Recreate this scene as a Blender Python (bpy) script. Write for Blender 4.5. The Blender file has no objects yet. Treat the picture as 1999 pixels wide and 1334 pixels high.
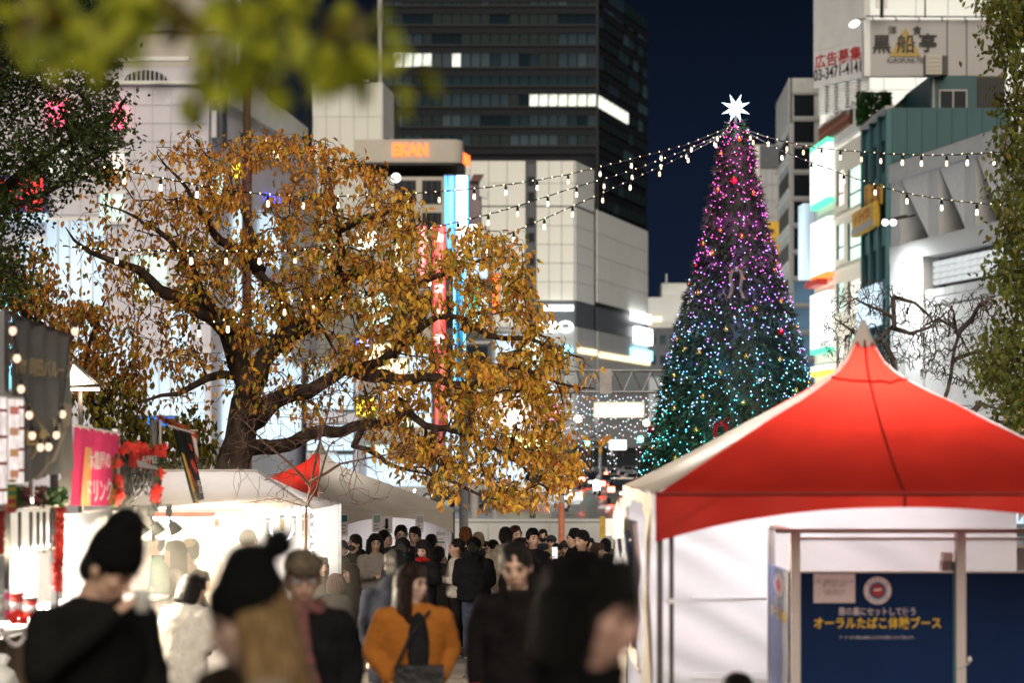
import bpy, bmesh, math, random
from mathutils import Vector, Matrix, Euler, noise
R = math.radians
rnd = random.Random(7)
SC = bpy.context.scene
COL = SC.collection

# ------------------------------------------------------------------ camera
F, CX, HY, HC = 4720.0, 999.5, 880.0, 2.9      # 85 mm lens; horizon row; eye height above the plaza
cam = bpy.data.cameras.new('camera')
cam.lens = 85; cam.sensor_width = 36; cam.sensor_fit = 'HORIZONTAL'
cam.shift_y = (HY - 667) / 1999.0
cam.clip_start = 0.1; cam.clip_end = 5000
cam.dof.use_dof = True; cam.dof.focus_distance = 32.5; cam.dof.aperture_fstop = 1.75
cam.dof.aperture_blades = 9
camo = bpy.data.objects.new('camera', cam); COL.objects.link(camo)
camo.location = (0, 0, HC); camo.rotation_euler = (R(90), 0, 0)
SC.camera = camo

# ------------------------------------------------------------------ night sky
wd_ = bpy.data.worlds.new('World'); SC.world = wd_; wd_.use_nodes = True
nt = wd_.node_tree; nt.nodes.clear()
o_ = nt.nodes.new('ShaderNodeOutputWorld'); bg = nt.nodes.new('ShaderNodeBackground')
tc = nt.nodes.new('ShaderNodeTexCoord'); sx = nt.nodes.new('ShaderNodeSeparateXYZ')
cr = nt.nodes.new('ShaderNodeValToRGB')
nt.links.new(tc.outputs['Generated'], sx.inputs[0]); nt.links.new(sx.outputs['Z'], cr.inputs[0])
cr.color_ramp.elements[0].position = 0.0; cr.color_ramp.elements[0].color = (0.008, 0.0155, 0.036, 1)
cr.color_ramp.elements[1].position = 0.22; cr.color_ramp.elements[1].color = (0.0018, 0.0034, 0.0082, 1)
nt.links.new(cr.outputs[0], bg.inputs[0]); bg.inputs[1].default_value = 1.0
nt.links.new(bg.outputs[0], o_.inputs[0])

# the broad glow of the lit city behind the camera
sl = bpy.data.lights.new('city_glow', 'SUN'); sl.energy = 2.6; sl.angle = R(50); sl.color = (1.0, 0.88, 0.72)
so = bpy.data.objects.new('city_glow', sl); COL.objects.link(so)
so.rotation_euler = Euler((R(60), 0, R(6)), 'XYZ')

vs = SC.view_settings
SC.display_settings.display_device = 'sRGB'
vs.view_transform = 'Standard'; vs.look = 'None'; vs.exposure = 0.12; vs.gamma = 1.0; vs.use_curve_mapping = False
cy = SC.cycles
cy.use_denoising = True
cy.max_bounces = 6; cy.diffuse_bounces = 3; cy.glossy_bounces = 2; cy.transmission_bounces = 4; cy.transparent_max_bounces = 8
cy.sample_clamp_indirect = 4.0; cy.sample_clamp_direct = 0.0
cy.caustics_reflective = False; cy.caustics_refractive = False
cy.use_light_tree = True

# ------------------------------------------------------------------ helpers
def at(px, py, d):
    return Vector(((px - CX) / F * d, d, HC - (py - HY) / F * d))
def gz(y):                                      # the plaza falls gently away from the camera, then runs level
    return max(0.0, 1.12 * (1 - y / 38.0))

def wmat(o):
    m = o.matrix_basis.copy()
    while o.parent is not None:
        o = o.parent; m = o.matrix_basis @ m
    return m

def tagp(o, label=None, cat=None, group=None, kind=None):
    if label: o['label'] = label
    if cat: o['category'] = cat
    if group: o['group'] = group
    if kind: o['kind'] = kind
    return o

def thing(name, label, cat, loc=(0, 0, 0), rotz=0.0, group=None):
    o = bpy.data.objects.new(name, None); COL.objects.link(o)
    o.empty_display_size = 0.1
    o.location = loc; o.rotation_euler = (0, 0, rotz)
    o.matrix_basis                                # location and rotation are read back through wmat
    return tagp(o, label, cat, group)

def link(name, me, parent=None, M=None):
    o = bpy.data.objects.new(name, me); COL.objects.link(o)
    if parent is not None: o.parent = parent
    if M is not None: o.matrix_basis = M
    return o

class MB:
    """collects shapes and links them as one mesh object"""
    def __init__(s): s.v = []; s.f = []; s.mi = []; s.cur = 0
    def add(s, vs, fs):
        b = len(s.v); s.v.extend([Vector(p) for p in vs])
        for f in fs: s.f.append([b + i for i in f]); s.mi.append(s.cur)
        return s
    def quad(s, a, b, c, d): return s.add([a, b, c, d], [(0, 1, 2, 3)])
    def box(s, c, sz, M=None):
        x, y, z = sz[0] / 2, sz[1] / 2, sz[2] / 2
        P = [Vector((i * x, j * y, k * z)) for k in (-1, 1) for j in (-1, 1) for i in (-1, 1)]
        if M is not None: P = [M @ p for p in P]
        c = Vector(c)
        return s.add([c + p for p in P], [(0, 2, 3, 1), (4, 5, 7, 6), (0, 1, 5, 4), (2, 6, 7, 3), (0, 4, 6, 2), (1, 3, 7, 5)])
    def hexa(s, P):                              # 4 bottom corners then 4 top corners, both counter-clockwise seen from above
        return s.add(P, [(3, 2, 1, 0), (4, 5, 6, 7), (0, 1, 5, 4), (1, 2, 6, 5), (2, 3, 7, 6), (3, 0, 4, 7)])
    def prism(s, poly, z0, z1):
        n = len(poly); vs = [(p[0], p[1], z0) for p in poly] + [(p[0], p[1], z1) for p in poly]
        fs = [list(range(n))[::-1], list(range(n, 2 * n))] + [(i, (i + 1) % n, n + (i + 1) % n, n + i) for i in range(n)]
        return s.add(vs, fs)
    def rings(s, rings, cap=True, closed=True):
        n = len(rings[0]); vs = [p for r in rings for p in r]; fs = []
        for k in range(len(rings) - 1):
            for i in range(n if closed else n - 1):
                j = (i + 1) % n
                fs.append((k * n + i, k * n + j, (k + 1) * n + j, (k + 1) * n + i))
        if cap and closed:
            fs.append(list(range(n))[::-1]); fs.append([(len(rings) - 1) * n + i for i in range(n)])
        return s.add(vs, fs)
    def tube(s, pts, rad, n=6, cap=True):
        pts = [Vector(p) for p in pts]
        if not hasattr(rad, '__len__'): rad = [rad] * len(pts)
        rr = []; up = None
        for i, p in enumerate(pts):
            t = (pts[min(i + 1, len(pts) - 1)] - pts[max(i - 1, 0)])
            if t.length < 1e-9: t = Vector((0, 0, 1))
            t.normalize()
            if up is None:
                up = Vector((0, 0, 1)) if abs(t.z) < 0.9 else Vector((1, 0, 0))
            a = t.cross(up)
            if a.length < 1e-6: a = t.orthogonal()
            a.normalize(); b = a.cross(t); up = b
            rr.append([p + (a * math.cos(2 * math.pi * k / n) + b * math.sin(2 * math.pi * k / n)) * rad[i] for k in range(n)])
        rr = [list(reversed(r)) for r in rr]
        return s.rings(rr, cap=cap)
    def ell(s, c, r, M=None, nu=10, nv=7):
        c = Vector(c)
        if not hasattr(r, '__len__'): r = (r, r, r)
        vs = []; fs = []
        def P(x, y, z):
            p = Vector((x * r[0], y * r[1], z * r[2]))
            return c + (M @ p if M is not None else p)
        vs.append(P(0, 0, -1))
        for j in range(1, nv):
            a = -math.pi / 2 + math.pi * j / nv
            for i in range(nu):
                b = 2 * math.pi * i / nu
                vs.append(P(math.cos(a) * math.cos(b), math.cos(a) * math.sin(b), math.sin(a)))
        vs.append(P(0, 0, 1)); top = len(vs) - 1
        for i in range(nu): fs.append((0, 1 + (i + 1) % nu, 1 + i))
        for j in range(nv - 2):
            for i in range(nu):
                k = 1 + j * nu
                fs.append((k + i, k + (i + 1) % nu, k + nu + (i + 1) % nu, k + nu + i))
        k = 1 + (nv - 2) * nu
        for i in range(nu): fs.append((top, k + i, k + (i + 1) % nu))
        return s.add(vs, fs)
    def cap(s, p0, r0, p1, r1, n=10):            # closed capsule between two radii
        p0 = Vector(p0); p1 = Vector(p1)
        s.tube([p0, p1], [r0, r1], n)
        s.ell(p0, r0, None, n, 6); s.ell(p1, r1, None, n, 6)
        return s
    def mesh(s, name, mat, smooth=False):
        me = bpy.data.meshes.new(name)
        me.from_pydata([tuple(p) for p in s.v], [], s.f)
        mats = mat if isinstance(mat, (list, tuple)) else [mat]
        for m in mats: me.materials.append(m)
        if len(mats) > 1: me.polygons.foreach_set('material_index', s.mi)
        if smooth: me.polygons.foreach_set('use_smooth', [True] * len(me.polygons))
        me.update()
        return me
    def build(s, name, mat, parent=None, smooth=False, world=False):
        if world and parent is not None:
            inv = wmat(parent).inverted(); s.v = [inv @ p for p in s.v]
        return link(name, s.mesh(name, mat, smooth), parent)

def copy_tree(o, parent=None):
    c = o.copy(); COL.objects.link(c)
    if parent is not None: c.parent = parent
    for ch in o.children: copy_tree(ch, c)
    return c

_unit = {}
def unit_box(mat):
    me = _unit.get(mat.name)
    if me is None:
        me = MB().box((0, 0, 0), (1, 1, 1)).mesh('panel', mat); _unit[mat.name] = me
    return me

class Face:
    """an upright wall plane from A to B, left to right as seen from outside"""
    def __init__(s, A, B):
        s.A = Vector(A); s.B = Vector(B); d = s.B - s.A; d.z = 0; s.L = d.length
        s.u = d.normalized(); s.n = s.u.cross(Vector((0, 0, 1)))
        s.M = Matrix((s.u, -s.n, Vector((0, 0, 1)))).transposed()
    def pt(s, u, v, w=0): return s.A + s.u * u + Vector((0, 0, v)) + s.n * w
    def uv(s, px, py, w=0.0):
        o = Vector((0, 0, HC)); d = at(px, py, 1.0) - o
        t = (s.A + s.n * w - o).dot(s.n) / d.dot(s.n); p = o + d * t - s.A
        return p.dot(s.u), p.z
    def pp(s, px, py, w=0.0): return s.pt(*s.uv(px, py, w), w)
    def rect(s, x0, y0, x1, y1, w=0.0):
        u0, va = s.uv(x0, y0, w); u1, _ = s.uv(x1, y0, w); _, v0 = s.uv((x0 + x1) / 2, y1, w); _, v1 = s.uv((x0 + x1) / 2, y0, w)
        return u0, u1, v0, v1
    def box(s, mb, u0, u1, v0, v1, w0, w1):
        return mb.hexa([s.pt(u0, v0, w1), s.pt(u1, v0, w1), s.pt(u1, v0, w0), s.pt(u0, v0, w0),
                        s.pt(u0, v1, w1), s.pt(u1, v1, w1), s.pt(u1, v1, w0), s.pt(u0, v1, w0)])
    def panel(s, name, mat, parent, r, w0=0.0, w1=0.06):
        u0, u1, v0, v1 = r
        c = s.pt((u0 + u1) / 2, (v0 + v1) / 2, (w0 + w1) / 2)
        M = Matrix.Translation(c) @ s.M.to_4x4() @ Matrix.Diagonal((abs(u1 - u0), abs(w1 - w0), abs(v1 - v0), 1))
        if parent is not None: M = wmat(parent).inverted() @ M
        return link(name, unit_box(mat), parent, M)
    def grid(s, name, mats, parent, r, nu, nv, gap, w0=0.0, w1=0.06, pick=None):
        u0, u1, v0, v1 = r; du = (u1 - u0) / nu; dv = (v1 - v0) / nv
        for j in range(nv):
            for i in range(nu):
                m = pick(i, j) if pick else mats[rnd.randrange(len(mats))]
                if m is None: continue
                s.panel(name, m, parent, (u0 + i * du + gap / 2, u0 + (i + 1) * du - gap / 2, v0 + j * dv + gap / 2, v0 + (j + 1) * dv - gap / 2), w0, w1)
    def textM(s, u, v, w): return Matrix.Translation(s.pt(u, v, w)) @ Matrix((s.u, Vector((0, 0, 1)), s.n)).transposed().to_4x4()

_dg_tmp = []
def text_mesh(body, size, ext=0.0, align='CENTER', bold=0.0):
    c = bpy.data.curves.new('lettering', 'FONT'); c.body = body; c.size = size; c.extrude = ext
    c.align_x = align; c.align_y = 'CENTER'; c.offset = bold * size; c.resolution_u = 3
    o = bpy.data.objects.new('lettering_tmp', c); COL.objects.link(o)
    bpy.context.view_layer.update()
    me = bpy.data.meshes.new_from_object(o.evaluated_get(bpy.context.evaluated_depsgraph_get()))
    bpy.data.objects.remove(o); bpy.data.curves.remove(c)
    return me
def lettering(body, size, mat, parent, M, ext=0.004, align='CENTER', width=None, name='lettering', bold=0.0, sx=1.0):
    me = text_mesh(body, size, ext, align, bold); me.materials.clear(); me.materials.append(mat)
    if width:
        xs = [v.co.x for v in me.vertices]; wd = max(xs) - min(xs)
        sx = width / wd if wd > 0 else 1
    if sx != 1.0:
        for v in me.vertices: v.co.x *= sx
    if parent is not None: M = wmat(parent).inverted() @ M
    return link(name, me, parent, M)

# ------------------------------------------------------------------ materials
def mat(name, col, rough=0.6, metal=0.0, var=0.12, vscale=6.0, bump=0.0, bscale=40.0, trans=0.0, spec=0.4, coat=0.0, col2=None, sheen=0.0, stretch=None):
    m = bpy.data.materials.new(name); m.use_nodes = True; n = m.node_tree.nodes; l = m.node_tree.links
    b = n['Principled BSDF']; out = n['Material Output']
    b.inputs['Roughness'].default_value = rough; b.inputs['Metallic'].default_value = metal
    b.inputs['Specular IOR Level'].default_value = spec; b.inputs['Coat Weight'].default_value = coat
    if sheen: b.inputs['Sheen Weight'].default_value = sheen
    t = n.new('ShaderNodeTexCoord'); mp = n.new('ShaderNodeMapping'); l.new(t.outputs['Object'], mp.inputs[0])
    if stretch: mp.inputs['Scale'].default_value = stretch
    nz = n.new('ShaderNodeTexNoise'); nz.inputs['Scale'].default_value = vscale; nz.inputs['Detail'].default_value = 5
    l.new(mp.outputs[0], nz.inputs['Vector'])
    mx = n.new('ShaderNodeMix'); mx.data_type = 'RGBA'
    c2 = col2 or tuple(max(0, c * (1 - 2.2 * var)) for c in col)
    c1 = tuple(min(1, c * (1 + var)) for c in col) if not col2 else col
    mx.inputs[6].default_value = (*c2, 1); mx.inputs[7].default_value = (*c1, 1)
    rp = n.new('ShaderNodeMapRange'); rp.inputs[1].default_value = 0.3; rp.inputs[2].default_value = 0.7
    l.new(nz.outputs[0], rp.inputs[0]); l.new(rp.outputs[0], mx.inputs[0]); l.new(mx.outputs[2], b.inputs['Base Color'])
    if bump:
        n2 = n.new('ShaderNodeTexNoise'); n2.inputs['Scale'].default_value = bscale; n2.inputs['Detail'].default_value = 4
        l.new(mp.outputs[0], n2.inputs['Vector'])
        bp = n.new('ShaderNodeBump'); bp.inputs['Strength'].default_value = bump; bp.inputs['Distance'].default_value = 0.02
        l.new(n2.outputs[0], bp.inputs['Height']); l.new(bp.outputs[0], b.inputs['Normal'])
    if trans:
        tr = n.new('ShaderNodeBsdfTranslucent'); ms = n.new('ShaderNodeMixShader'); ms.inputs[0].default_value = trans
        l.new(mx.outputs[2], tr.inputs[0]); l.new(b.outputs[0], ms.inputs[1]); l.new(tr.outputs[0], ms.inputs[2]); l.new(ms.outputs[0], out.inputs[0])
    return m

def emat(name, col, s, sampling='AUTO', var=0.0, vscale=3.0):
    m = bpy.data.materials.new(name); m.use_nodes = True; n = m.node_tree.nodes; l = m.node_tree.links
    n.remove(n['Principled BSDF'])
    e = n.new('ShaderNodeEmission'); e.inputs[0].default_value = (*col, 1); e.inputs[1].default_value = s
    if var:
        t = n.new('ShaderNodeTexCoord'); nz = n.new('ShaderNodeTexNoise'); nz.inputs['Scale'].default_value = vscale
        l.new(t.outputs['Object'], nz.inputs['Vector'])
        rp = n.new('ShaderNodeMapRange'); rp.inputs[1].default_value = 0.35; rp.inputs[2].default_value = 0.65
        rp.inputs[3].default_value = s * (1 - var); rp.inputs[4].default_value = s * (1 + var)
        l.new(nz.outputs[0], rp.inputs[0]); l.new(rp.outputs[0], e.inputs[1])
    l.new(e.outputs[0], n['Material Output'].inputs[0])
    m.cycles.emission_sampling = sampling
    return m

def glass(name, col, rough=0.05, spec=0.15):
    m = bpy.data.materials.new(name); m.use_nodes = True; b = m.node_tree.nodes['Principled BSDF']
    b.inputs['Base Color'].default_value = (*col, 1); b.inputs['Roughness'].default_value = rough; b.inputs['Specular IOR Level'].default_value = spec
    return m

def clear(name, alpha=0.25, col=(0.8, 0.85, 0.9)):
    m = bpy.data.materials.new(name); m.use_nodes = True; n = m.node_tree.nodes; l = m.node_tree.links
    b = n['Principled BSDF']; b.inputs['Base Color'].default_value = (*col, 1); b.inputs['Roughness'].default_value = 0.12
    b.inputs['Alpha'].default_value = alpha
    return m

def area(parent, loc, size, energy, col, aim, name='light', spread=None):
    d = bpy.data.lights.new(name, 'AREA'); d.shape = 'RECTANGLE'; d.size = size[0]; d.size_y = size[1]; d.energy = energy; d.color = col
    if spread: d.spread = spread
    o = bpy.data.objects.new(name, d); COL.objects.link(o)
    q = (Vector(aim) - Vector(loc)).to_track_quat('-Z', 'Y')
    M = Matrix.Translation(Vector(loc)) @ q.to_matrix().to_4x4()
    if parent is not None: o.parent = parent; M = wmat(parent).inverted() @ M
    o.matrix_basis = M
    return o
def point(parent, loc, energy, col, r=0.1, name='light'):
    d = bpy.data.lights.new(name, 'POINT'); d.energy = energy; d.color = col; d.shadow_soft_size = r
    o = bpy.data.objects.new(name, d); COL.objects.link(o)
    M = Matrix.Translation(Vector(loc))
    if parent is not None: o.parent = parent; M = wmat(parent).inverted() @ M
    o.matrix_basis = M
    return o
# ------------------------------------------------------------------ palette
M_pave = mat('paving', (0.16, 0.145, 0.13), 0.55, var=0.2, vscale=2.5, bump=0.3, bscale=60)
M_pave2 = mat('paving_dark', (0.11, 0.10, 0.095), 0.55, var=0.2, vscale=2.5, bump=0.3, bscale=60)
M_joint = mat('paving_joint', (0.05, 0.047, 0.045), 0.9)
M_road = mat('asphalt', (0.06, 0.062, 0.065), 0.32, var=0.2, vscale=0.6, bump=0.3, bscale=30)
M_line = mat('road_paint', (0.78, 0.78, 0.76), 0.6, var=0.1)
M_kerb = mat('kerb_stone', (0.32, 0.31, 0.29), 0.8, bump=0.3)
M_white = mat('white_cladding', (0.74, 0.75, 0.70), 0.55, var=0.05, vscale=0.25)
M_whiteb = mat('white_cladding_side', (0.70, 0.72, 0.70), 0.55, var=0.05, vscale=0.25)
M_lav = mat('pale_tile_wall', (0.60, 0.58, 0.64), 0.5, var=0.05, vscale=0.3)
M_beige = mat('beige_render', (0.50, 0.46, 0.40), 0.7, var=0.06, vscale=0.4)
M_conc = mat('pale_concrete', (0.62, 0.63, 0.62), 0.7, var=0.08, vscale=0.8, bump=0.15, bscale=12)
M_grey = mat('grey_wall', (0.36, 0.37, 0.38), 0.7, var=0.08, vscale=0.5)
M_dgrey = mat('dark_grey_wall', (0.075, 0.085, 0.10), 0.5, var=0.1)
M_seam = mat('dark_seam', (0.05, 0.055, 0.06), 0.7)
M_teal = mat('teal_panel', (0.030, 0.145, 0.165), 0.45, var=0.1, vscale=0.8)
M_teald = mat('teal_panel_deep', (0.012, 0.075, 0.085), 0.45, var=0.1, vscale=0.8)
M_tower = mat('tower_spandrel', (0.018, 0.020, 0.025), 0.6, var=0.2, vscale=0.3, spec=.08)
M_tglass = glass('tower_glass', (0.018, 0.029, 0.032), 0.4, .06)
M_mull = mat('tower_mullion', (0.036, 0.038, 0.044), 0.6, spec=.1)
M_metal = mat('grey_metal', (0.42, 0.42, 0.43), 0.35, 0.8, var=0.1)
M_pole = mat('painted_pole', (0.45, 0.42, 0.41), 0.5, var=0.1)
M_dmetal = mat('dark_metal', (0.045, 0.042, 0.042), 0.45, 0.3)
M_black = mat('black_plastic', (0.012, 0.012, 0.012), 0.5)
M_maroon = mat('maroon_paint', (0.12, 0.045, 0.045), 0.5)
M_red = mat('red_paint', (0.55, 0.05, 0.04), 0.5)
M_yellow = mat('yellow_sign', (0.75, 0.47, 0.04), 0.5)
M_signw = mat('sign_white', (0.80, 0.80, 0.78), 0.5, var=0.04)
M_signg = mat('sign_grey', (0.40, 0.385, 0.38), 0.5, var=0.06, vscale=0.6)
M_gold = mat('sign_gold', (0.42, 0.28, 0.055), 0.45)
M_winglass = glass('window_glass', (0.012, 0.016, 0.022), 0.3, .10)
E_dim = [emat('tower_window_dim_%s' % 'abcd'[i], c, 1.0, 'NONE', 0.5, 0.25) for i, c in enumerate(((0.020, 0.029, 0.031), (0.011, 0.018, 0.020), (0.032, 0.042, 0.042), (0.006, 0.010, 0.012)))]
E_lit = emat('tower_window_lit', (0.92, 0.95, 0.80), 0.8, 'NONE', 0.65, 0.5)
E_white = emat('sign_light_white', (0.95, 1.0, 0.97), 4.0)
E_box = emat('light_box_white', (0.93, 1.0, 0.95), 1.7)
E_shop = emat('shop_light', (0.70, 0.88, 1.0), .85, var=0.5, vscale=0.35)
E_warm = emat('shop_light_warm', (1.0, 0.80, 0.48), 1.5, var=0.4, vscale=0.5)
E_pane = emat('lit_window', (1.0, 0.93, 0.78), 1.0, var=0.3, vscale=0.6)
E_paneg = emat('lit_window_green', (0.75, 1.0, 0.85), 1.0, var=0.3, vscale=0.6)
E_orange = emat('neon_orange', (1.0, 0.15, 0.035), 3.2)
E_red = emat('neon_red', (1.0, 0.06, 0.045), 2.4)
E_pink = emat('neon_pink', (1.0, 0.12, 0.22), 3.0)
E_blue = emat('neon_blue', (0.10, 0.42, 1.0), 4.0)
E_cyan = emat('neon_cyan', (0.25, 0.80, 1.0), 3.5)
E_indigo = emat('neon_indigo', (0.08, 0.10, 1.0), 3.0)
E_green = emat('neon_green', (0.15, 1.0, 0.55), 1.4)
E_yell = emat('neon_yellow', (1.0, 0.80, 0.06), 3.0)

# ------------------------------------------------------------------ ground
def ground_sheet():
    m = MB(); ys = [-12, 0, 5, 10, 16, 22, 28, 32, 40, 55, 72.6]
    for a, b in zip(ys, ys[1:]):
        m.quad((-40, a, gz(a) - 0.03), (45, a, gz(a) - 0.03), (45, b, gz(b) - 0.03), (-40, b, gz(b) - 0.03))
    tagp(m.build('plaza_ground', M_joint), kind='structure')
    s = tagp(bpy.data.objects.new('plaza_paving', None), kind='structure'); COL.objects.link(s)
    # stone slabs where the gap in the crowd shows them
    rows = []; y = 22.0
    while y < 43: rows.append((y, y + 0.58)); y += 0.6
    me = [MB().box((0, 0, 0), (0.88, 0.575, 0.06)).mesh('paving_stone', mm) for mm in (M_pave, M_pave2, M_pave)]
    for k, (a, b) in enumerate(rows):
        for i in range(5):
            x = -2.35 + i * 0.9 + (k % 2) * 0.45; z = (gz(a) + gz(b)) / 2
            sl_ = (gz(b) - gz(a)) / (b - a)
            o = link('paving_stone', me[(k // 3) % 2 if rnd.random() < .8 else 2], s, Matrix.Translation((x, (a + b) / 2, z - 0.03 + rnd.uniform(-.003, .003))) @ Matrix.Rotation(math.atan(sl_), 4, 'X'))
    m = MB(); m.quad((-400, 73, -0.15), (400, 73, -0.15), (900, 3000, -0.15), (-900, 3000, -0.15))
    tagp(m.build('avenue_road', M_road), kind='structure')
    m = MB(); m.box((2, 72.8, -0.06), (85, 0.4, 0.24)); tagp(m.build('plaza_kerb', M_kerb), kind='structure')
    s = tagp(bpy.data.objects.new('zebra_crossing', None), kind='structure'); COL.objects.link(s)
    for i in range(16):
        x = -8 + i * 1.15
        MB().quad((x, 96, -0.146), (x + 0.6, 96, -0.146), (x + 0.7, 103, -0.146), (x + 0.1, 103, -0.146)).build('stripe_marking', M_line, s)
    for k in range(9):
        MB().quad((4.5 + k * .5, 118 + k * 22, -0.146), (4.7 + k * .5, 118 + k * 22, -0.146), (5.2 + k * .5, 128 + k * 22, -0.146), (5.0 + k * .5, 128 + k * 22, -0.146)).build('lane_marking', M_line, s)
    w_ = thing('low_wall', 'long pale stone wall at the far edge of the plaza behind the crowd', 'wall', (2, 71.5, 0))
    for i in range(9):
        MB().box((-7.2 + i * 1.8, 0, 0.4), (1.78, 0.45, 0.8)).build('stone_block', M_conc, w_)
    MB().box((0, 0, 0.84), (16.4, 0.55, 0.08)).build('coping', M_conc, w_)
ground_sheet()

# ------------------------------------------------------------------ dark glass tower
def tower():
    D = 458
    A = at(747, 880, D); B = at(1167, 880, D); C = at(1264, 880, 500)
    t = thing('office_tower', 'dark glass office tower with a few lit floors rising out of the frame', 'building', (A.x, D, -0.15))
    fr = Face((A.x, D, 0), (B.x, D, 0)); rt = Face((B.x, D, 0), (C.x, 500, 0))
    top = HC + 900 / F * D; base = -0.15
    m = MB(); m.prism([(A.x + .3, D + .3), (B.x - .2, D + .3), (C.x - .3, 500), (C.x - 20, 540), (A.x + .3, 540)], base, top + 0.0)
    m.build('tower_core', M_tower, t, world=True)
    rows = [(-38, -14), (3, 9), (28, 47), (66, 86), (104, 130), (147, 166), (183, 207), (223, 246), (263, 283)]
    ncol = 22
    for k, (ya, yb) in enumerate(rows):
        u0, u1, v0, v1 = fr.rect(749, ya, 1165, yb)
        state = 0
        for i in range(ncol):
            px = 749 + (i + .5) * 416 / ncol
            if k == 4 and 763 < px < 908: mm = E_lit if rnd.random() < .9 else E_dim[2]
            elif k == 6 and px > 1028: mm = E_lit
            elif k == 5: mm = E_dim[1] if px > 800 else E_dim[0]
            else:
                if rnd.random() < .45: state = rnd.choice([0, 0, 1, 2, 3, 4, 4])
                mm = (E_dim + [M_tglass])[state]
            du = (u1 - u0) / ncol
            fr.panel('window_pane', mm, t, (u0 + i * du + .12, u0 + (i + 1) * du - .12, v0, v1), -0.3, 0.02)
        if k < len(rows):
            u, _, va, vb = fr.rect(747, yb, 1167, yb + 4); fr.panel('sill_band', M_mull, t, (0, fr.L, va, vb), 0.0, 0.25)
            u, _, va, vb = fr.rect(747, yb + 6, 1167, yb + 18); fr.panel('spandrel', M_tower, t, (0, fr.L, va, vb), 0.0, 0.15)
        for i in range(10):
            w_ = rt.L / 10; vv0 = v0; vv1 = v1
            mm = M_tglass
            if k == 6 and i < 6: mm = E_lit
            elif rnd.random() < .3: mm = E_dim[rnd.choice([1, 3, 3])]
            rt.panel('window_pane', mm, t, (i * w_ + .2, (i + 1) * w_ - .2, vv0, vv1), -0.3, 0.03)
        rt.panel('spandrel', M_tower, t, (0, rt.L, v0 - 1.8, v0 - .4), 0, .15)
    for k in range(9, 14):                       # darker floors below
        v1 = fr.rect(749, 263 + (k - 8) * 40, 1165, 283 + (k - 8) * 40)
        for i in range(10):
            w_ = rt.L / 10
            rt.panel('window_pane', M_tglass if rnd.random() < .8 else E_dim[3], t, (i * w_ + .2, (i + 1) * w_ - .2, v1[2], v1[3]), -0.3, 0.03)
    fr.panel('corner_post', M_mull, t, (fr.L - .35, fr.L + .1, -0.1, top), 0, .4)
    fr.panel('edge_column', M_signg, t, (-0.9, -0.1, -0.1, top), 0, .6)
tower()

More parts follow.
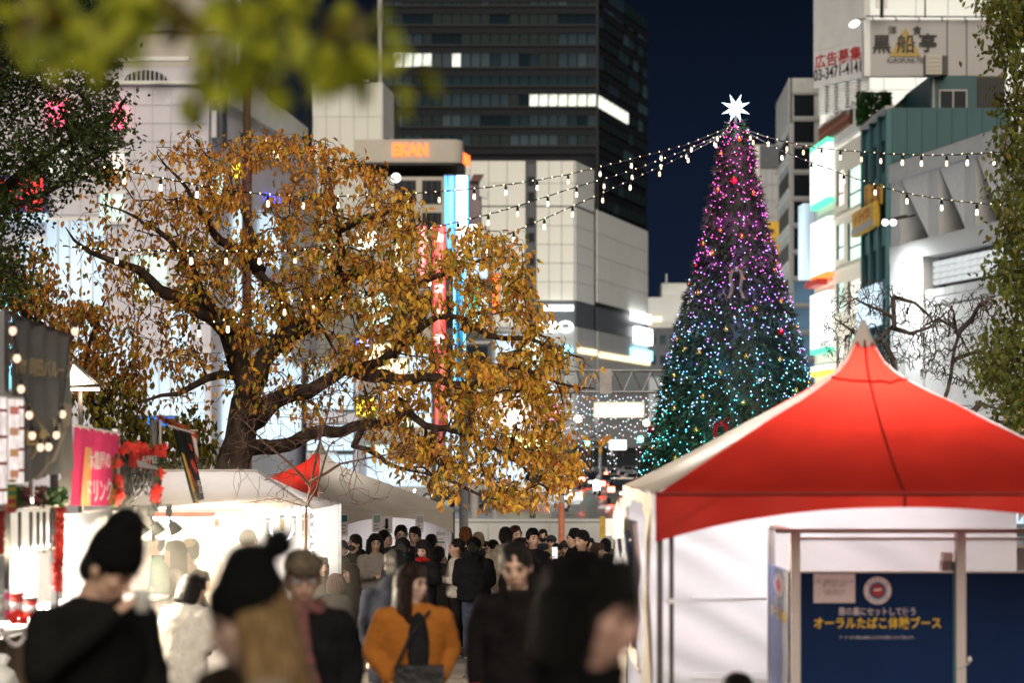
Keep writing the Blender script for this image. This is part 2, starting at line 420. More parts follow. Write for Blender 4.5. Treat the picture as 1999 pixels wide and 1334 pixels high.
# ------------------------------------------------------------------ white department store block, centre
def white_block():
    D = 250
    A = at(880, 880, D); B = at(1122, 880, D); C = at(1158, 880, 258); C2 = at(1163, 880, 259); E_ = at(1263, 880, 285)
    t = thing('white_store_block', 'big windowless white clad store with a dark vertical slot and shop signs low down', 'building', (B.x, D, -0.15))
    f1 = Face((A.x, D, 0), (B.x, D, 0)); f2 = Face((B.x, D, 0), (C.x, 258, 0)); f3 = Face((C2.x, 259, 0), (E_.x, 285, 0))
    ztop = f1.uv(1000, 312)[1]
    m = MB(); m.prism([(A.x, D), (B.x, D), (C.x, 258), (C.x, 300), (A.x, 300)], -0.15, ztop); m.build('wall', M_seam, t, world=True)
    z3 = f3.uv(1212, 428)[1]
    m = MB(); m.prism([(C2.x - .3, 259.2), (E_.x, 285.2), (E_.x, 320), (C2.x - .3, 320)], -0.15, z3); m.build('wall', M_seam, t, world=True)
    r = f1.rect(882, 314, 1026, 402); f1.grid('cladding_panel', [M_white], t, r, 4, 2, .05, 0, .12)
    r = f1.rect(882, 404, 1026, 640); f1.grid('cladding_panel', [M_white], t, r, 4, 5, .05, 0, .12)
    r = f1.rect(1047, 314, 1121, 402); f1.grid('cladding_panel', [M_white], t, r, 3, 2, .05, 0, .12)
    r = f1.rect(1047, 404, 1121, 587); f1.grid('cladding_panel', [M_white], t, r, 3, 5, .05, 0, .12)
    f1.panel('slot_panel', M_dgrey, t, f1.rect(1029, 320, 1045, 590), 0, .04)
    for y in (345, 375, 425, 455, 500, 530, 560): f1.panel('slot_window', M_winglass, t, f1.rect(1031, y, 1043, y + 18), .04, .1)
    z0 = f1.uv(1122, 587)[1]; z1 = f1.uv(1122, 402)[1]
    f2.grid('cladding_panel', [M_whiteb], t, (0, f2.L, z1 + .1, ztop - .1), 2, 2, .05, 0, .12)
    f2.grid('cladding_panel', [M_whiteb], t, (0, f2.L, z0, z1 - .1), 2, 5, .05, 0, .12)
    zb = f3.uv(1163, 590)[1]
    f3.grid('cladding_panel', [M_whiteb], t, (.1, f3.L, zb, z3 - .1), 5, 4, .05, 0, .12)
    # dark band and the lower storeys
    for f in (f1, f2, f3):
        f.panel('dark_band', M_dgrey, t, (0, f.L, z0 - 2.6, z0 - .1), 0, .1)
    for f, n in ((f1, 9), (f2, 2), (f3, 5)):
        f.grid('lower_panel', [M_grey], t, (0.05, f.L, 3.2, z0 - 2.7), n, 4, .03, 0, .25)
    f3.panel('light_strip', E_warm, t, (0.2, f3.L - .2, z0 - 5.5, z0 - 4.9), .25, .45)
    f2.panel('light_strip', E_warm, t, (0.1, f2.L - .1, z0 - 5.4, z0 - 4.8), .25, .45)
    f1.panel('lit_ledge', E_white, t, f1.rect(1061, 597, 1119, 607), .3, .6)
    for (x0, y0, x1, y1, txt, em) in ((1042, 628, 1120, 652, 'ABO', E_white), (1044, 676, 1118, 700, 'UENO', E_cyan)):
        u0, u1, v0, v1 = f1.rect(x0, y0, x1, y1)
        lettering(txt, (v1 - v0) * 1.25, em, t, f1.textM((u0 + u1) / 2, (v0 + v1) / 2, .5), .08, width=u1 - u0, bold=.03)
    for (x0, y0, x1, y1, em, txt, tm) in ((1226, 612, 1259, 629, E_white, None, None), (1232, 641, 1261, 672, E_white, 'M', E_red), (1226, 683, 1261, 702, E_cyan, None, None)):
        r = f3.rect(x0, y0, x1, y1); f3.panel('sign_board', em, t, r, .3, .8)
        if txt: lettering(txt, 1.1, tm, t, f3.textM(r[0] + .5, r[2] + .55, .82), .02)
    for (cx_, y) in ((960, 700), (1010, 720), (1080, 735)): f1.panel('shop_window', E_shop, t, f1.rect(cx_ - 22, y, cx_ + 22, y + 60), .25, .4)
    area(t, (B.x - 6, D - 34, 1.5), (16, 4), 1800, (0.95, 1.0, 0.90), (B.x - 4, D, 16), 'facade_fill')  # added unseen fill lights brighten the facades, standing in for street lighting
    area(t, (E_.x + 8, D - 20, 1.5), (10, 4), 2200, (0.85, 0.93, 1.0), (E_.x - 2, 272, 14), 'facade_fill')
white_block()

# ------------------------------------------------------------------ round cornered shop with neon letters
def neon_corner():
    D = 190
    a = at(700, 880, D); b = at(868, 880, D)
    t = thing('neon_corner_building', 'beige building with a round corner and orange neon letters under the tower', 'building', (b.x, D, -0.15))
    rad = 1.05; poly = [(a.x, D)]
    for k in range(9):
        g = -math.pi / 2 + k * (math.pi / 2) / 8
        poly.append((b.x + math.cos(g) * rad, D + rad + math.sin(g) * rad))
    poly += [(b.x + rad, D + 14), (a.x, D + 14)]
    z = lambda y: at(0, y, D).z
    ctr = Vector((a.x + 4, D + 7))
    off = lambda k: [(p[0] + (k if p[0] > ctr.x else -k), p[1] - k if p[1] < D + 5 else p[1]) for p in poly]
    MB().prism(poly, -0.15, z(345)).build('wall', M_beige, t, world=True)
    MB().prism(off(.35), z(318), z(273)).build('sign_drum', M_beige, t, world=True)
    MB().prism(off(.45), z(323), z(318)).build('drum_trim', M_black, t, world=True)
    f = Face((a.x, D, 0), (b.x + rad, D, 0))
    u, v = f.uv(801, 295)
    lettering('EKAN', 1.3, E_orange, t, f.textM(u, v, .42), .06, width=2.75, bold=.05)
    g = Face((b.x + .3, D + .0, 0), (b.x + rad + .35, D + 4.5, 0))
    lettering('EKAN', 1.2, E_orange, t, g.textM(g.L * .62, z(303), .5), .05, width=3.4, bold=.04)
    for (x0, y0, x1, y1) in ((824, 352, 862, 398), (770, 352, 812, 398), (824, 415, 862, 450), (770, 415, 812, 450)):
        r = f.rect(x0, y0, x1, y1); f.panel('window', M_winglass, t, r, 0, .06)
        for q in range(3): f.panel('glazing_bar', M_dmetal, t, (r[0] + (q + .5) * (r[1] - r[0]) / 3 - .03, r[0] + (q + .5) * (r[1] - r[0]) / 3 + .03, r[2], r[3]), .06, .1)
    lp = MB(); lp.ell(at(773, 347, D - 2), (.35, .35, .35)); lp.build('spot_lamp', E_white, t, world=True)
    area(t, (b.x, D - 16, 2), (8, 3), 150, (1.0, 0.9, .8), (b.x - 3, D, 18), 'facade_fill')  # added fill for the beige front, no lamp seen here
neon_corner()

def white_tower_block():
    D = 215
    a = at(610, 880, D); b = at(745, 880, D); c = at(767, 880, D + 7)
    t = thing('plain_white_block', 'plain windowless white block with a narrow side next to the orange neon letters', 'building', (a.x, D, -.15))
    zt = at(0, 160, D).z
    MB().prism([(a.x, D), (b.x, D), (c.x, D + 7), (c.x, D + 20), (a.x, D + 20)], -.15, zt).build('wall', M_seam, t, world=True)
    f = Face((a.x, D, 0), (b.x, D, 0)); g = Face((b.x, D, 0), (c.x, D + 7, 0))
    f.grid('cladding_panel', [M_white], t, (0, f.L, 8, zt), 5, 9, .03, 0, .1)
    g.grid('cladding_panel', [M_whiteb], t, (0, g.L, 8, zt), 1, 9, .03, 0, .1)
    g.panel('small_louvre', M_dgrey, t, (g.L * .3, g.L * .8, at(0, 274, D).z, at(0, 262, D).z), .1, .14)
    for k in range(3): f.panel('roof_lamp', M_metal, t, (1 + k * 1.7, 1.6 + k * 1.7, zt, zt + .25), -.5, .3)
    lettering('Y', 1.0, E_orange, t, f.textM(-.15, at(0, 298, D).z, .3), .05)
    area(t, (a.x + 4, D - 26, 3), (10, 3), 900, (.93, 1.0, .93), (a.x + 4, D, 22), 'facade_fill')  # unseen fill added to lift the white block
white_tower_block()

# ------------------------------------------------------------------ lavender department store, left
def left_store():
    D = 150
    A = at(-60, 880, D); B = at(412, 880, D); C = at(590, 880, D + 26)
    t = thing('lavender_store', 'large pale lavender store with arched window and stepped sloping parapet behind the autumn tree', 'building', (A.x, D, -.15))
    f = Face((A.x, D, 0), (B.x, D, 0)); g = Face((B.x, D, 0), (C.x, D + 26, 0))
    z1 = at(0, 118, D).z; zb = at(0, 115, D).z
    MB().prism([(A.x, D), (B.x, D), (C.x, D + 26), (C.x, D + 40), (A.x, D + 40)], -.15, at(0, 285, D + 26).z).build('wall', M_lav, t, world=True)
    MB().prism([(A.x - 9, D - .04), (B.x - .02, D - .04), (B.x - .02, D + 20), (A.x - 9, D + 20)], -.15, z1 - .4).build('wall', M_lav, t, world=True)
    f.grid('cladding_panel', [M_lav], t, f.rect(-55, 170, 405, 420), 13, 7, .04, 0, .12)
    f.grid('cladding_panel', [M_lav], t, f.rect(240, 420, 405, 760), 5, 8, .04, 0, .12)
    # cornice bands
    f.panel('cornice', M_white, t, f.rect(-60, 160, 411, 166), 0, .6)
    f.panel('cornice', M_white, t, f.rect(-60, 112, 372, 120), 0, .5)
    # arched window
    cu, cv = f.uv(285, 160); m = MB(); n = 14; rw = 1.35
    vs = [f.pt(cu + math.cos(math.pi * k / n) * rw, cv + math.sin(math.pi * k / n) * rw * .55, .14) for k in range(n + 1)]
    m.add(vs + [v - f.n * .1 for v in vs], [list(range(n + 1))]); m.build('arch_window', M_winglass, t, world=True)
    for k in range(-4, 5):
        h = .55 * math.sqrt(max(0, rw * rw - (k * .28) ** 2))
        f.panel('glazing_bar', M_metal, t, (cu + k * .28 - .03, cu + k * .28 + .03, cv, cv + h), .14, .2)
    # parapet that steps down along the side street
    def strip(name, xa, ya0, ya1, xb, yb0, yb1, mm, w0=0, w1=.5):
        ua, va0 = g.uv(xa, ya0); _, va1 = g.uv(xa, ya1); ub, vb0 = g.uv(xb, yb0); _, vb1 = g.uv(xb, yb1)
        MB().hexa([g.pt(ua, va1, w1), g.pt(ub, vb1, w1), g.pt(ub, vb1, w0), g.pt(ua, va1, w0), g.pt(ua, va0, w1), g.pt(ub, vb0, w1), g.pt(ub, vb0, w0), g.pt(ua, va0, w0)]).build(name, mm, t, world=True)
    strip('sloping_parapet', 413, 112, 190, 588, 250, 292, M_white)
    strip('sloping_parapet', 413, 215, 268, 588, 305, 335, M_lav, 0, .3)
    # upper block behind
    a2 = at(240, 880, D + 25); b2 = at(470, 880, D + 25)
    MB().prism([(a2.x, D + 25), (b2.x, D + 25), (b2.x, D + 45), (a2.x, D + 45)], 10, at(0, -30, D + 25).z).build('upper_block', M_beige, t, world=True)
    h = Face((a2.x, D + 25, 0), (b2.x, D + 25, 0))
    h.panel('cornice', M_signg, t, h.rect(240, 52, 470, 60), 0, .3); h.panel('edge_fin', M_white, t, h.rect(462, -10, 471, 178), 0, .5)
    f.panel('dark_slot', M_dgrey, t, f.rect(408, 142, 411.5, 285), 0, .1); g.panel('dark_slot', M_dgrey, t, (.1, 1.3, at(0, 285, D).z, at(0, 138, D).z), .5, .7)
    lettering('U', 1.0, M_white, t, g.textM(.75, at(0, 160, D).z, .75), .05)
    # lit storefront, windows and signs
    for (x0, y0, x1, y1, em) in ((92, 432, 205, 600, E_shop), (40, 470, 90, 640, E_shop), (196, 380, 242, 432, E_paneg), (215, 640, 262, 740, E_shop), (290, 700, 400, 830, E_shop), (330, 560, 372, 680, E_shop), (150, 610, 210, 700, E_shop), (96, 290, 140, 345, E_pane), (215, 300, 243, 340, E_pane), (262, 500, 325, 580, E_paneg), (0, 560, 60, 760, E_cyan)):
        r = f.rect(x0, y0, x1, y1); fo = f.panel('window', em, t, r, .12, .2)
        f.panel('window_frame', M_signw, t, (r[0] - .15, r[1] + .15, r[3], r[3] + .2), .12, .35); f.panel('window_frame', M_signw, t, (r[0] - .15, r[1] + .15, r[2] - .2, r[2]), .12, .35)
        k = max(1, int((x1 - x0) / 22))
        for q in range(1, k): f.panel('glazing_bar', M_metal, t, (r[0] + q * (r[1] - r[0]) / k - .04, r[0] + q * (r[1] - r[0]) / k + .04, r[2], r[3]), .2, .26)
    for (x0, y0, x1, y1) in ((95, 196, 135, 246), (222, 205, 243, 250)):
        r = f.rect(x0, y0, x1, y1); f.panel('red_sign', E_pink, t, r, .14, .5)
    r = f.rect(-20, 345, 97, 418); f.panel('neon_box', mat('navy_sign', (0.01, 0.015, 0.10), .4), t, r, .1, 1.0)
    lettering('コの国', r[3] - r[2], E_red, t, f.textM((r[0] + r[1]) / 2, (r[2] + r[3]) / 2 - .1, 1.02), .03, width=(r[1] - r[0]) * .85, bold=.03)
    lettering('★', .9, E_red, t, f.textM(r[1] - .9, r[3] + .35, 1.02), .03)
    f.panel('neon_ledge', E_shop, t, (r[0], r[1], r[2] - .5, r[2] - .05), .1, 1.2)
    lettering('LOUNGE', .55, E_indigo, t, g.textM(g.uv(525, 388)[0], g.uv(525, 388)[1], .3), .02, width=4.2)
    for (x0, y0, x1, y1, em) in ((420, 330, 432, 400, E_paneg), (455, 320, 462, 345, E_yell), (505, 275, 540, 305, E_warm), (450, 400, 480, 480, E_shop), (500, 420, 540, 520, E_shop), (450, 520, 500, 640, E_shop), (515, 560, 560, 700, E_shop), (430, 700, 580, 860, E_shop)):
        u0, u1, v0, v1 = g.rect(x0, y0, x1, y1); g.panel('window', em, t, (u0, u1, v0, v1), .1, .3)
    area(t, (A.x + 8, D - 22, 1), (14, 3), 500, (.92, .93, 1.0), (A.x + 10, D, 14), 'facade_fill')  # two unseen fills added to brighten the lavender walls
    area(t, (B.x + 2, D - 14, 1), (8, 3), 500, (1.0, .98, .95), (B.x, D + 8, 18), 'facade_fill')
left_store()

# ------------------------------------------------------------------ row of buildings on the right
def fin_building():
    A = at(1742, 880, 98); B = at(1995, 880, 85)
    t = thing('fin_building', 'pale concrete building with triangular fins under its parapet and a glowing panel wall', 'building', (A.x, 98, -.15))
    f = Face((A.x, 98, 0), (B.x, 85, 0)); H = 14.5
    n2 = -f.n
    back = [(f.A + n2 * 12), (f.B + n2 * 12)]
    MB().prism([(f.pt(0, 0, -1.6).x, f.pt(0, 0, -1.6).y), (f.pt(f.L, 0, -1.6).x, f.pt(f.L, 0, -1.6).y), (back[1].x, back[1].y), (back[0].x, back[0].y)], -.15, H - .3).build('wall', mat('recess_shade', (.20, .20, .21), .7), t, world=True)  # recess wall kept dark in colour, shade behind the fins painted in
    def P(name, mm, r, w0, w1): return f.panel(name, mm, t, r, w0, w1)
    vlow = lambda y: f.uv(1800, y)[1]
    P('parapet', M_conc, (0, f.L, H - .75, H), -1.6, .1)
    for i in range(6): P('parapet_panel', M_conc, (i * f.L / 6 + .02, (i + 1) * f.L / 6 - .02, H - .72, H - .04), .1, .16)
    vb = vlow(468)
    us = [f.uv(x, 400)[0] for x in (1742, 1815, 1886, 1958)]
    pw = f.uv(1762, 400)[0] - f.uv(1742, 400)[0]
    for u in us: P('pillar', M_conc, (u, u + pw * .9, vb - .2, H - .75), -1.6, .06)
    for a, b in zip(us, us[1:] + [f.L + 3]):
        a += pw * .9
        vt = H - .76
        MB().hexa([f.pt(b - .02, vb, .0), f.pt(b, vb, .0), f.pt(b, vb, -1.5), f.pt(b - .02, vb, -1.5), f.pt(a, vt, .0), f.pt(b, vt, .0), f.pt(b, vt, -.9), f.pt(a, vt, -.9)]).build('triangular_fin', M_signw, t, world=True)  # whiter than the concrete so the fin looks lit from below
    P('lintel', M_conc, (0, f.L, vb - .7, vb), -1.6, .12)
    P('pillar', M_conc, (0, pw, 0, vb - .7), -1.6, .1)
    u1 = f.uv(1772, 500)[0]; u2 = f.uv(1806, 500)[0]
    P('lit_pillar', M_signw, (u1, u2, 0, vb - .7), -.6, .1)
    P('recess_wall', M_conc, (pw, u1, 0, vb - .7), -1.5, -1.3)
    P('recess_window', M_winglass, (pw + .15, u1 - .1, vlow(600), vlow(500)), -1.3, -1.24)
    r = (u2 + .3, f.L, f.uv(1880, 545)[1], vb - .9)
    glow = emat('panel_wall_glow', (0.96, 1.0, 1.0), .55, 'AUTO', .35, .5)
    f.grid('glass_panel', [glow], t, r, 12, 4, .05, -.3, -.2); P('panel_backing', M_signg, (r[0], r[1], r[2], r[3]), -.36, -.3)
    f.grid('wall_panel', [M_conc], t, (u2 + .05, f.L, vlow(600), r[2] - .15), 9, 2, .03, -.3, 0)
    f.grid('wall_panel', [M_signw], t, (u2 + .05, f.L, 2.6, vlow(602)), 7, 3, .03, -.3, 0)
    P('shop_window', E_shop, (u2 + .5, f.L - .5, .3, 2.5), -.3, -.1)
    for px in (1770, 1786):
        u, v = f.uv(px, 435); q = f.pt(u, v, .9)
        MB().ell(q, (.13, .13, .13)).build('flood_lamp', E_white, t, world=True)
        MB().tube([f.pt(u, v + .3, 0), q + Vector((0, 0, .1))], .04, 5).build('lamp_bracket', M_dmetal, t, world=True)
    area(t, f.pt(u1 + .8, vb - 1.0, 2.0), (1.0, .6), 380, (.95, 1, 1), f.pt(u1 + .8, vb - 5, -.3), 'flood_lamp_light')
    area(t, f.pt(f.L * .55, -1.0, 15), (10, 3), 7500, (.97, .98, 1.0), f.pt(f.L * .5, 11, 0), 'facade_fill')  # added unseen fill that brightens the whole concrete front
fin_building()

def teal_building():
    A = at(1690, 880, 120); B = at(1741, 880, 112.5); C = at(1975, 880, 112.5)
    t = thing('teal_building', 'teal clad building with vertical window strips and yellow signs', 'building', (B.x, 112.5, -.15))
    f = Face((A.x, 120, 0), (B.x, 112.5, 0)); s = Face((B.x, 112.5, 0), (C.x, 112.5, 0)); H = at(0, 210, 112.5).z
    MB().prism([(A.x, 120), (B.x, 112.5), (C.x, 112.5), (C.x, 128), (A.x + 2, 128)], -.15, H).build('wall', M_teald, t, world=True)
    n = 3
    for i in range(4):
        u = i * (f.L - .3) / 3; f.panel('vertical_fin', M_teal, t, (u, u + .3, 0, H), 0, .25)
    for fl in range(6):
        v1 = H - 1.3 - fl * 2.5
        for i in range(3):
            u0 = i * (f.L - .3) / 3 + .3; u1 = (i + 1) * (f.L - .3) / 3
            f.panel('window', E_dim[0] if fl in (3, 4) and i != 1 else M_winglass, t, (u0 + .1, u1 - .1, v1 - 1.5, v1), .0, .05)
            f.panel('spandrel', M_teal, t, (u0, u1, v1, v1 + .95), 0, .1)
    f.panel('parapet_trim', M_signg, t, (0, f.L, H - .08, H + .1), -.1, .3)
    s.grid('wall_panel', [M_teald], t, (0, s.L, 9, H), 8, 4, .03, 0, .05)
    # upper box with a window and a slanting side
    a = at(1768, 880, 121); b = at(1819, 880, 114.5); c = at(1907, 880, 114.5); zt = at(0, 147, 114.5).z
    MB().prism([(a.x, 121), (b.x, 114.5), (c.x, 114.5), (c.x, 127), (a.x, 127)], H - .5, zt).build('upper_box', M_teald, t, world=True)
    g = Face((a.x, 121, 0), (b.x, 114.5, 0)); g.panel('slanting_side', M_teal, t, (0, g.L, H - .3, zt), 0, .06)  # lighter teal than the box front, its lit look put into the colour
    q = Face((b.x, 114.5, 0), (c.x, 114.5, 0)); r = q.rect(1835, 178, 1885, 211)
    wo = q.panel('window', M_winglass, t, r, 0, .04)
    for (u0, u1, v0, v1) in ((r[0] - .06, r[1] + .06, r[3], r[3] + .07), (r[0] - .06, r[1] + .06, r[2] - .07, r[2]), (r[0] - .06, r[0], r[2], r[3]), (r[1], r[1] + .06, r[2], r[3]), ((r[0] + r[1]) / 2 - .03, (r[0] + r[1]) / 2 + .03, r[2], r[3])):
        q.panel('window_frame', M_signg, t, (u0, u1, v0, v1), .0, .1)
    MB().tube([q.pt(.05, -0, .15) + Vector((0, 0, at(0, 330, 114.5).z)), q.pt(.05, zt, .15)], .06, 6).build('drain_pipe', M_pole, t, world=True)
    d = Face((c.x, 116, 0), (at(1960, 880, 116).x, 116, 0))
    d.panel('service_shaft', M_black, t, d.rect(1907, 150, 1962, 300), -1, 0)
    for i in range(9): d.panel('slat', M_dmetal, t, d.rect(1910 + i * 5.4, 152, 1912.4 + i * 5.4, 232), 0, .1)
    # yellow signs
    for i in range(3):
        r = f.rect(1701 + i * 12, 362, 1710 + i * 12, 400); so_ = f.panel('yellow_banner', M_yellow, t, r, .26, .34)
        lettering('質', .45, M_red, t, f.textM((r[0] + r[1]) / 2, r[3] - .35, .36), .01); lettering('屋', .45, M_red, t, f.textM((r[0] + r[1]) / 2, r[3] - .8, .36), .01)
    r = f.rect(1686, 405, 1730, 452); f.panel('yellow_signboard', M_yellow, t, r, .3, .6)
    lettering('シライロ', .6, M_red, t, f.textM((r[0] + r[1]) / 2 - .2, r[3] - .45, .62), .01, width=(r[1] - r[0]) * .7)
    f.panel('sign_footer', M_signg, t, (r[0], r[1], r[2] + .05, r[2] + .35), .6, .63)
    f.panel('green_sign', E_shop, t, f.rect(1692, 560, 1735, 640), .3, .5)
teal_building()

def sign_building():
    A = at(1590, 880, 139); B = at(1690, 880, 124.5)
    t = thing('cream_sign_building', 'cream lit building with stacked white light boxes and billboards on its roof', 'building', (B.x, 124.5, -.15))
    f = Face((A.x, 139, 0), (B.x, 124.5, 0)); um = f.uv(1631, 500)[0]; H = at(0, 256, 124.5).z
    cream = mat('cream_wall', (0.78, 0.74, 0.62), .6, var=.05)
    MB().prism([(A.x, 139), (B.x, 124.5), (B.x + 6, 130), (A.x + 6, 146)], -.15, H).build('wall', cream, t, world=True)
    for i, (ya, yb) in enumerate(((325, 400), (430, 505), (545, 612), (650, 720))):
        for (xa, xb) in ((1638, 1648), (1660, 1682)):
            r = f.rect(xa, ya + (1690 - xb) * .2, xb, yb); wf = f.panel('window', E_paneg if (i + xa) % 3 else E_pane, t, r, 0, .06)
            f.panel('window_frame', M_dmetal, t, (r[0] - .08, r[0] + .3, r[2], r[3]), .06, .12); f.panel('window_frame', M_dmetal, t, (r[0], r[1], r[2] + (r[3] - r[2]) * .3, r[2] + (r[3] - r[2]) * .34), .06, .12)
        vy = f.uv(1660, yb + 12)[1]; f.panel('floor_band', cream, t, (um, f.L, vy - .12, vy), 0, .2)
    wood = mat('brown_ad', (0.35, 0.12, 0.05), .5, var=.4, vscale=1.2, stretch=(.4, .4, 4))
    r = f.rect(1608, 230, 1668, 262); f.panel('brown_advert', wood, t, r, .1, .3)
    lettering('FURNITURE', .5, M_signw, t, f.textM((r[0] + r[1]) / 2 + .3, r[2] + 1.0, .32), .01, width=(r[1] - r[0]) * .5)
    r2 = f.rect(1600, 215, 1690, 275); f.panel('advert_frame', M_signw, t, r2, -.2, .08)
    # stacked projecting light boxes
    for (y0, y1, bm, nm) in ((278, 403, E_green, 'a'), (420, 546, E_orange, 'b'), (562, 690, E_green, 'c'), (704, 734, E_yell, 'd')):
        u0, u1, v0, v1 = f.rect(1595, y0, 1629, y1)
        bx = f.panel('light_box', E_box, t, (u0, u1, v0 + .3, v1 - .3), .05, .4)
        f.panel('light_box_edge', bm, t, (u0, u1, v0, v0 + .28), .05, .4)
        if nm in 'a': f.panel('light_box_edge', bm, t, (u0, u1, v1 - .28, v1), .05, .4)
    r = f.rect(1602, 548, 1626, 560); f.panel('red_plate', M_red, t, r, .3, .9)
    r = f.rect(1585, 400, 1596, 545); f.panel('side_sign', E_shop, t, r, .2, .8)
    # roof louvres, white hoarding
    f0 = f; f = Face((at(1588, 880, 128.3).x, 128.3, 0), (at(1688, 880, 124.6).x, 124.6, 0))
    for k in range(9): f.panel('louvre_slat', M_signw, t, f.rect(1592, 163 + k * 6, 1690, 166 + k * 6), -.3, -.15)
    for x in (1600, 1618, 1640, 1662): f.panel('louvre_post', M_metal, t, f.rect(x, 150, x + 4, 222), -.5, -.35)
    f.panel('hoarding', M_signw, t, f.rect(1588, -40, 1687, 160), -.4, 0)
    r = f.rect(1590, 92, 1686, 160); f.panel('hoarding_notice', mat('notice_white', (.86, .86, .86), .5, var=.02), t, r, 0, .04)
    def slant(txt, size, x, y, mm, wdt, bold=0.0):
        u, v = f.uv(x, y); lettering(txt, size, mm, t, f.textM(u, v, .05), .01, width=wdt, bold=bold)
    slant('広告募集', .78, 1637, 114, M_red, f.uv(1683, 114)[0] - f.uv(1592, 114)[0], .012)
    slant('03-3471-4141', .85, 1637, 139, M_black, f.uv(1684, 139)[0] - f.uv(1592, 139)[0], .008)
    f = f0
    # roof garden
    pl = MB()
    for k in range(900):
        p = at(rnd.uniform(1672, 1740), rnd.uniform(180, 244), rnd.uniform(122, 124)); a_ = Vector((rnd.uniform(-1, 1), rnd.uniform(-1, 1), rnd.uniform(-1, 1))).normalized() * .16; b_ = a_.orthogonal().normalized() * .09
        pl.quad(p - a_, p + b_, p + a_, p - b_)
    tagp(pl.build('roof_garden', mat('roof_ivy', (.03, .11, .02), .6, var=.4), t, world=True), kind='stuff')
    # the restaurant billboard
    bb = thing('restaurant_billboard', 'grey restaurant billboard with brushed black characters over a gold triangle', 'billboard', at(1686, 150, 119))
    q = Face((at(1686, 880, 119).x, 119, 0), (at(1968, 880, 119).x, 119, 0))
    q.panel('board', M_signg, bb, q.rect(1688, 38, 1965, 148), -.5, 0)
    g = Face((at(1682, 880, 121).x, 121, 0), (at(1687, 880, 119).x, 119, 0)); z0, z1 = at(0, 148, 119).z, at(0, 38, 119).z
    g.panel('board_edge', M_signw, bb, (0, g.L, z0, z1), -.3, .0)
    for x in (1848, 1886): q.panel('board_joint', M_dmetal, bb, q.rect(x, 38, x + 2, 148), 0, .03)
    P_ = [q.pt(*q.uv(*p), .02) for p in ((1736, 110), (1798, 110), (1767, 53))]
    P2 = [p + q.n * .04 for p in P_]
    MB().add(P_ + P2, [(3, 4, 5), (0, 1, 4, 3), (1, 2, 5, 4), (2, 0, 3, 5)]).build('gold_triangle', M_gold, bb, world=True)
    def T(txt, x, y, px, mm=M_black, wdt=None, bold=.006):
        u, v = q.uv(x, y); s_ = px / F * 119
        lettering(txt, s_, mm, bb, q.textM(u, v, .08), .01, width=wdt / F * 119 if wdt else None, bold=bold)
    T('黒', 1721, 88, 38, bold=.012); T('船', 1768, 88, 38, bold=.012); T('亭', 1811, 86, 38, bold=.012); T('洋', 1742, 60, 18); T('食', 1790, 60, 18)
    T('KUROFUNE-TEI', 1767, 118, 13, M_dmetal, 70, 0)
    MB().tube([q.pt(*q.uv(1688, 33), .3), q.pt(*q.uv(1965, 35), .3)], .04, 5).build('top_rail', M_metal, bb, world=True)
    for x in range(1700, 1960, 45): MB().tube([q.pt(*q.uv(x, 33), .3), q.pt(*q.uv(x + 6, 40), 0)], .03, 5).build('rail_stay', M_metal, bb, world=True)
    # lamp on an arm
    lm = thing('billboard_lamp', 'lit floodlight on an arm at the corner of the restaurant billboard', 'lamp', at(1690, 40, 119.5))
    MB().tube([at(1690, 36, 119.5), at(1674, 38, 119.2)], .04, 5).build('lamp_arm', M_metal, lm, world=True)
    MB().ell(at(1668, 46, 119), (.28, .2, .16), Matrix.Rotation(R(-25), 3, 'Y')).build('lamp_head', E_white, lm, world=True)
    # rooftop unit
    ac = thing('rooftop_unit', 'beige air handling box standing on the teal roof below the billboard', 'air conditioner', at(1828, 146, 113.5))
    MB().box(at(1824, 124, 113.5) + Vector((0, .5, 0)), (.75, .8, .95)).build('casing', M_beige, ac, world=True)
    MB().box(at(1846, 126, 113.6) + Vector((0, .5, 0)), (.28, .8, .9)).build('side_grille', M_dmetal, ac, world=True)
    for i in range(4): MB().box(at(1824, 112 + i * 8, 113.5) + Vector((0, .09, 0)), (.6, .03, .03)).build('louvre', M_signg, ac, world=True)
    # masts
    for (x, y0) in ((1721, -20), (1806, -5), (1905, 5)):
        an = thing('roof_antenna', {1721: 'thick dark roof mast with pale panel antennas', 1806: 'thin bare roof mast above the restaurant billboard', 1905: 'roof mast with a crossed television aerial above the restaurant billboard'}[x], 'antenna', at(x, 34, 118))
        MB().tube([at(x, 34, 118), at(x, y0 - 8, 118)], .09 if x == 1721 else .04, 6).build('mast', M_dmetal, an, world=True)
        if x == 1721:
            for dx in (-8, 8): MB().box(at(x + dx, 4, 117.9), (.16, .12, .55)).build('panel_antenna', M_signw, an, world=True)
        if x == 1905: MB().tube([at(x - 22, 16, 118), at(x, 8, 118)], .02, 4).build('aerial', M_dmetal, an, world=True)
    area(t, f.pt(f.L * .5, 1, 14), (8, 3), 3000, (1.0, .98, .92), f.pt(f.L * .6, 12, 0), 'facade_fill')  # unseen fill added to brighten the cream front
    # white hall rising behind the billboard
    wb = thing('white_rooftop_hall', 'tall white wall rising behind the restaurant billboard', 'building', at(1780, 880, 150))
    k = Face((at(1600, 880, 148).x, 148, 0), (at(2100, 880, 148).x, 148, 0))
    MB().prism([(k.A.x, 148.2), (k.B.x, 148.2), (k.B.x, 165), (at(1604, 880, 165).x, 165)], -.15, 34).build('wall', M_white, wb, world=True)
    k.grid('wall_panel', [M_white], wb, (0, k.L, 22, 34), 8, 4, .03, 0, .1)
    area(wb, k.pt(k.L * .5, 22, 12), (8, 2), 900, (.9, .95, 1.0), k.pt(k.L * .5, 29, 0), 'hall_fill')  # added unseen fill that brightens the white hall wall
sign_building()

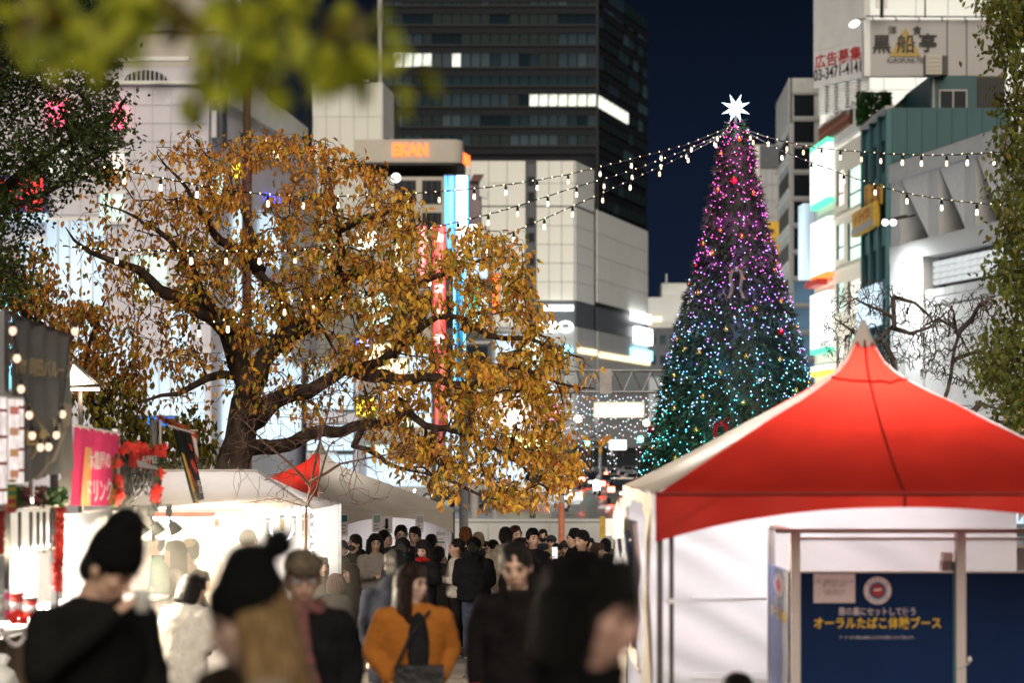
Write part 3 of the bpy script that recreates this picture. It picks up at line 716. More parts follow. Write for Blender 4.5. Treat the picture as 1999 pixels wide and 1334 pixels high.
def far_right():
    A = at(1521, 880, 185); B = at(1547, 880, 172); C = at(1600, 880, 172)
    t = thing('striped_grey_building', 'slim pale building with banded windows on its narrow side beside the light boxes', 'building', (B.x, 172, -.15))
    f = Face((A.x, 185, 0), (B.x, 172, 0)); g = Face((B.x, 172, 0), (C.x, 172, 0)); H = at(0, 152, 172).z
    MB().prism([(A.x, 185), (B.x, 172), (C.x, 172), (C.x, 195), (at(1524, 880, 195).x, 195)], -.15, H).build('wall', M_conc, t, world=True)
    for k in range(9):
        v = H - 5.2 - k * 2.6
        f.panel('window', M_winglass if k not in (4, 6) else E_dim[2], t, (.6, f.L - .8, v, v + 1.5), 0, .06)
        f.panel('sill', M_signw, t, (.4, f.L - .6, v - .3, v), 0, .3)
    f.panel('corner_pier', M_conc, t, (f.L - .9, f.L, 0, H), 0, .2)
    f.panel('crown_band', M_signw, t, (0, f.L, H - 3.2, H), 0, .25)
    ngl = emat('blue_stair_glow', (.10, .17, .24), .6, 'NONE', .5, .3)
    for k in range(14):
        v = H - 1.2 - k * 1.9
        g.panel('window', M_winglass if k < 7 else ngl, t, (.1, g.L - .4, v - 1.5, v), 0, .06)
        g.panel('window_bar', M_signg, t, (0, g.L, v, v + .16), 0, .16)
    area(t, f.pt(f.L * .5, 1, 18), (5, 3), 2300, (.95, 1, .93), f.pt(f.L * .5, 16, 0), 'facade_fill')  # added fill for the narrow banded side, no lamp seen
    D = 270; a = at(1470, 880, D); b = at(1530, 880, D)
    u = thing('distant_grey_building', 'distant grey building with a pale left edge behind the top of the Christmas tree', 'building', (a.x, D, -.15))
    k = Face((a.x, D, 0), (b.x, D, 0)); H = at(0, 282, D).z
    MB().prism([(a.x, D), (b.x, D), (b.x, D + 15), (a.x, D + 15)], -.15, H).build('wall', M_grey, u, world=True)
    k.panel('pale_edge', M_white, u, k.rect(1472, 284, 1482, 700), 0, .2); k.panel('dark_cap', M_dgrey, u, k.rect(1484, 284, 1530, 328), 0, .2)
    k.grid('wall_panel', [M_grey], u, k.rect(1484, 330, 1530, 700), 4, 12, .05, 0, .12)
    ys = thing('yellow_sign', 'tall yellow vertical sign behind the right edge of the Christmas tree', 'sign', at(1508, 520, D - 60))
    q = Face((at(1493, 880, 210).x, 210, 0), (at(1523, 880, 210).x, 210, 0))
    q.panel('board', M_yellow, ys, q.rect(1493, 432, 1521, 590), -.4, 0)
    for i, c in enumerate('カラオケ'): lettering(c, .6, M_maroon, ys, q.textM(q.uv(1507, 452 + i * 24)[0], q.uv(1507, 452 + i * 24)[1], .03), .01)
    # low far buildings in the gap left of the christmas tree
    for (x0, x1, y, D, lab) in ((1262, 1345, 552, 420, 'far pale grey building with stepped roof between the white store and the Christmas tree'),):
        a = at(x0, 880, D); b = at(x1 + 30, 880, D); v = thing('stepped_grey_building', lab, 'building', (a.x, D, -.15)); h = Face((a.x, D, 0), (b.x, D, 0))
        h.panel('wall', M_grey, v, h.rect(x0, 640, x1 + 30, 879), -10, 0); h.panel('lower_roof', M_conc, v, h.rect(x0, 580, x1 + 30, 640), -8, -1)
        h.panel('upper_roof', M_conc, v, h.rect(1293, 552, x1 + 30, 582), -8, -1.5); h.panel('dark_storey', M_dgrey, v, h.rect(x0, 640, x1 + 30, 735), 0, .3)
        h.panel('lit_strip', E_warm, v, h.rect(x0, 618, 1292, 628), -1, -.6)
        for q_ in range(4): h.panel('window', E_dim[2], v, h.rect(1268 + q_ * 20, 655, 1280 + q_ * 20, 672), .3, .4); h.panel('window', E_dim[0], v, h.rect(1268 + q_ * 20, 695, 1280 + q_ * 20, 712), .3, .4)
        MB().tube([at(1301, 552, D), at(1301, 535, D)], .15, 5).build('mast', M_metal, v, world=True)
        area(v, (a.x + 3, D - 25, 3), (8, 3), 3000, (.8, .95, 1), (a.x + 4, D, 25), 'facade_fill')  # unseen fill added to brighten this far front
    D = 640; a = at(1150, 880, D); b = at(1345, 880, D); v = thing('far_dark_building', 'far dark building closing the avenue behind the light curtain', 'building', (a.x, D, -.15)); h = Face((a.x, D, 0), (b.x, D, 0))
    h.panel('wall', M_dgrey, v, h.rect(1150, 715, 1345, 880), -10, 0)
    for i in range(8):
        for j in range(4): h.panel('window', rnd.choice([E_dim[2], E_dim[0], M_winglass]), v, h.rect(1156 + i * 23, 730 + j * 32, 1170 + i * 23, 745 + j * 32), 0, .2)
far_right()
# ------------------------------------------------------------------ signs and shops seen through the autumn tree
def sign_box(name, label, px, d, em, edge=None, txt=None, tmat=None, vertical=True, depth=.5, cat='sign', n_seg=0):
    x0, y0, x1, y1 = px
    a = at(x0, 880, d); b = at(x1, 880, d); f = Face((a.x, d, 0), (b.x, d, 0)); r = f.rect(x0, y0, x1, y1)
    t = thing(name, label, cat, f.pt((r[0] + r[1]) / 2, r[2], 0))
    f.panel('casing', M_dmetal, t, (r[0] - .08, r[1] + .08, r[2] - .08, r[3] + .08), -depth, -.02)
    f.panel('lit_face', em, t, r, -.02, .02)
    f.panel('bracket', M_metal, t, (r[0] + .1, r[0] + .25, r[2] - .6, r[2] - .08), -depth * .7, -depth * .4)
    if edge:
        wd = (r[1] - r[0]) * .12
        f.panel('lit_edge', edge, t, (r[0], r[0] + wd, r[2], r[3]), .02, .05); f.panel('lit_edge', edge, t, (r[1] - wd, r[1], r[2], r[3]), .02, .05)
    if txt:
        n = len(txt)
        for i, c in enumerate(txt):
            if vertical:
                h = (r[3] - r[2]) / n; s_ = min(h, (r[1] - r[0])) * .85
                lettering(c, s_, tmat, t, f.textM((r[0] + r[1]) / 2, r[3] - (i + .5) * h, .05), .01, bold=.02)
        if not vertical: lettering(txt, (r[3] - r[2]) * .8, tmat, t, f.textM((r[0] + r[1]) / 2, (r[2] + r[3]) / 2, .05), .01, width=(r[1] - r[0]) * .85, bold=.01)
    return t
sign_box('vertical_sign', 'tall slim sky blue lit sign with pink flecks below the round neon corner', (868, 343, 886, 500), 176, emat('blue_flecked_sign', (.22, .62, 1.0), 1.6, var=.6, vscale=1.4), E_blue)
sign_box('vertical_sign', 'tall white lit sign with glowing blue rim right of the slim sky blue sign', (889, 343, 914, 505), 174, E_white, E_blue)
sign_box('plum_sign', 'unlit plum coloured gabled sign tower right of the blue rimmed white sign', (915, 356, 938, 440), 178, mat('plum_board', (.26, .20, .23), .5))
pr = MB()
for (x, y) in ((938, 340), (950, 352), (955, 372), (950, 388), (938, 385)): pass
q_ = [at(x, y, 177.5) for (x, y) in ((936, 338), (946, 345), (955, 366), (950, 388), (936, 382))]
hx = thing('white_gable_box', 'small white hexagonal gable box beside the plum coloured sign', 'sign', at(945, 388, 177.5))
pr.add(q_ + [p + Vector((0, .8, 0)) for p in q_], [(0, 1, 2, 3, 4)] + [(i, i + 5, (i + 1) % 5 + 5, (i + 1) % 5) for i in range(5)] + [(9, 8, 7, 6, 5)]).build('shell', M_whiteb, hx, world=True)
MB().add([at(918, 354, 177.4), at(937, 354, 177.4), at(945, 340, 177.4), at(924, 340, 177.4)] + [at(918, 354, 178), at(937, 354, 178), at(945, 340, 178), at(924, 340, 178)], [(0, 1, 2, 3), (7, 6, 5, 4), (0, 4, 5, 1), (1, 5, 6, 2), (2, 6, 7, 3), (3, 7, 4, 0)]).build('gable_roof', M_maroon, hx, world=True)
sign_box('small_white_sign', 'small white rounded lit sign under the plum coloured sign', (916, 439, 932, 480), 172, E_white)
sign_box('karaoke_sign', 'tall red rimmed lit sign with white letters behind the autumn crown', (846, 440, 869, 690), 168, emat('red_sign_face', (1.0, .22, .18), 1.2, var=.9, vscale=1.3), E_red, 'カラオケ館', E_white)
sign_box('red_sign', 'narrow red and white lit sign left of the tall red karaoke sign', (816, 442, 832, 560), 170, emat('red_white_sign', (1.0, .35, .35), 2.0, var=.7, vscale=1.5), E_red)
sign_box('cyan_led_column', 'tall cyan led column sign behind the crown right of the karaoke sign', (886, 520, 908, 760), 166, emat('cyan_led', (.08, .55, 1.0), .8, var=1.0, vscale=2.2), E_cyan)
sign_box('cream_sign', 'tall cream lit sign behind the middle of the autumn crown', (770, 410, 792, 560), 171, emat('cream_face', (1.0, .93, .62), 1.2, var=.4, vscale=1.5))
sign_box('orange_sign', 'small orange lit sign behind the right edge of the autumn crown', (962, 535, 974, 610), 150, E_orange)
sign_box('round_white_lamp_sign', 'bright white square sign high behind the middle of the crown', (698, 452, 734, 486), 160, E_white)
sign_box('red_strip_sign', 'long thin red lit strip below the karaoke sign behind the lower branches', (850, 694, 870, 880), 164, emat('red_strip', (1.0, .25, .22), .8, var=1.0, vscale=2.0), E_red)
sign_box('blue_sign', 'small rounded indigo and white sign low behind the tree fork', (695, 660, 724, 678), 140, emat('indigo_white', (.55, .62, 1.0), 2.2), E_indigo)
sign_box('yellow_clover_sign', 'bright yellow round sign behind the lower branches', (697, 778, 732, 812), 130, E_yell)
sign_box('blue_white_hoarding', 'wide pale blue lit hoarding behind the lower branches', (746, 752, 826, 806), 135, emat('pale_blue_face', (.72, .80, 1.0), 1.5, var=.4, vscale=1.0))
sign_box('cream_window_sign', 'cream lit window above the pale blue hoarding', (755, 700, 796, 748), 138, E_warm)
sign_box('white_led_sign', 'white lit shop sign at pavement level over the white tents', (600, 830, 690, 880), 120, E_shop)
sign_box('yellow_canopy_sign', 'long lemon yellow lit shop canopy low at the right end of the branches', (985, 850, 1070, 880), 128, emat('lemon_face', (.95, 1.0, .45), 2.2, var=.4, vscale=1.0))
sign_box('pink_sign', 'pink lit sign behind the right tips of the branches', (1048, 790, 1092, 822), 146, emat('pink_face', (1.0, .35, .5), 1.7, var=.6, vscale=1.2))
sign_box('white_shop_front', 'bright white shop front behind the lowest branches', (870, 835, 975, 905), 132, E_shop)
sign_box('pale_shop_front', 'pale lit shop front behind the middle branches', (826, 700, 842, 830), 152, E_shop)
sign_box('cyan_shop_front', 'small cyan and green lit sign behind the middle right branches', (918, 560, 934, 600), 155, E_green)
sign_box('lantern_sign', 'lit cream block sign under the light curtain', (1190, 860, 1222, 878), 230, E_white)
sign_box('lit_gallery', 'long cream lit upper window of a shop behind the light curtain', (1160, 786, 1257, 815), 240, emat('gallery_glow', (1.0, .88, .62), 1.4, var=.3, vscale=.5), cat='shop window')
sign_box('shop_sign', 'grey shop front lit from inside above the parked traffic', (930, 760, 1060, 845), 160, emat('mixed_shop', (1.0, .82, .70), .9, var=.9, vscale=.9), cat='shop window')
sign_box('white_shop_window', 'cold white shop window low behind the trunk', (600, 720, 690, 800), 150, E_shop, cat='shop window')
sign_box('blue_shop_fascia', 'blue fascia of a shop behind the stall banners', (268, 815, 345, 832), 110, emat('blue_fascia', (.05, .25, .9), 1.2))
# shops that carry these signs
def shop_block(x0, x1, y, d, m, lab, nm):
    a = at(x0, 880, d); b = at(x1, 880, d); f = Face((a.x, d, 0), (b.x, d, 0)); t = thing(nm, lab, 'building', (a.x, d, -.15)); r = f.rect(x0, y, x1, 880)
    MB().prism([(a.x, d), (b.x, d), (b.x, d + 14), (a.x, d + 14)], -.15, r[3]).build('wall', m, t, world=True)
    nf = max(2, int(r[3] / 3.2)); nw = max(2, int((b.x - a.x) / 2.4))
    mm = [E_pane, E_paneg, E_shop, M_winglass, E_dim[2], E_warm, M_winglass]
    for j in range(nf):
        for i in range(nw):
            w = (b.x - a.x) / nw; h = r[3] / nf
            f.panel('window', rnd.choice(mm), t, (i * w + .3, (i + 1) * w - .3, j * h + .9, (j + 1) * h - .5), 0, .06)
        f.panel('floor_band', M_signg, t, (0, f.L, (j + 1) * h - .3, (j + 1) * h - .1), 0, .25)
    f.panel('street_window', E_shop, t, (.4, f.L - .4, .2, 2.6), .05, .12)
shop_block(598, 700, 700, 172, M_lav, 'low pale shop building behind the trunk of the autumn tree', 'shop_building')
shop_block(700, 842, 560, 182, M_beige, 'tall beige shop building behind the middle of the autumn crown', 'shop_building')
shop_block(842, 960, 470, 183, M_dgrey, 'dark shop building carrying the blue and red vertical signs', 'shop_building')
shop_block(960, 1062, 640, 186, M_grey, 'grey shop building behind the right edge of the autumn crown', 'shop_building')

# ------------------------------------------------------------------ traffic
M_carw = mat('car_white', (.62, .62, .62), .25, coat=.6, var=.02); M_cark = mat('car_black', (.012, .012, .014), .2, coat=.8, var=.02); M_cars = mat('car_silver', (.32, .33, .34), .25, .5, coat=.6, var=.02)
M_tyre = mat('tyre', (.012, .012, .012), .8)
E_tail = emat('tail_light', (1.0, .09, .045), 34.0, 'NONE'); E_head = emat('head_light', (1.0, .93, .82), 22.0, 'NONE'); E_plate = emat('plate_light', (1, .9, .75), 3.0, 'NONE')
E_globe = emat('lamp_globe', (1.0, .82, .55), 9.0)
def make_car(paint, taxi=False):
    t = thing('parked_car', 'car', 'car')
    prof = [(-2.1, .35), (-2.15, .75), (-1.95, .95), (-1.5, 1.0), (-1.0, 1.42), (.55, 1.45), (1.15, 1.0), (1.95, .88), (2.1, .6), (2.08, .32)]
    m = MB(); ls = []
    for s in (-1, 1):
        ls.append([Vector((s * (.84 if z < 1.02 else .66), y, z)) for y, z in prof])
    n = len(prof); m.add(ls[0] + ls[1], [list(range(n)), [n + i for i in range(n)][::-1]] + [(i, n + i, n + (i + 1) % n, (i + 1) % n) for i in range(n)])
    m.build('body', paint, t)
    MB().quad((-.6, -1.48, 1.03), (.6, -1.48, 1.03), (.56, -1.06, 1.38), (-.56, -1.06, 1.38)).build('rear_window', M_winglass, t).location = (0, -.03, .02)
    MB().quad((.6, 1.12, 1.05), (-.6, 1.12, 1.05), (-.56, .62, 1.4), (.56, .62, 1.4)).build('windscreen', M_winglass, t).location = (0, .03, .02)
    for s in (-1, 1):
        MB().quad((s * .78, -1.0, 1.03), (s * .78, .9, 1.03), (s * .67, .5, 1.36), (s * .67, -.9, 1.36)).build('side_window', M_winglass, t).location = (s * .03, 0, 0)
        for y in (-1.3, 1.32):
            k = MB(); k.tube([(s * .70, y, .31), (s * .88, y, .31)], .31, 12); wq = k.build('wheel', M_tyre, t)
            k = MB(); k.tube([(s * .87, y, .31), (s * .895, y, .31)], .18, 8); k.build('rim', M_metal, wq)
        MB().box((s * .66, -2.12, .82), (.36, .06, .26)).build('tail_light', E_tail, t)
        MB().box((s * .64, 2.06, .68), (.28, .06, .14)).build('head_light', E_head, t)
    MB().box((0, -2.17, .6), (.34, .03, .16)).build('number_plate', E_plate, t)
    return t
protos = [make_car(M_carw), make_car(M_cark), make_car(M_cars)]
CARS = [(1188, 165, 2, 0), (1240, 175, 2, 0), (1150, 190, 1, 0), (1205, 215, 1, 0), (1170, 230, 0, 0), (1228, 250, 2, 0), (1142, 260, 2, 0), (1192, 285, 0, 0), (1215, 310, 1, 0), (1240, 330, 0, 0), (1165, 340, 2, 0), (1200, 380, 1, 0), (1228, 420, 0, 0), (1180, 440, 2, 0), (1212, 500, 1, 0), (1238, 540, 2, 0), (1136, 205, 2, 0), (1160, 200, 1, 0), (1222, 196, 0, 0), (1248, 225, 1, 0), (1150, 300, 0, 0), (1178, 330, 1, 0), (1232, 290, 2, 0), (1190, 350, 2, 0), (1222, 370, 1, 0), (1160, 480, 0, 0),
        (1090, 150, 0, 1), (1046, 170, 1, 1), (1115, 200, 2, 1), (1065, 230, 0, 1), (1120, 280, 1, 1), (1132, 240, 0, 1), (1100, 330, 2, 1), (1080, 190, 1, 1), (985, 130, 0, 2), (925, 126, 1, 2), (1052, 122, 2, 2), (1215, 140, 1, 0), (880, 140, 2, 2)]
names = ['white', 'black', 'silver']
for i, (px, d, k, mode) in enumerate(CARS):
    o = copy_tree(protos[k]); p = at(px, 880, d); o.location = (p.x, d, -.15)
    o.rotation_euler = (0, 0, R(rnd.uniform(-4, 4)) + (0 if mode == 0 else math.pi if mode == 1 else math.pi / 2))
    if mode == 0: o['label'] = '%s car waiting in the far evening traffic with red tail lights on' % names[k]; o['group'] = 'cars queuing away down the avenue'
    elif mode == 1: o['label'] = '%s car coming up the avenue with bright head lights behind the branches' % names[k]; o['group'] = 'cars driving towards the plaza'
    else: o['label'] = '%s car crossing side on just beyond the plaza wall' % names[k]; o['group'] = 'cars crossing in front of the plaza'
    o['category'] = 'car'
def drop(o):
    for c in list(o.children): drop(c)
    bpy.data.objects.remove(o)
for p in protos: drop(p)

for i, (px, d) in enumerate(((1128, 210), (1262, 240), (1140, 290), (1252, 330), (1150, 400), (1246, 460), (1158, 560))):
    p = at(px, 880, d); o = thing('street_lamp', 'tall lamp post with a glowing warm globe along the far avenue', 'street lamp', (p.x, d, -.15), group='street lamps along the avenue')
    MB().tube([(0, 0, 0), (0, 0, 5.6)], [.11, .06], 7).build('post', M_dmetal, o); MB().tube([(0, 0, 0), (0, 0, .5)], .2, 8).build('base', M_dmetal, o); MB().ell((0, 0, 5.8), .3, None, 10, 7).build('globe', E_globe, o, True)
# traffic lights, poles and flags
def signal(px, py, d, lab, em):
    p = at(px, py, d); t = thing('traffic_light', lab, 'traffic light', (p.x + .5, d, -.15))
    MB().tube([(p.x + .9, d, -.15), (p.x + .9, d, p.z + .4)], .09, 8).build('pole', M_metal, t, world=True)
    MB().tube([(p.x + .9, d, p.z + .2), (p.x - .1, d, p.z + .2)], .05, 6).build('arm', M_metal, t, world=True)
    MB().box((p.x + .45, d, p.z), (1.25, .2, .42)).build('housing', M_dgrey, t, world=True)
    for k in range(3): MB().ell((p.x + k * .4, d - .12, p.z), (.17, .06, .17)).build('lens', em if k == 0 else M_black, t, world=True)
E_sig = emat('signal_green', (.12, 1.0, .75), 14.0)
signal(1250, 858, 150, 'green traffic light beside the left edge of the Christmas tree', E_sig)
signal(1147, 866, 170, 'small green traffic light at the right tips of the branches', E_sig)
for (x, d, wd, y0, y1, m, lab) in ((1097, 80, .16, 700, 1040, M_pole, 'tall pale pole carrying two red hanging flags'), (1040, 86, .2, 872, 1046, M_dgrey, 'dark bare post below the branch tips'), (1096, 70, .17, 985, 1085, mat('orange_post', (.75, .25, .14), .5), 'short orange painted post in front of the low wall'), (926, 84, .28, 960, 1040, M_pole, 'broad pale bollard post behind the ginger haired man'), (966, 90, .22, 955, 1040, M_pole, 'slimmer pale bollard post right of the broad one')):
    p0 = at(x, y0, d); t = thing('street_pole', lab, 'pole', (p0.x, d, gz(d) - (.15 if d > 73 else 0)))
    zb = gz(d) - (.15 if d > 73 else 0.03)
    MB().tube([(p0.x, d, zb), (p0.x, d, p0.z)], wd / 2 * 1.1, 10).build('shaft', m, t, world=True)
    MB().tube([(p0.x, d, zb), (p0.x, d, zb + .12)], wd / 2 * 1.6, 10).build('base_plate', M_metal, t, world=True); MB().ell((p0.x, d, p0.z), (wd / 2 * 1.1, wd / 2 * 1.1, wd * .3)).build('cap', m, t, world=True)
    if x == 1097:
        for (xx, lb) in ((1083, 'faded red hanging flag on the left of the tall pale pole'), (1118, 'red hanging flag with white lines on the right of the tall pale pole')):
            fl = thing('street_flag', lb, 'flag', at(xx, 952, d)); f = Face((at(xx - 9, 0, d).x, d - .1, 0), (at(xx + 10, 0, d).x, d - .1, 0))
            m_ = MB(); z0, z1 = at(0, 952, d).z, at(0, 902, d).z
            for k in range(6):
                a = k / 6; b = (k + 1) / 6
                m_.quad(f.pt(a * f.L, z0, .03 * math.sin(a * 6)), f.pt(b * f.L, z0, .03 * math.sin(b * 6)), f.pt(b * f.L, z1, 0), f.pt(a * f.L, z1, 0))
            m_.build('cloth', mat('red_flag_%d' % xx, (.55, .07, .06), .7), fl, world=True)
            for k in range(3): f.panel('white_line', M_signw, fl, (.05, f.L - .05, z0 + .2 + k * .22, z0 + .25 + k * .22), .05, .06)
            MB().tube([at(xx - 10, 901, d - .1), at(xx + 12, 901, d - .1), at(1097, 901, d)], .02, 5).build('arm', M_metal, fl, world=True)
yb = thing('yellow_post_box', 'small yellow and white notice box on the low wall left of the red tent', 'notice box', at(1180, 1045, 70))
MB().box(at(1176, 1030, 70), (.14, .2, .62)).build('yellow_panel', M_yellow, yb, world=True); MB().box(at(1189, 1030, 70.05), (.2, .2, .5)).build('white_panel', E_pane, yb, world=True)
MB().tube([at(1181, 1052, 70.1), at(1181, 1030, 70.1)], .03, 6).build('stand', M_metal, yb, world=True)

# ------------------------------------------------------------------ truss arch with a light curtain
def truss():
    d = 64; t = thing('lighting_truss', 'grey lattice truss beam spanning the plaza behind the tree', 'truss', at(1140, 767, d))
    y0, y1 = 724, 766; x0, x1 = 905, 1308
    for (y, dy) in ((y0, 0), (y0, .4), (y1, 0), (y1, .4)):
        MB().tube([at(x0, y, d) + Vector((0, dy, 0)), at(x1, y, d) + Vector((0, dy, 0))], .035, 6).build('chord', M_metal, t, world=True)
    n = 11; w = (x1 - x0) / n
    for i in range(n):
        for s in (0, 1):
            a, b = (y0, y1) if s == 0 else (y1, y0)
            MB().tube([at(x0 + (i + s * .5) * w, a, d), at(x0 + (i + .5 + s * .5) * w, b, d)], .018, 5).build('lattice_bar', M_metal, t, world=True)
    MB().box(at(1182, 745, d) + Vector((0, .15, 0)), (.32, .5, .66)).build('joint_block', M_pole, t, world=True)
    for x in (x0, x1):
        p = at(x, 745, d); MB().tube([(p.x, d + .2, gz(d) - .03), (p.x, d + .2, p.z)], .12, 8).build('leg', M_metal, t, world=True)
    c = thing('light_curtain', 'curtain of tiny white and pink lights hanging from the lattice truss', 'light curtain', at(1180, 767, d + .1))
    cols = [emat('curtain_led_%d' % i, k, 4.0, 'NONE') for i, k in enumerate(((.8, .92, 1.0), (1.0, .6, .75), (.55, .85, 1.0)))]
    cord = MB(); beads = [MB(), MB(), MB()]
    for i in range(66):
        x = 930 + i * 5.7 + rnd.uniform(-1, 1); L = rnd.uniform(95, 150) if x < 1270 else rnd.uniform(60, 110)
        ye = 767 + L * (1.0 + .25 * math.sin(i * .7))
        cord.tube([at(x, 767, d + .1), at(x, ye, d + .1)], .004, 3)
        y = 772 + rnd.uniform(0, 14)
        while y < ye:
            beads[rnd.choice([0, 0, 0, 1, 2])].ell(at(x, y, d + .1) + Vector((rnd.uniform(-.02, .02), 0, 0)), .013, None, 5, 4); y += rnd.uniform(10, 24)
    tagp(cord.build('cord', M_signg, c, world=True), kind='stuff')
    for b, m in zip(beads, cols): tagp(b.build('bead_light', m, c, world=True), kind='stuff')
truss()
# red mast in front of the lavender store
mp = thing('maroon_mast', 'tall maroon steel mast rising out of frame before the lavender store', 'mast', (at(482, 880, 95).x, 95, -.15))
MB().tube([(at(482, 0, 95).x, 95, -.15), (at(482, 0, 95).x, 95, at(0, 265, 95).z)], .2, 10).build('lower_shaft', M_maroon, mp, world=True)
MB().tube([(at(482, 0, 95).x, 95, at(0, 265, 95).z), (at(482, 0, 95).x, 95, at(0, -60, 95).z)], .15, 10).build('upper_shaft', M_maroon, mp, world=True)
MB().tube([(at(482, 0, 95).x, 95, at(0, 268, 95).z), (at(482, 0, 95).x, 95, at(0, 262, 95).z)], .26, 10).build('collar', M_dmetal, mp, world=True)
# ------------------------------------------------------------------ tent fabrics
M_tred = mat('red_canvas', (0.64, 0.036, 0.022), .6, var=.06, vscale=2, bump=.15, bscale=8, trans=.58)
M_tseam = mat('red_seam', (0.25, 0.016, 0.010), .7, var=.05)
M_twht = mat('white_canvas', (0.52, 0.49, 0.455), .6, var=.06, vscale=2, bump=.2, bscale=5, trans=.10)
M_tbei = mat('beige_canvas', (0.62, 0.57, 0.49), .65, var=.06, vscale=2, bump=.2, bscale=5, trans=.3)
M_vinyl = mat('white_vinyl', (0.80, 0.80, 0.82), .35, var=.03, vscale=1.5, bump=.5, bscale=2.2, trans=.15)
M_tlav = mat('pale_roof_canvas', (0.62, 0.585, 0.60), .6, var=.06, vscale=2, bump=.2, bscale=5, trans=.3)
M_tpole = mat('tent_pole', (0.10, 0.07, 0.075), .45, .3, var=.1)
M_alu = mat('booth_frame', (0.56, 0.50, 0.48), .4, .5, var=.06)
M_navy = mat('navy_banner', (0.004, 0.021, 0.085), .6, var=.12, vscale=1.2, spec=.12)
M_navyl = mat('navy_banner_side', (0.10, 0.13, 0.28), .5, var=.08)  # lighter navy, the booth side's lit and hazy look put into colour
M_ltext = mat('pale_print', (0.62, 0.60, 0.62), .6, var=.02)
M_ytext = mat('yellow_print', (0.80, 0.54, 0.03), .6, var=.02)
M_paper = mat('paper', (0.72, 0.66, 0.68), .6, var=.03)
M_ink = mat('ink', (0.02, 0.02, 0.025), .6)

HS = [(0, 0), (.2, .165), (.43, .355), (.56, .47), (.684, .58), (.78, .66), (.86, .737), (.91, .795), (.95, .86), (1, 1)]
def pagoda(t, corners, peak, ztop, zeave, mats, seam=True, val=(.075, .215), na=44):
    """corners: four eave corners in order (front-left, front-right, back-right, back-left); mats per side"""
    pk = Vector((peak[0], peak[1]))
    for k in range(4):
        a = Vector(corners[k]); b = Vector(corners[(k + 1) % 4]); m = MB(); rows = []
        mid = (a + b) / 2
        for (s, h) in HS:
            row = []
            for i in range(na + 1):
                q = i / na; fo_ = 0.0
                for qq, sd in ((q, 0), (1 - q, 3.1)):
                    aa = math.atan2(s + .02, qq + .02); dd = math.hypot(s, qq); fo_ += .034 * noise.noise(Vector((aa * 7.5, sd + k * 4, dd * .7))) * math.exp(-dd * 1.3) * min(1, dd * 8)
                fo_ += .018 * noise.noise(Vector((q * 16, s * 2.2 + k, 1.0))) * math.sin(math.pi * min(1, s * 1.1))
                e = a.lerp(b, q); tp = pk + (e - pk) * .035
                xy = e.lerp(tp, s); c = 1 - (2 * q - 1) ** 2
                wr = noise.noise(Vector((q * 7, s * 3, k * 5.0))) * .018 + .012 * math.sin(q * 40 + s * 9) * (1 - s) ** 3 * (abs(2 * q - 1) ** 2)
                row.append(Vector((xy.x, xy.y, zeave + (ztop - zeave) * h - .05 * c * math.sin(math.pi * s) + wr + fo_)))
            rows.append(row)
        m.rings(rows, cap=False, closed=False); m.build('canopy_panel', mats[k], t, True, True)
        nrm = (mid - pk).normalized()
        v = MB(); top = []; bot = []
        for i in range(na * 2 + 1):
            q = i / (na * 2); e = a.lerp(b, q) + nrm * .015; u = abs(2 * q - 1); d = val[0] + val[1] * u ** 2.2
            top.append(Vector((e.x, e.y, zeave + .005))); w_ = nrm * (.012 * math.sin(q * 31 + k)); bot.append(Vector((e.x + w_.x, e.y + w_.y, zeave - d)))
        v.rings([bot, top], cap=False, closed=False); v.build('valance', mats[k], t, True, True)
        if seam and k == 0:
            off = Vector((0, -.008, .008)); q = na // 2
            MB().tube([rows[j][q] + off for j in range(len(rows))], .008, 4).build('seam', M_tseam, t, False, True)
            MB().tube([rows[6][i] + off for i in range(na + 1)], .009, 4).build('seam', M_tseam, t, False, True)
            MB().tube([Vector((e.x, e.y, zeave)) + off for e in (a, b)], .016, 5).build('eave_rail', M_tseam, t, False, True)  # inner rail's shadow, drawn as a dark red strip on the canvas
            MB().tube([Vector((mid.x, mid.y - .02, zeave)), Vector((mid.x, mid.y - .02, zeave - .07))], .012, 5).build('seam', M_tseam, t, False, True)
            for (qa, qb) in ((.02, .13), (.98, .87)): MB().tube([Vector((a.lerp(b, qa).x, a.y + .03, zeave - .22)), Vector((a.lerp(b, qb).x, a.y + .03, zeave - .01))], .009, 4).build('brace', M_tseam, t, False, True)
    c = MB(); rr = [(.105, 0), (.085, .05), (.05, .12), (.03, .17), (.012, .21)]
    c.rings([[Vector((pk.x + math.cos(2 * math.pi * i / 10) * r, pk.y + math.sin(2 * math.pi * i / 10) * r, ztop - .05 + z)) for i in range(10)] for r, z in rr])
    c.build('peak_cap', M_twht, t, True, True)

def sheet(f, r, w=0.0, amp=.02, n=18, mz=8, seed=0, freq=5.0, ridge=0.0):
    u0, u1, v0, v1 = r; rows = []
    for j in range(mz + 1):
        v = v0 + (v1 - v0) * j / mz
        rows.append([f.pt(u0 + (u1 - u0) * i / n, v, w + amp * (noise.noise(Vector((i / n * freq, j / mz * freq * .35, seed))) + ridge * (.35 - abs(noise.noise(Vector((i / n * freq * .8 + j / mz * 1.6, j / mz * freq * .7 - i / n * .8, seed + 7))))) + .6 * noise.noise(Vector((i / n * freq * 2.3 + j * .3, j / mz * freq, seed + 3))))) for i in range(n + 1)])
    return MB().rings(rows, cap=False, closed=False)

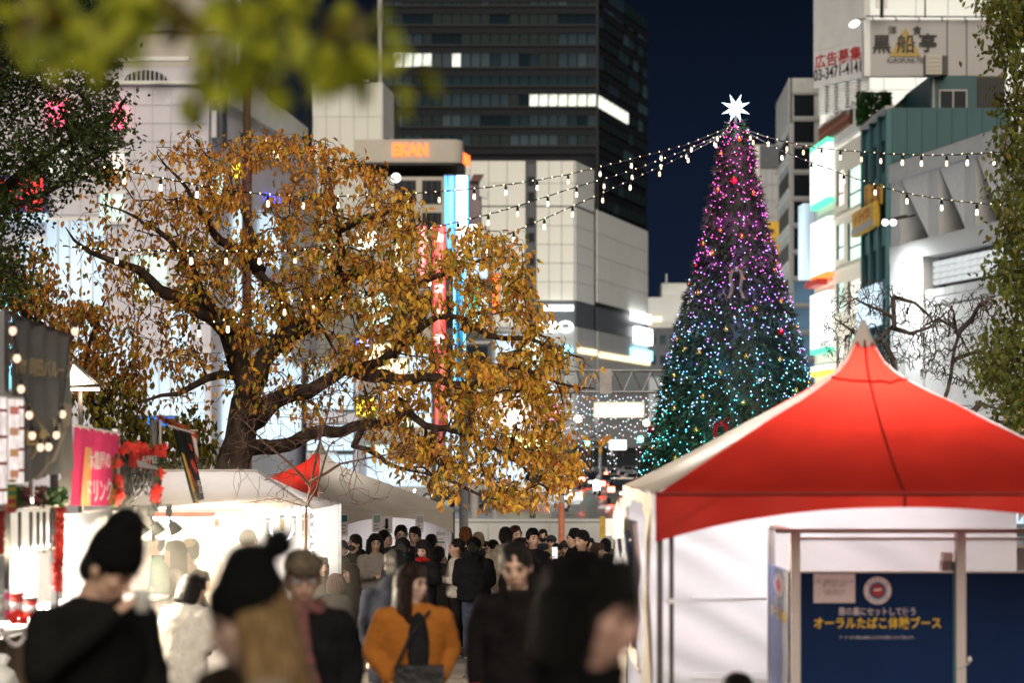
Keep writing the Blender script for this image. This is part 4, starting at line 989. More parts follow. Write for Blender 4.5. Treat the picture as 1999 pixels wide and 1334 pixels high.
def red_tent():
    xl, xr, y0, y1 = .89, 3.98, 15.0, 19.1; z0 = gz(16.5); ze = 2.622
    t = thing('red_tent', 'big red and white pagoda tent glowing from inside over the navy tobacco booth', 'tent', ((xl + xr) / 2, 17, z0))
    pagoda(t, [(xl, y0), (xr, y0), (xr, y1), (xl, y1)], (2.47, 17.0), 3.66, ze, [M_tred, M_twht, M_tred, M_twht])
    for (x, y) in ((xl + .03, y0 + .05), (xr - .03, y0 + .05), (xr - .03, y1 - .05), (xl + .03, y1 - .05)):
        lg = MB(); lg.box((x, y, (ze + gz(y)) / 2 - .05), (.035, .035, ze - gz(y))); lo = lg.build('leg', M_tpole, t, world=True)
        MB().box((x, y, gz(y) - .01), (.13, .13, .02)).build('foot_plate', M_metal, t, world=True)
    lg = MB(); lg.box((xl + .105, y0 + .09, (ze + gz(15)) / 2 - .2), (.028, .028, ze - gz(15) - .1)); lg.build('leg', M_tpole, t, world=True)
    for z in (1.66, .98): MB().box((xl + .105, y0 + .085, z + .3), (.05, .05, .03)).build('clamp', M_signw, t, world=True)
    bw = Face((xl + .02, y1 - .12, 0), (xr - .02, y1 - .12, 0))
    sheet(bw, (0, bw.L, gz(19) + .02, ze - .02), 0, .06, 70, 40, 1.0, 4.0, .45).build('back_wall', M_vinyl, t, True, True)
    for v in (1.15, 1.75): bw.panel('fold_tape', M_vinyl, t, (.5, 1.4, v, v + .01), .05, .06)
    # the white end wall with its bunched cloth
    lf = Face((xl - .02, y1, 0), (xl - .02, y0 + .1, 0))
    sheet(lf, (lf.L - .55, lf.L - .02, .45, ze - .1), .0, .05, 10, 10, 4.0, 6).build('end_curtain', M_twht, t, True, True)
    sheet(lf, (.02, .6, .45, ze - .1), .0, .05, 10, 10, 6.0, 6).build('end_curtain', M_twht, t, True, True)
    b = MB(); p = lf.pt(lf.L - 1.0, 1.05, .05)
    for k in range(5): b.ell(lf.pt(lf.L - .5 - k * .5, 1.0 + .06 * (k % 2), .06), (.11, .33, .2 - .02 * k))
    b.build('bundled_cloth', M_twht, t, True, True)
    lt = MB()
    for x in (1.6, 2.5, 3.4): lt.tube([(x - .4, 17.9, 2.60), (x + .4, 17.9, 2.60)], .02, 6)
    tb = thing('tent_lamp', 'bank of white tube lamps fixed under the roof inside the red tent', 'lamp', (2.5, 17.9, 2.6))
    for x in (1.6, 2.5, 3.4): MB().tube([(x - .4, 17.9, 2.60), (x + .4, 17.9, 2.60)], .02, 6).build('tube_lamp', E_white, tb, world=True)
    area(tb, (2.45, 17.4, 2.58), (2.2, .8), 160, (1.0, .98, .96), (2.45, 17.4, 4), 'tube_light_up')
    area(tb, (2.2, 17.5, 2.56), (2.2, .5), 44, (.95, .97, 1.0), (2.1, 18.9, 1.0), 'tube_light_down')
red_tent()

def side_banner():
    f = Face((.86, 18.2, 0), (.86, 15.5, 0)); t = thing('vertical_banner', 'rumpled navy and white banner hanging on the white end wall of the red tent', 'banner', f.pt(1.2, 1.0, 0))
    r = (.25, 2.45, .93 + .55, 2.42); sheet(f, r, .04, .05, 22, 6, 9, 7).build('white_cloth', M_signw, t, True, True)
    sheet(f, (.4, 1.15, r[2] + .08, 2.33), .09, .05, 12, 6, 9, 7).build('navy_strip', M_navyl, t, True, True)
    sheet(f, (1.4, 2.3, r[2] + .1, 2.35), .09, .05, 12, 6, 9, 7).build('navy_strip', M_navyl, t, True, True)
    lettering('体験ブース', .24, M_ytext, t, f.textM(1.75, 1.86, .16), .004, width=1.0); lettering('使う', .16, M_ltext, t, f.textM(1.8, 2.06, .16), .004, width=.6)
    MB().tube([f.pt(.2, r[2], .03), f.pt(2.5, r[2] - .02, .03)], .014, 6).build('bottom_rod', M_alu, t, world=True)
    a = MB(); a.add([f.pt(.4, 2.25, .12), f.pt(2.2, 2.32, .12), f.pt(2.0, 2.46, .12), f.pt(1.2, 2.55, .12), f.pt(.5, 2.42, .12)], [(0, 1, 2, 3, 4)]); a.build('grey_flap', mat('grey_flap', (.40, .41, .38), .5), t, world=True)
side_banner()

def booth():
    Y = 16.2; p = Y / F; z = lambda y: HC - (y - HY) * p; X = lambda x: (x - CX) * p
    t = thing('tobacco_booth', 'navy promotional booth with grey frame and yellow Japanese lettering under the red tent', 'booth', (X(1712), Y, gz(Y)))
    f = Face((X(1552), Y, 0), (X(2110), Y, 0)); U = lambda x: X(x) - X(1552)
    for x in (1543, 1866, 2090): f.panel('frame_post', M_alu, t, (U(x), U(x + 19), gz(Y), z(1036)), -.06, .02)
    f.panel('frame_rail', M_alu, t, (U(1512), U(2110), z(1042), z(1033)), -.04, .01); f.panel('frame_rail', M_alu, t, (U(1563), U(2090), z(1056), z(1050)), -.04, .0)
    f.panel('panel_edge', M_alu, t, (U(1563), U(1866), z(1119), z(1116)), -.03, .005); f.panel('panel_edge', M_alu, t, (U(1886), U(2090), z(1119), z(1116)), -.03, .005)
    f.panel('navy_panel', M_navy, t, (U(1563), U(1860), gz(Y) + .03, z(1119)), -.03, 0); f.panel('navy_panel', M_navy, t, (U(1886), U(2090), gz(Y) + .03, z(1119)), -.03, 0)
    f.panel('teal_edge', M_teal, t, (U(1861), U(1865.5), gz(Y) + .3, z(1100)), -.02, .01)
    cl = clear('clear_sheet', .16, (.9, .9, .93))
    f.panel('clear_window', cl, t, (U(1563), U(1866), z(1116), z(1056)), -.02, -.015); f.panel('clear_window', cl, t, (U(1886), U(2090), z(1116), z(1056)), -.02, -.015)
    sd = Face((X(1545), 17.42, 0), (X(1545), Y + .03, 0))
    sd.panel('side_panel', M_navyl, t, (0, sd.L, gz(Y) + .03, z(1119) + .0), 0, .02); sd.panel('clear_window', cl, t, (0, sd.L, z(1119), z(1045)), 0, .01)
    sd.panel('frame_rail', M_alu, t, (0, sd.L, z(1042), z(1034)), -.02, .03); sd.panel('frame_post', M_alu, t, (-.03, .03, gz(17), z(1036)), -.02, .03)
    def T(s, x, y, h, m, wpx, bold=0.0): lettering(s, h * p, m, t, f.textM(U(x), z(y), .003), .001, width=wpx * p, bold=bold)
    T('唇の裏にセットして使う', 1713, 1196, 17, M_ltext, 150, .012); T('オーラルたばこ体験ブース', 1713, 1219, 24, M_ytext, 248, .018)
    T('ブースへの入場は20歳以上の方のみ限定とさせて頂きます。', 1713, 1246, 7, M_ltext, 147)
    pa = thing('paper_notice', 'white paper notice taped to the top corner of the navy panel', 'notice', f.pt(U(1628), z(1179), .01))
    f.panel('sheet', M_paper, pa, (U(1588), U(1669), z(1178), z(1121)), .002, .005)
    def N(s, y, h, wpx): lettering(s, h * p, M_ink, pa, f.textM(U(1628), z(y), .006), .0005, width=wpx * p)
    N('只今、店頭プロモーションを', 1137, 9, 74); N('行っております', 1145, 9, 44); N('20歳未満の方は', 1155, 5, 44); N('入場できません', 1161, 5, 36)
    c = f.pt(U(1713), z(1154), .004)
    def disc(r0, r1, m, k, name, par):
        mb = MB(); n = 32
        vs = [c + f.n * k + (f.u * math.cos(2 * math.pi * i / n) + Vector((0, 0, 1)) * math.sin(2 * math.pi * i / n)) * (r1 * p) for i in range(n)]
        mb.add(vs, [list(range(n))]); mb.build(name, m, par, world=True)
    lb = thing('round_emblem', 'round white emblem with red lips at its centre above the booth lettering', 'emblem', c)
    disc(0, 27, M_paper, 0, 'outer_ring', lb); disc(0, 18.5, mat('emblem_blue', (.28, .40, .62), .5), .002, 'blue_ring', lb); disc(0, 15, M_navy, .004, 'navy_disc', lb); disc(0, 12.5, mat('emblem_red', (.40, .03, .025), .5), .006, 'red_disc', lb)
    for i, ch in enumerate('ORAL'): 
        a = R(125 - i * 23); q = c + f.n * .003 + (f.u * math.cos(a) + Vector((0, 0, 1)) * math.sin(a)) * 22.5 * p
        lettering(ch, 6 * p, M_navy, lb, Matrix.Translation(q) @ f.textM(0, 0, 0).to_3x3().to_4x4() @ Matrix.Rotation(a - R(90), 4, 'Z'), .0005)
    for i, ch in enumerate('BOOTH'):
        a = R(-130 + i * 20); q = c + f.n * .003 + (f.u * math.cos(a) + Vector((0, 0, 1)) * math.sin(a)) * 22.5 * p
        lettering(ch, 6 * p, M_navy, lb, Matrix.Translation(q) @ f.textM(0, 0, 0).to_3x3().to_4x4() @ Matrix.Rotation(a + R(90), 4, 'Z'), .0005)
    for a in (R(35), R(-35), R(145), R(215)): MB().ell(c + f.n * .003 + (f.u * math.cos(a) + Vector((0, 0, 1)) * math.sin(a)) * 22.5 * p, (2 * p, .001, 2 * p), None, 6, 4).build('red_dot', M_red, lb, world=True)
    mb = MB(); pts = [(-9, 0), (-5, 3.5), (-1, 3), (1, 3.2), (5, 4.5), (9, 2), (5, .5), (0, -.6), (-5, .2)]
    mb.add([c + f.n * .008 + (f.u * x + Vector((0, 0, 1)) * y) * p for x, y in pts], [list(range(len(pts)))]); mb.build('white_teeth', M_signw, lb, world=True)
    # same print on the side panel
    s0 = sd.L * .55
    lettering('オーラル体験', .1, M_ytext, t, sd.textM(s0, z(1212), .023), .001, width=.95, bold=.008); lettering('使う', .09, M_ltext, t, sd.textM(s0, z(1190), .023), .001, width=.5)
    mb = MB(); n = 20; mb.add([sd.pt(s0 + .3 * math.cos(2 * math.pi * i / n), z(1152) + .085 * math.sin(2 * math.pi * i / n), .024) for i in range(n)], [list(range(n))]); mb.build('side_emblem', M_paper, t, world=True)
    mb = MB(); mb.add([sd.pt(s0 + .14 * math.cos(2 * math.pi * i / n), z(1152) + .04 * math.sin(2 * math.pi * i / n), .028) for i in range(n)], [list(range(n))]); mb.build('side_emblem_centre', M_red, t, world=True)
    g = thing('grey_bin_box', 'small grey box standing on the panel edge beside the right booth post', 'box', f.pt(U(1852), z(1116), -.1))
    f.panel('lower_half', mat('taupe_box', (.34, .29, .28), .6), g, (U(1841), U(1864), z(1115.5), z(1097)), -.14, -.02); f.panel('lid', M_paper, g, (U(1843), U(1862), z(1096.5), z(1080)), -.13, -.03)
    k = thing('white_clip', 'small white plastic clip on the right booth post', 'clip', f.pt(U(1890), z(1290), .03))
    MB().ell(f.pt(U(1891), z(1288), .03), (.016, .012, .022)).build('clip_body', M_signw, k, world=True); MB().tube([f.pt(U(1866), z(1305), .03), f.pt(U(1890), z(1296), .03)], .006, 5).build('strap', M_ltext, k, world=True)
booth()

# ------------------------------------------------------------------ second pagoda tent, red and beige, in the row of stalls
def corner_tent():
    c = Vector((-3.06, 38.6)); t = thing('corner_tent', 'red and beige pagoda tent turned corner on behind the drinks stall', 'tent', (c.x, c.y, 0))
    an = R(-42); h = 1.5
    cr_ = []
    for (x, y) in ((-h, -h), (h, -h), (h, h), (-h, h)): cr_.append((c.x + x * math.cos(an) - y * math.sin(an), c.y + x * math.sin(an) + y * math.cos(an)))
    # side 0 runs from corner 0 to 1
    pagoda(t, cr_, (c.x, c.y), at(0, 885, 38.6).z + .03, at(0, 1001, 37).z + .02, [M_tred, M_tbei, M_tbei, M_tred], seam=False, val=(.12, .28), na=10)
    for (x, y) in cr_: MB().box((x, y, .95), (.05, .05, 1.95)).build('leg', M_tpole, t, world=True)
    f = Face((cr_[3][0], cr_[3][1], 0), (cr_[2][0], cr_[2][1], 0)); sheet(f, (0.05, f.L - .05, .1, 1.9), -.1, .05, 12, 6, 3).build('back_wall', M_vinyl, t, True, True)
    f = Face((cr_[0][0], cr_[0][1], 0), (cr_[3][0], cr_[3][1], 0)); sheet(f, (0.05, f.L - .05, .1, 1.9), -.1, .05, 12, 6, 3).build('side_wall', M_vinyl, t, True, True)
    lm = thing('tent_lamp', 'white lamp strip under the beige canopy of the corner tent', 'lamp', (c.x, c.y, 1.9)); MB().tube([(c.x - .5, c.y, 1.9), (c.x + .5, c.y, 1.9)], .025, 6).build('tube_lamp', E_white, lm, world=True)
    area(lm, (c.x + .3, c.y - .1, 1.85), (1.2, .3), 40, (1, .97, .92), (c.x + .1, c.y + .6, .5), 'lamp_light'); area(lm, (c.x, c.y, 1.93), (1, .3), 14, (1, .96, .9), (c.x, c.y, 4), 'lamp_light_up')
    g = Face((cr_[1][0], cr_[1][1], 0), (cr_[2][0], cr_[2][1], 0))
    g = Face(Vector((cr_[1][0], cr_[1][1], 0)), Vector((cr_[2][0], cr_[2][1], 0)))
    for i, (x0, y0, x1, y1, lab) in enumerate(((635, 1006, 653, 1046, 'left white leaflet taped to the beige valance of the corner tent'), (654, 1004, 674, 1047, 'teal headed leaflet taped to the beige valance of the corner tent'), (722, 1004, 738, 1040, 'green tinted leaflet taped near the middle of the beige canopy'), (739, 1008, 761, 1042, 'bottle price list taped at the middle of the beige canopy'), (806, 1006, 822, 1040, 'white leaflet taped at the far right end of the beige canopy'))):
        r = g.rect(x0, y0, x1, y1); p = thing('leaflet', lab, 'leaflet', g.pt(r[0], r[2], .06), group='leaflets on the corner tent')
        g.panel('sheet', M_paper, p, r, .05, .06)
        hd = [M_signg, M_teal, mat('leaflet_green', (.30, .45, .36), .6), M_paper, M_signg][i]
        g.panel('heading', hd, p, (r[0] + .02, r[1] - .02, r[3] - .12, r[3] - .02), .06, .065)
        for k in range(4): g.panel('text_line', mat('leaflet_ink', (.25, .26, .28), .6) if i == 0 and k == 0 else bpy.data.materials['leaflet_ink'], p, (r[0] + .04, r[1] - .05 - .03 * (k % 2), r[2] + .04 + k * .055, r[2] + .062 + k * .055), .06, .064)
        if i == 3: g.panel('bottle_picture', M_ink, p, (r[0] + .08, r[0] + .14, r[3] - .2, r[3] - .04), .06, .07)
corner_tent()

# ------------------------------------------------------------------ drinks stall with the pale hipped roof
def drinks_stall():
    d = 28.0; X = lambda x, dd=d: (x - CX) / F * dd; ze = at(0, 996, d).z; zr = at(0, 921, 29.6).z
    t = thing('drinks_stall', 'brightly lit drinks stall under a pale hipped canvas roof in the row of stalls', 'stall', (X(430), 29.5, gz(29)))
    a, b, c_, e = Vector((X(236), d, ze)), Vector((X(611), d, ze)), Vector((X(611) + .1, 31.2, ze)), Vector((X(236), 31.2, ze))
    r1, r2 = Vector((X(318, 29.6), 29.6, zr)), Vector((X(502, 29.6), 29.6, zr))
    def slope(p, q, s, r_, nm):
        rows = []
        for j in range(7):
            k = j / 6; rows.append([p.lerp(s, k).lerp(q.lerp(r_, k), i / 16) + Vector((0, 0, -.045 * math.sin(math.pi * k) + .012 * noise.noise(Vector((i * .7, j * .6, 2.0))))) for i in range(17)])
        MB().rings(rows, cap=False, closed=False).build(nm, M_tlav, t, True, True)
    slope(a, b, r1, r2, 'roof_slope'); slope(b, c_, r2, r2 + Vector((.02, .02, 0)), 'roof_end'); slope(e, a, r1, r1 + Vector((0, .02, 0)), 'roof_end'); slope(c_, e, r2, r1, 'roof_slope')
    for p, q in ((r1, r2), (b, r2), (a, r1)): MB().tube([p + Vector((0, -.01, .01)), q + Vector((0, -.01, .01))], .018, 5).build('roof_seam', M_twht, t, world=True)
    for (x, y) in ((X(238), d), (X(609), d), (X(609) + .1, 31.1), (X(238), 31.1)): MB().box((x, y, ze / 2), (.045, .045, ze)).build('leg', M_metal, t, world=True)
    f = Face((X(236), d, 0), (X(611), d, 0)); f.panel('eave_rail', M_signw, t, (0, f.L, ze - .03, ze + .01), 0, .03)
    f.panel('red_fascia', mat('red_fascia', (.7, .12, .05), .6, trans=.3), t, f.rect(236, 998, 420, 1010), -.02, .0)
    k = Face((X(236), 31.1, 0), (X(611) + .1, 31.1, 0)); sheet(k, (0, k.L, .05, ze), 0, .03, 12, 5, 8).build('back_wall', M_vinyl, t, True, True)
    e2 = Face((X(236), 31.1, 0), (X(236), d, 0)); sheet(e2, (0, e2.L, .05, ze), 0, .03, 8, 5, 9).build('side_wall', M_vinyl, t, True, True)
    fr = Face((X(300), 28.5, 0), (X(611), 28.5, 0)); fr.panel('counter_top', M_signw, t, (0, fr.L, .93, .97), -.6, .05); fr.panel('counter_front', M_vinyl, t, (0, fr.L, .0, .93), -.05, 0)
    lt = thing('stall_lamp', 'row of glaring white lamps under the roof of the drinks stall', 'lamp', (X(450), 29.3, ze - .1))
    for i in range(4):
        x = X(300) + i * .5; MB().tube([(x - .18, 29.2, ze - .12), (x + .18, 29.2, ze - .12)], .03, 8).build('tube_lamp', emat('stall_tube', (1, .97, .92), 30) if i == 0 else bpy.data.materials['stall_tube'], lt, world=True)
    area(lt, (X(385), 28.9, ze - .15), (1.2, .5), 130, (1, .93, .84), (X(370), 30.6, .8), 'lamp_light')
    area(lt, (X(430), 29.4, ze - .14), (1.7, .5), 5, (1, .95, .9), (X(430), 29.4, 5), 'lamp_light_up')
    area(lt, (X(330), 28.3, ze - .3), (.9, .4), 520, (1, .80, .52), (X(700), 24, .6), 'lamp_light_out')
    # posters hung across the front
    for i, (x0, y0, x1, y1, cm, lab) in enumerate(((515, 1010, 530, 1052, (.5, .55, .62), 'grey menu card left of the round wreath in the drinks stall'), (543, 1004, 556, 1050, (.55, .45, .2), 'menu card with a gold bottle inside the wreath in the drinks stall'), (563, 1006, 578, 1050, (.35, .5, .35), 'menu card with a green bottle right of the wreath in the drinks stall'), (586, 1004, 602, 1052, (.35, .2, .18), 'menu card with a dark food picture at the stall corner'), (414, 1012, 428, 1034, (.7, .25, .2), 'small red square card high in the drinks stall'))):
        g = Face((X(x0), d + .1, 0), (X(x1), d + .1, 0)); r = (0, g.L, at(0, y1, d + .1).z, at(0, y0, d + .1).z)
        p = thing('menu_card', lab, 'menu card', g.pt(0, r[2], 0), group='menu cards hanging in the drinks stall')
        g.panel('card', M_signw, p, r, 0, .01); h = r[3] - r[2]
        g.panel('picture', mat('menu_picture_%d' % i, cm, .5), p, (g.L * .2, g.L * .8, r[2] + h * .3, r[2] + h * .75), .01, .014)
        g.panel('heading', M_signg, p, (g.L * .1, g.L * .9, r[3] - h * .15, r[3] - h * .06), .01, .013); g.panel('price_line', M_dmetal, p, (g.L * .2, g.L * .8, r[2] + h * .12, r[2] + h * .17), .01, .013)
    wr = thing('lit_wreath', 'ring of tiny white lights hanging at the drinks stall front', 'wreath', at(550, 1030, d)); rg = MB(); bd = MB()
    pts = [at(550 + 22 * math.cos(2 * math.pi * i / 30), 1030 + 28 * math.sin(2 * math.pi * i / 30), d - .03) for i in range(31)]
    rg.tube(pts, .012, 5); rg.build('ring', M_signw, wr, world=True)
    for p in pts[:-1]: bd.ell(p + Vector((0, -.015, 0)), .014, None, 5, 4)
    E_fairy = emat('fairy_white', (.85, .93, 1.0), 10, 'NONE'); tagp(bd.build('fairy_light', E_fairy, wr, world=True), kind='stuff')
    fl = thing('fairy_lights', 'loose string of cold white fairy lights round the right end of the drinks stall', 'fairy lights', at(610, 1000, d)); cd = MB(); bd = MB(); prev = []
    for i in range(60):
        q = i / 59; x = 480 + 130 * min(1, q * 1.6) + rnd.uniform(-4, 4); y = 1000 + (max(0, q - .62) / .38) * 110 + rnd.uniform(-5, 5) if q > .6 else 998 + rnd.uniform(-8, 6)
        p = at(x, y, d - .06); prev.append(p); bd.ell(p, .012, None, 5, 4)
    cd.tube(prev, .003, 3); cd.build('cord', M_signw, fl, world=True); tagp(bd.build('fairy_light', E_fairy, fl, world=True), kind='stuff')
    # bottles on the counter
    M_bot = mat('bottle_green', (.02, .05, .015), .15, var=.05)
    for i in range(6):
        bx = X(446 + i * 7.2); b_ = MB(); z0 = .97; pr = [(0, .032), (.19, .034), (.225, .016), (.29, .013), (.30, .015)]
        o = thing('wine_bottle', 'dark green wine bottle standing in the row on the drinks stall counter', 'bottle', (bx, 28.45, z0), group='wine bottles on the drinks stall counter')
        MB().rings([[Vector((math.cos(2 * math.pi * j / 8) * r, math.sin(2 * math.pi * j / 8) * r, z)) for j in range(8)] for z, r in pr]).build('glass', M_bot, o, True)
        MB().rings([[Vector((math.cos(2 * math.pi * j / 8) * .036, math.sin(2 * math.pi * j / 8) * .036, z)) for j in range(8)] for z in (.06, .14)], cap=False).build('paper_label', M_paper, o, True)
        MB().tube([(0, 0, .28), (0, 0, .31)], .016, 8).build('cap', M_gold, o)
drinks_stall()

# ------------------------------------------------------------------ food stall nearest the camera, on the left
F1 = Face((at(-60, 880, 16.0).x, 16.0, 0), (at(330, 880, 21.2).x, 21.2, 0))
M_tinsel = mat('red_tinsel', (.60, .05, .035), .3, .3, var=.3)
M_poin = mat('poinsettia_red', (.62, .035, .025), .5, var=.2, trans=.2)
M_holly = mat('garland_green', (.05, .13, .035), .5, var=.4)
E_bulb = emat('bulb_glow', (1.0, .80, .52), 7.0)
E_bulbs = emat('festoon_glow', (1.0, .84, .60), 3.2)
def tinsel(mb, a, b, r, n):
    a = Vector(a); b = Vector(b)
    for i in range(n):
        c = a.lerp(b, rnd.random()); dv = Vector((rnd.gauss(0, 1), rnd.gauss(0, 1), rnd.gauss(0, 1))).normalized() * r * rnd.uniform(.6, 1.2); s = dv.orthogonal().normalized() * r * .12
        mb.add([c - s, c + s, c + dv], [(0, 1, 2)])
def poinsettia(parent, c, r, name='poinsettia'):
    mb = MB(); nrm = Vector((rnd.uniform(-.4, .7), -1, rnd.uniform(-.3, .5))).normalized(); a = nrm.orthogonal().normalized(); b = nrm.cross(a)
    for i in range(8):
        g = 2 * math.pi * i / 8 + rnd.uniform(-.2, .2); d = a * math.cos(g) + b * math.sin(g); s = nrm.cross(d) * r * .26; L = r * rnd.uniform(.75, 1.15)
        mb.add([c, c + d * L * .5 + s + nrm * r * .15, c + d * L, c + d * L * .5 - s + nrm * r * .15], [(0, 1, 2), (0, 2, 3)])
    return mb.build(name, M_poin, parent, world=True)
def food_stall():
    f = F1; t = thing('food_stall', 'glaring food stall hung with banners and tinsel at the near end of the row', 'stall', (f.A.x, 17, gz(17)))
    M_wglow = mat('stall_white_board', (.85, .84, .82), .5, var=.03)
    back = Face(f.A - f.n * 1.3, f.B - f.n * 1.3); g0 = gz(18)
    back.panel('back_wall', M_wglow, t, (-1.0, back.L + .4, g0, 2.6), -.05, 0)
    def P(nm, m, px, w0=0, w1=.04): return f.panel(nm, m, t, f.rect(*px, w=w1), w0, w1)
    P('counter_top', M_wglow, (-60, 1207, 330, 1214), -.6, .12)
    M_curt = mat('brown_curtain', (.16, .115, .07), .8, var=.25, vscale=3, stretch=(3, 3, .4), bump=.3)
    r = f.rect(-60, 1214, 330, 1420); sheet(f, (r[0], r[1], g0 - .02, r[3]), .06, .03, 60, 2, 2, 40).build('counter_curtain', M_curt, t, True, True)
    P('shelf', M_wglow, (-60, 990, 132, 996), -.35, .1)
    P('front_post', M_dmetal, (110, 840, 114, 1215), -.05, .0); P('front_post', M_dmetal, (306, 820, 309, 1000), -.05, 0); P('front_post', M_metal, (8, 606, 19, 1215), -.05, .02); P('front_post', M_signw, (229, 838, 234, 1000), 0, .04)
    for i, x in enumerate((18, 40, 62, 76, 88, 101)): P('slat', M_dmetal, (x, 1000, x + 2, 1080), .0, .02)
    P('acrylic_panel', mat('milky_acrylic', (.86, .86, .86), .4, var=.02, trans=.75), (-60, 997, 116, 1080), -.12, -.1); P('lower_rail', M_metal, (-60, 1080, 118, 1083), -.05, .03)
    P('eave_pole', M_signw, (175, 991, 335, 995), .0, .05)
    P('upper_rail', M_signw, (-40, 764, 55, 772), .0, .06)
    bw = sheet(f, f.rect(232, 905, 322, 986), -.5, .05, 8, 6, 5); bw.build('beige_tarp', M_tbei, t, True, True)
    lt = thing('stall_lamp', 'pair of glaring spot lamps inside the food stall behind the pink banner', 'lamp', f.pt(f.L * .5, 2.2, -.5))
    for (x, y) in ((170, 1005), (60, 1040)):
        u, v = f.uv(x, y); MB().ell(f.pt(u, v, -.45), (.1, .1, .07)).build('lamp_bulb', emat('stall_spot', (1, .90, .74), 60) if x == 170 else bpy.data.materials['stall_spot'], lt, world=True)
        MB().tube([f.pt(u, v + .08, -.45), f.pt(u, v + .3, -.45)], .02, 6).build('lamp_stem', M_dmetal, lt, world=True)
    um = f.uv(110, 1000)[0]
    area(lt, f.pt(um, 2.35, -.25), (2.2, .5), 680, (1, .91, .78), f.pt(um, 1.3, -1.3), 'lamp_light')
    area(lt, f.pt(um + .6, 2.25, .1), (1.6, .3), 420, (1, .82, .58), f.pt(um + 1.2, 1.2, 3.5), 'lamp_light_out')
    area(lt, f.pt(um + .2, 2.15, .35), (1.2, .15), 16, (1, .80, .52), f.pt(um + .2, 3.2, .05), 'lamp_light_up')
    P('white_side_wall', M_wglow, (134, 997, 296, 1207), -.5, -.46)
    ws = f.uv(185, 1000)[0]; area(lt, f.pt(ws, 2.3, .05), (.9, .15), 110, (1, .93, .82), f.pt(ws, 1.5, -.5), 'lamp_light_wash')
    area(lt, f.pt(um - .7, 1.9, -.35), (2.0, .3), 150, (1, .92, .80), f.pt(um - .7, 1.1, -1.3), 'lamp_light_low')
    # clamp lamps
    for i, (x, lab) in enumerate(((264, 'first clamp lamp on the white eave pole beside the pink banner'), (295, 'middle clamp lamp on the white eave pole'), (330, 'clamp lamp at the far end of the white eave pole'))):
        u, v = f.uv(x, 993, .04); c = thing('clamp_lamp', lab, 'lamp', f.pt(u, v, .03), group='clamp lamps on the eave pole')
        MB().box(f.pt(u, v - .02, .04), (.05, .05, .09)).build('clamp', M_black, c, world=True); MB().tube([f.pt(u, v - .06, .04), f.pt(u + .02, v - .14, .06)], .014, 6).build('neck', M_black, c, world=True)
        MB().tube([f.pt(u + .02, v - .13, .06), f.pt(u + .05, v - .21, .1)], [.035, .06], 10).build('shade', M_black, c, world=True); MB().ell(f.pt(u + .055, v - .215, .105), .05).build('bulb', E_bulb, c, world=True)
    # tinsel and garlands
    tg = thing('tinsel_garland', 'red tinsel wound round the front post of the food stall', 'garland', f.pt(f.uv(118, 1145)[0], 1.2, .1)); mb = MB(); tinsel(mb, f.pp(120, 985, .08), f.pp(112, 1148, .08), .065, 900); tagp(mb.build('tinsel_strand', M_tinsel, tg, world=True), kind='stuff')
    MB().tube([f.pp(120, 985, .08), f.pp(112, 1148, .08)], .012, 5).build('core_cord', M_red, tg, world=True)
    tg = thing('tinsel_garland', 'red tinsel strip hanging down the near end of the food stall', 'garland', f.pt(f.uv(2, 1080)[0], 1.4, .1)); mb = MB(); tinsel(mb, f.pp(2, 985, .08), f.pp(1, 1080, .08), .05, 350); tagp(mb.build('tinsel_strand', M_tinsel, tg, world=True), kind='stuff')
    MB().tube([f.pp(2, 985, .08), f.pp(1, 1080, .08)], .012, 5).build('core_cord', M_red, tg, world=True)
    gl = thing('leaf_garland', 'green and wine red leaf garland lying along the stall shelf', 'garland', f.pt(f.uv(85, 985)[0], f.uv(85, 985)[1], .1))
    for nm, m, xs, n in (('green_leaves', M_holly, ((72, 130), (30, 45)), 420), ('wine_leaves', mat('wine_leaf', (.16, .035, .045), .5, var=.3), ((30, 58), (70, 88)), 260)):
        mb = MB()
        for i in range(n):
            x0, x1 = xs[i % 2]; p = f.pp(rnd.uniform(x0, x1), rnd.uniform(953, 988), rnd.uniform(.02, .14)); a_ = Vector((rnd.uniform(-1, 1), rnd.uniform(-1, 1), rnd.uniform(-1, 1))).normalized() * .028; b_ = a_.orthogonal().normalized() * .015
            mb.quad(p - a_, p + b_, p + a_, p - b_)
        tagp(mb.build(nm, m, gl, world=True), kind='stuff')
    # poinsettia frame between the posts
    fg = thing('poinsettia_garland', 'garland of red poinsettias framing the gap beside the pink banner', 'garland', f.pt(f.uv(270, 985)[0], f.uv(270, 985)[1], .05))
    for (pa, pb, n) in (((236, 880), (316, 872), 260), ((314, 872), (308, 985), 300), ((226, 890), (222, 988), 260)):
        mb = MB()
        for i in range(n):
            q = rnd.random(); p = f.pp(pa[0] + (pb[0] - pa[0]) * q + rnd.gauss(0, 2.2), pa[1] + (pb[1] - pa[1]) * q + rnd.gauss(0, 3), .04 + rnd.uniform(-.03, .05)); a_ = Vector((rnd.uniform(-1, 1), rnd.uniform(-1, 1), rnd.uniform(-1, 1))).normalized() * .022; b_ = a_.orthogonal().normalized() * .009
            mb.quad(p - a_, p + b_, p + a_, p - b_)
        tagp(mb.build('green_leaves', M_holly, fg, world=True), kind='stuff')
    for (x, y) in ((240, 878), (252, 872), (275, 872), (282, 878), (302, 880), (314, 884), (312, 925), (308, 955), (303, 972), (228, 905), (230, 940), (233, 965), (226, 975), (317, 875), (305, 962), (262, 880)): poinsettia(fg, f.pp(x, y, .09), .062)
    tw = thing('hanging_twigs', 'dark bare twigs hanging in the poinsettia framed gap', 'decoration', f.pt(f.uv(270, 915)[0], f.uv(270, 915)[1], .03))
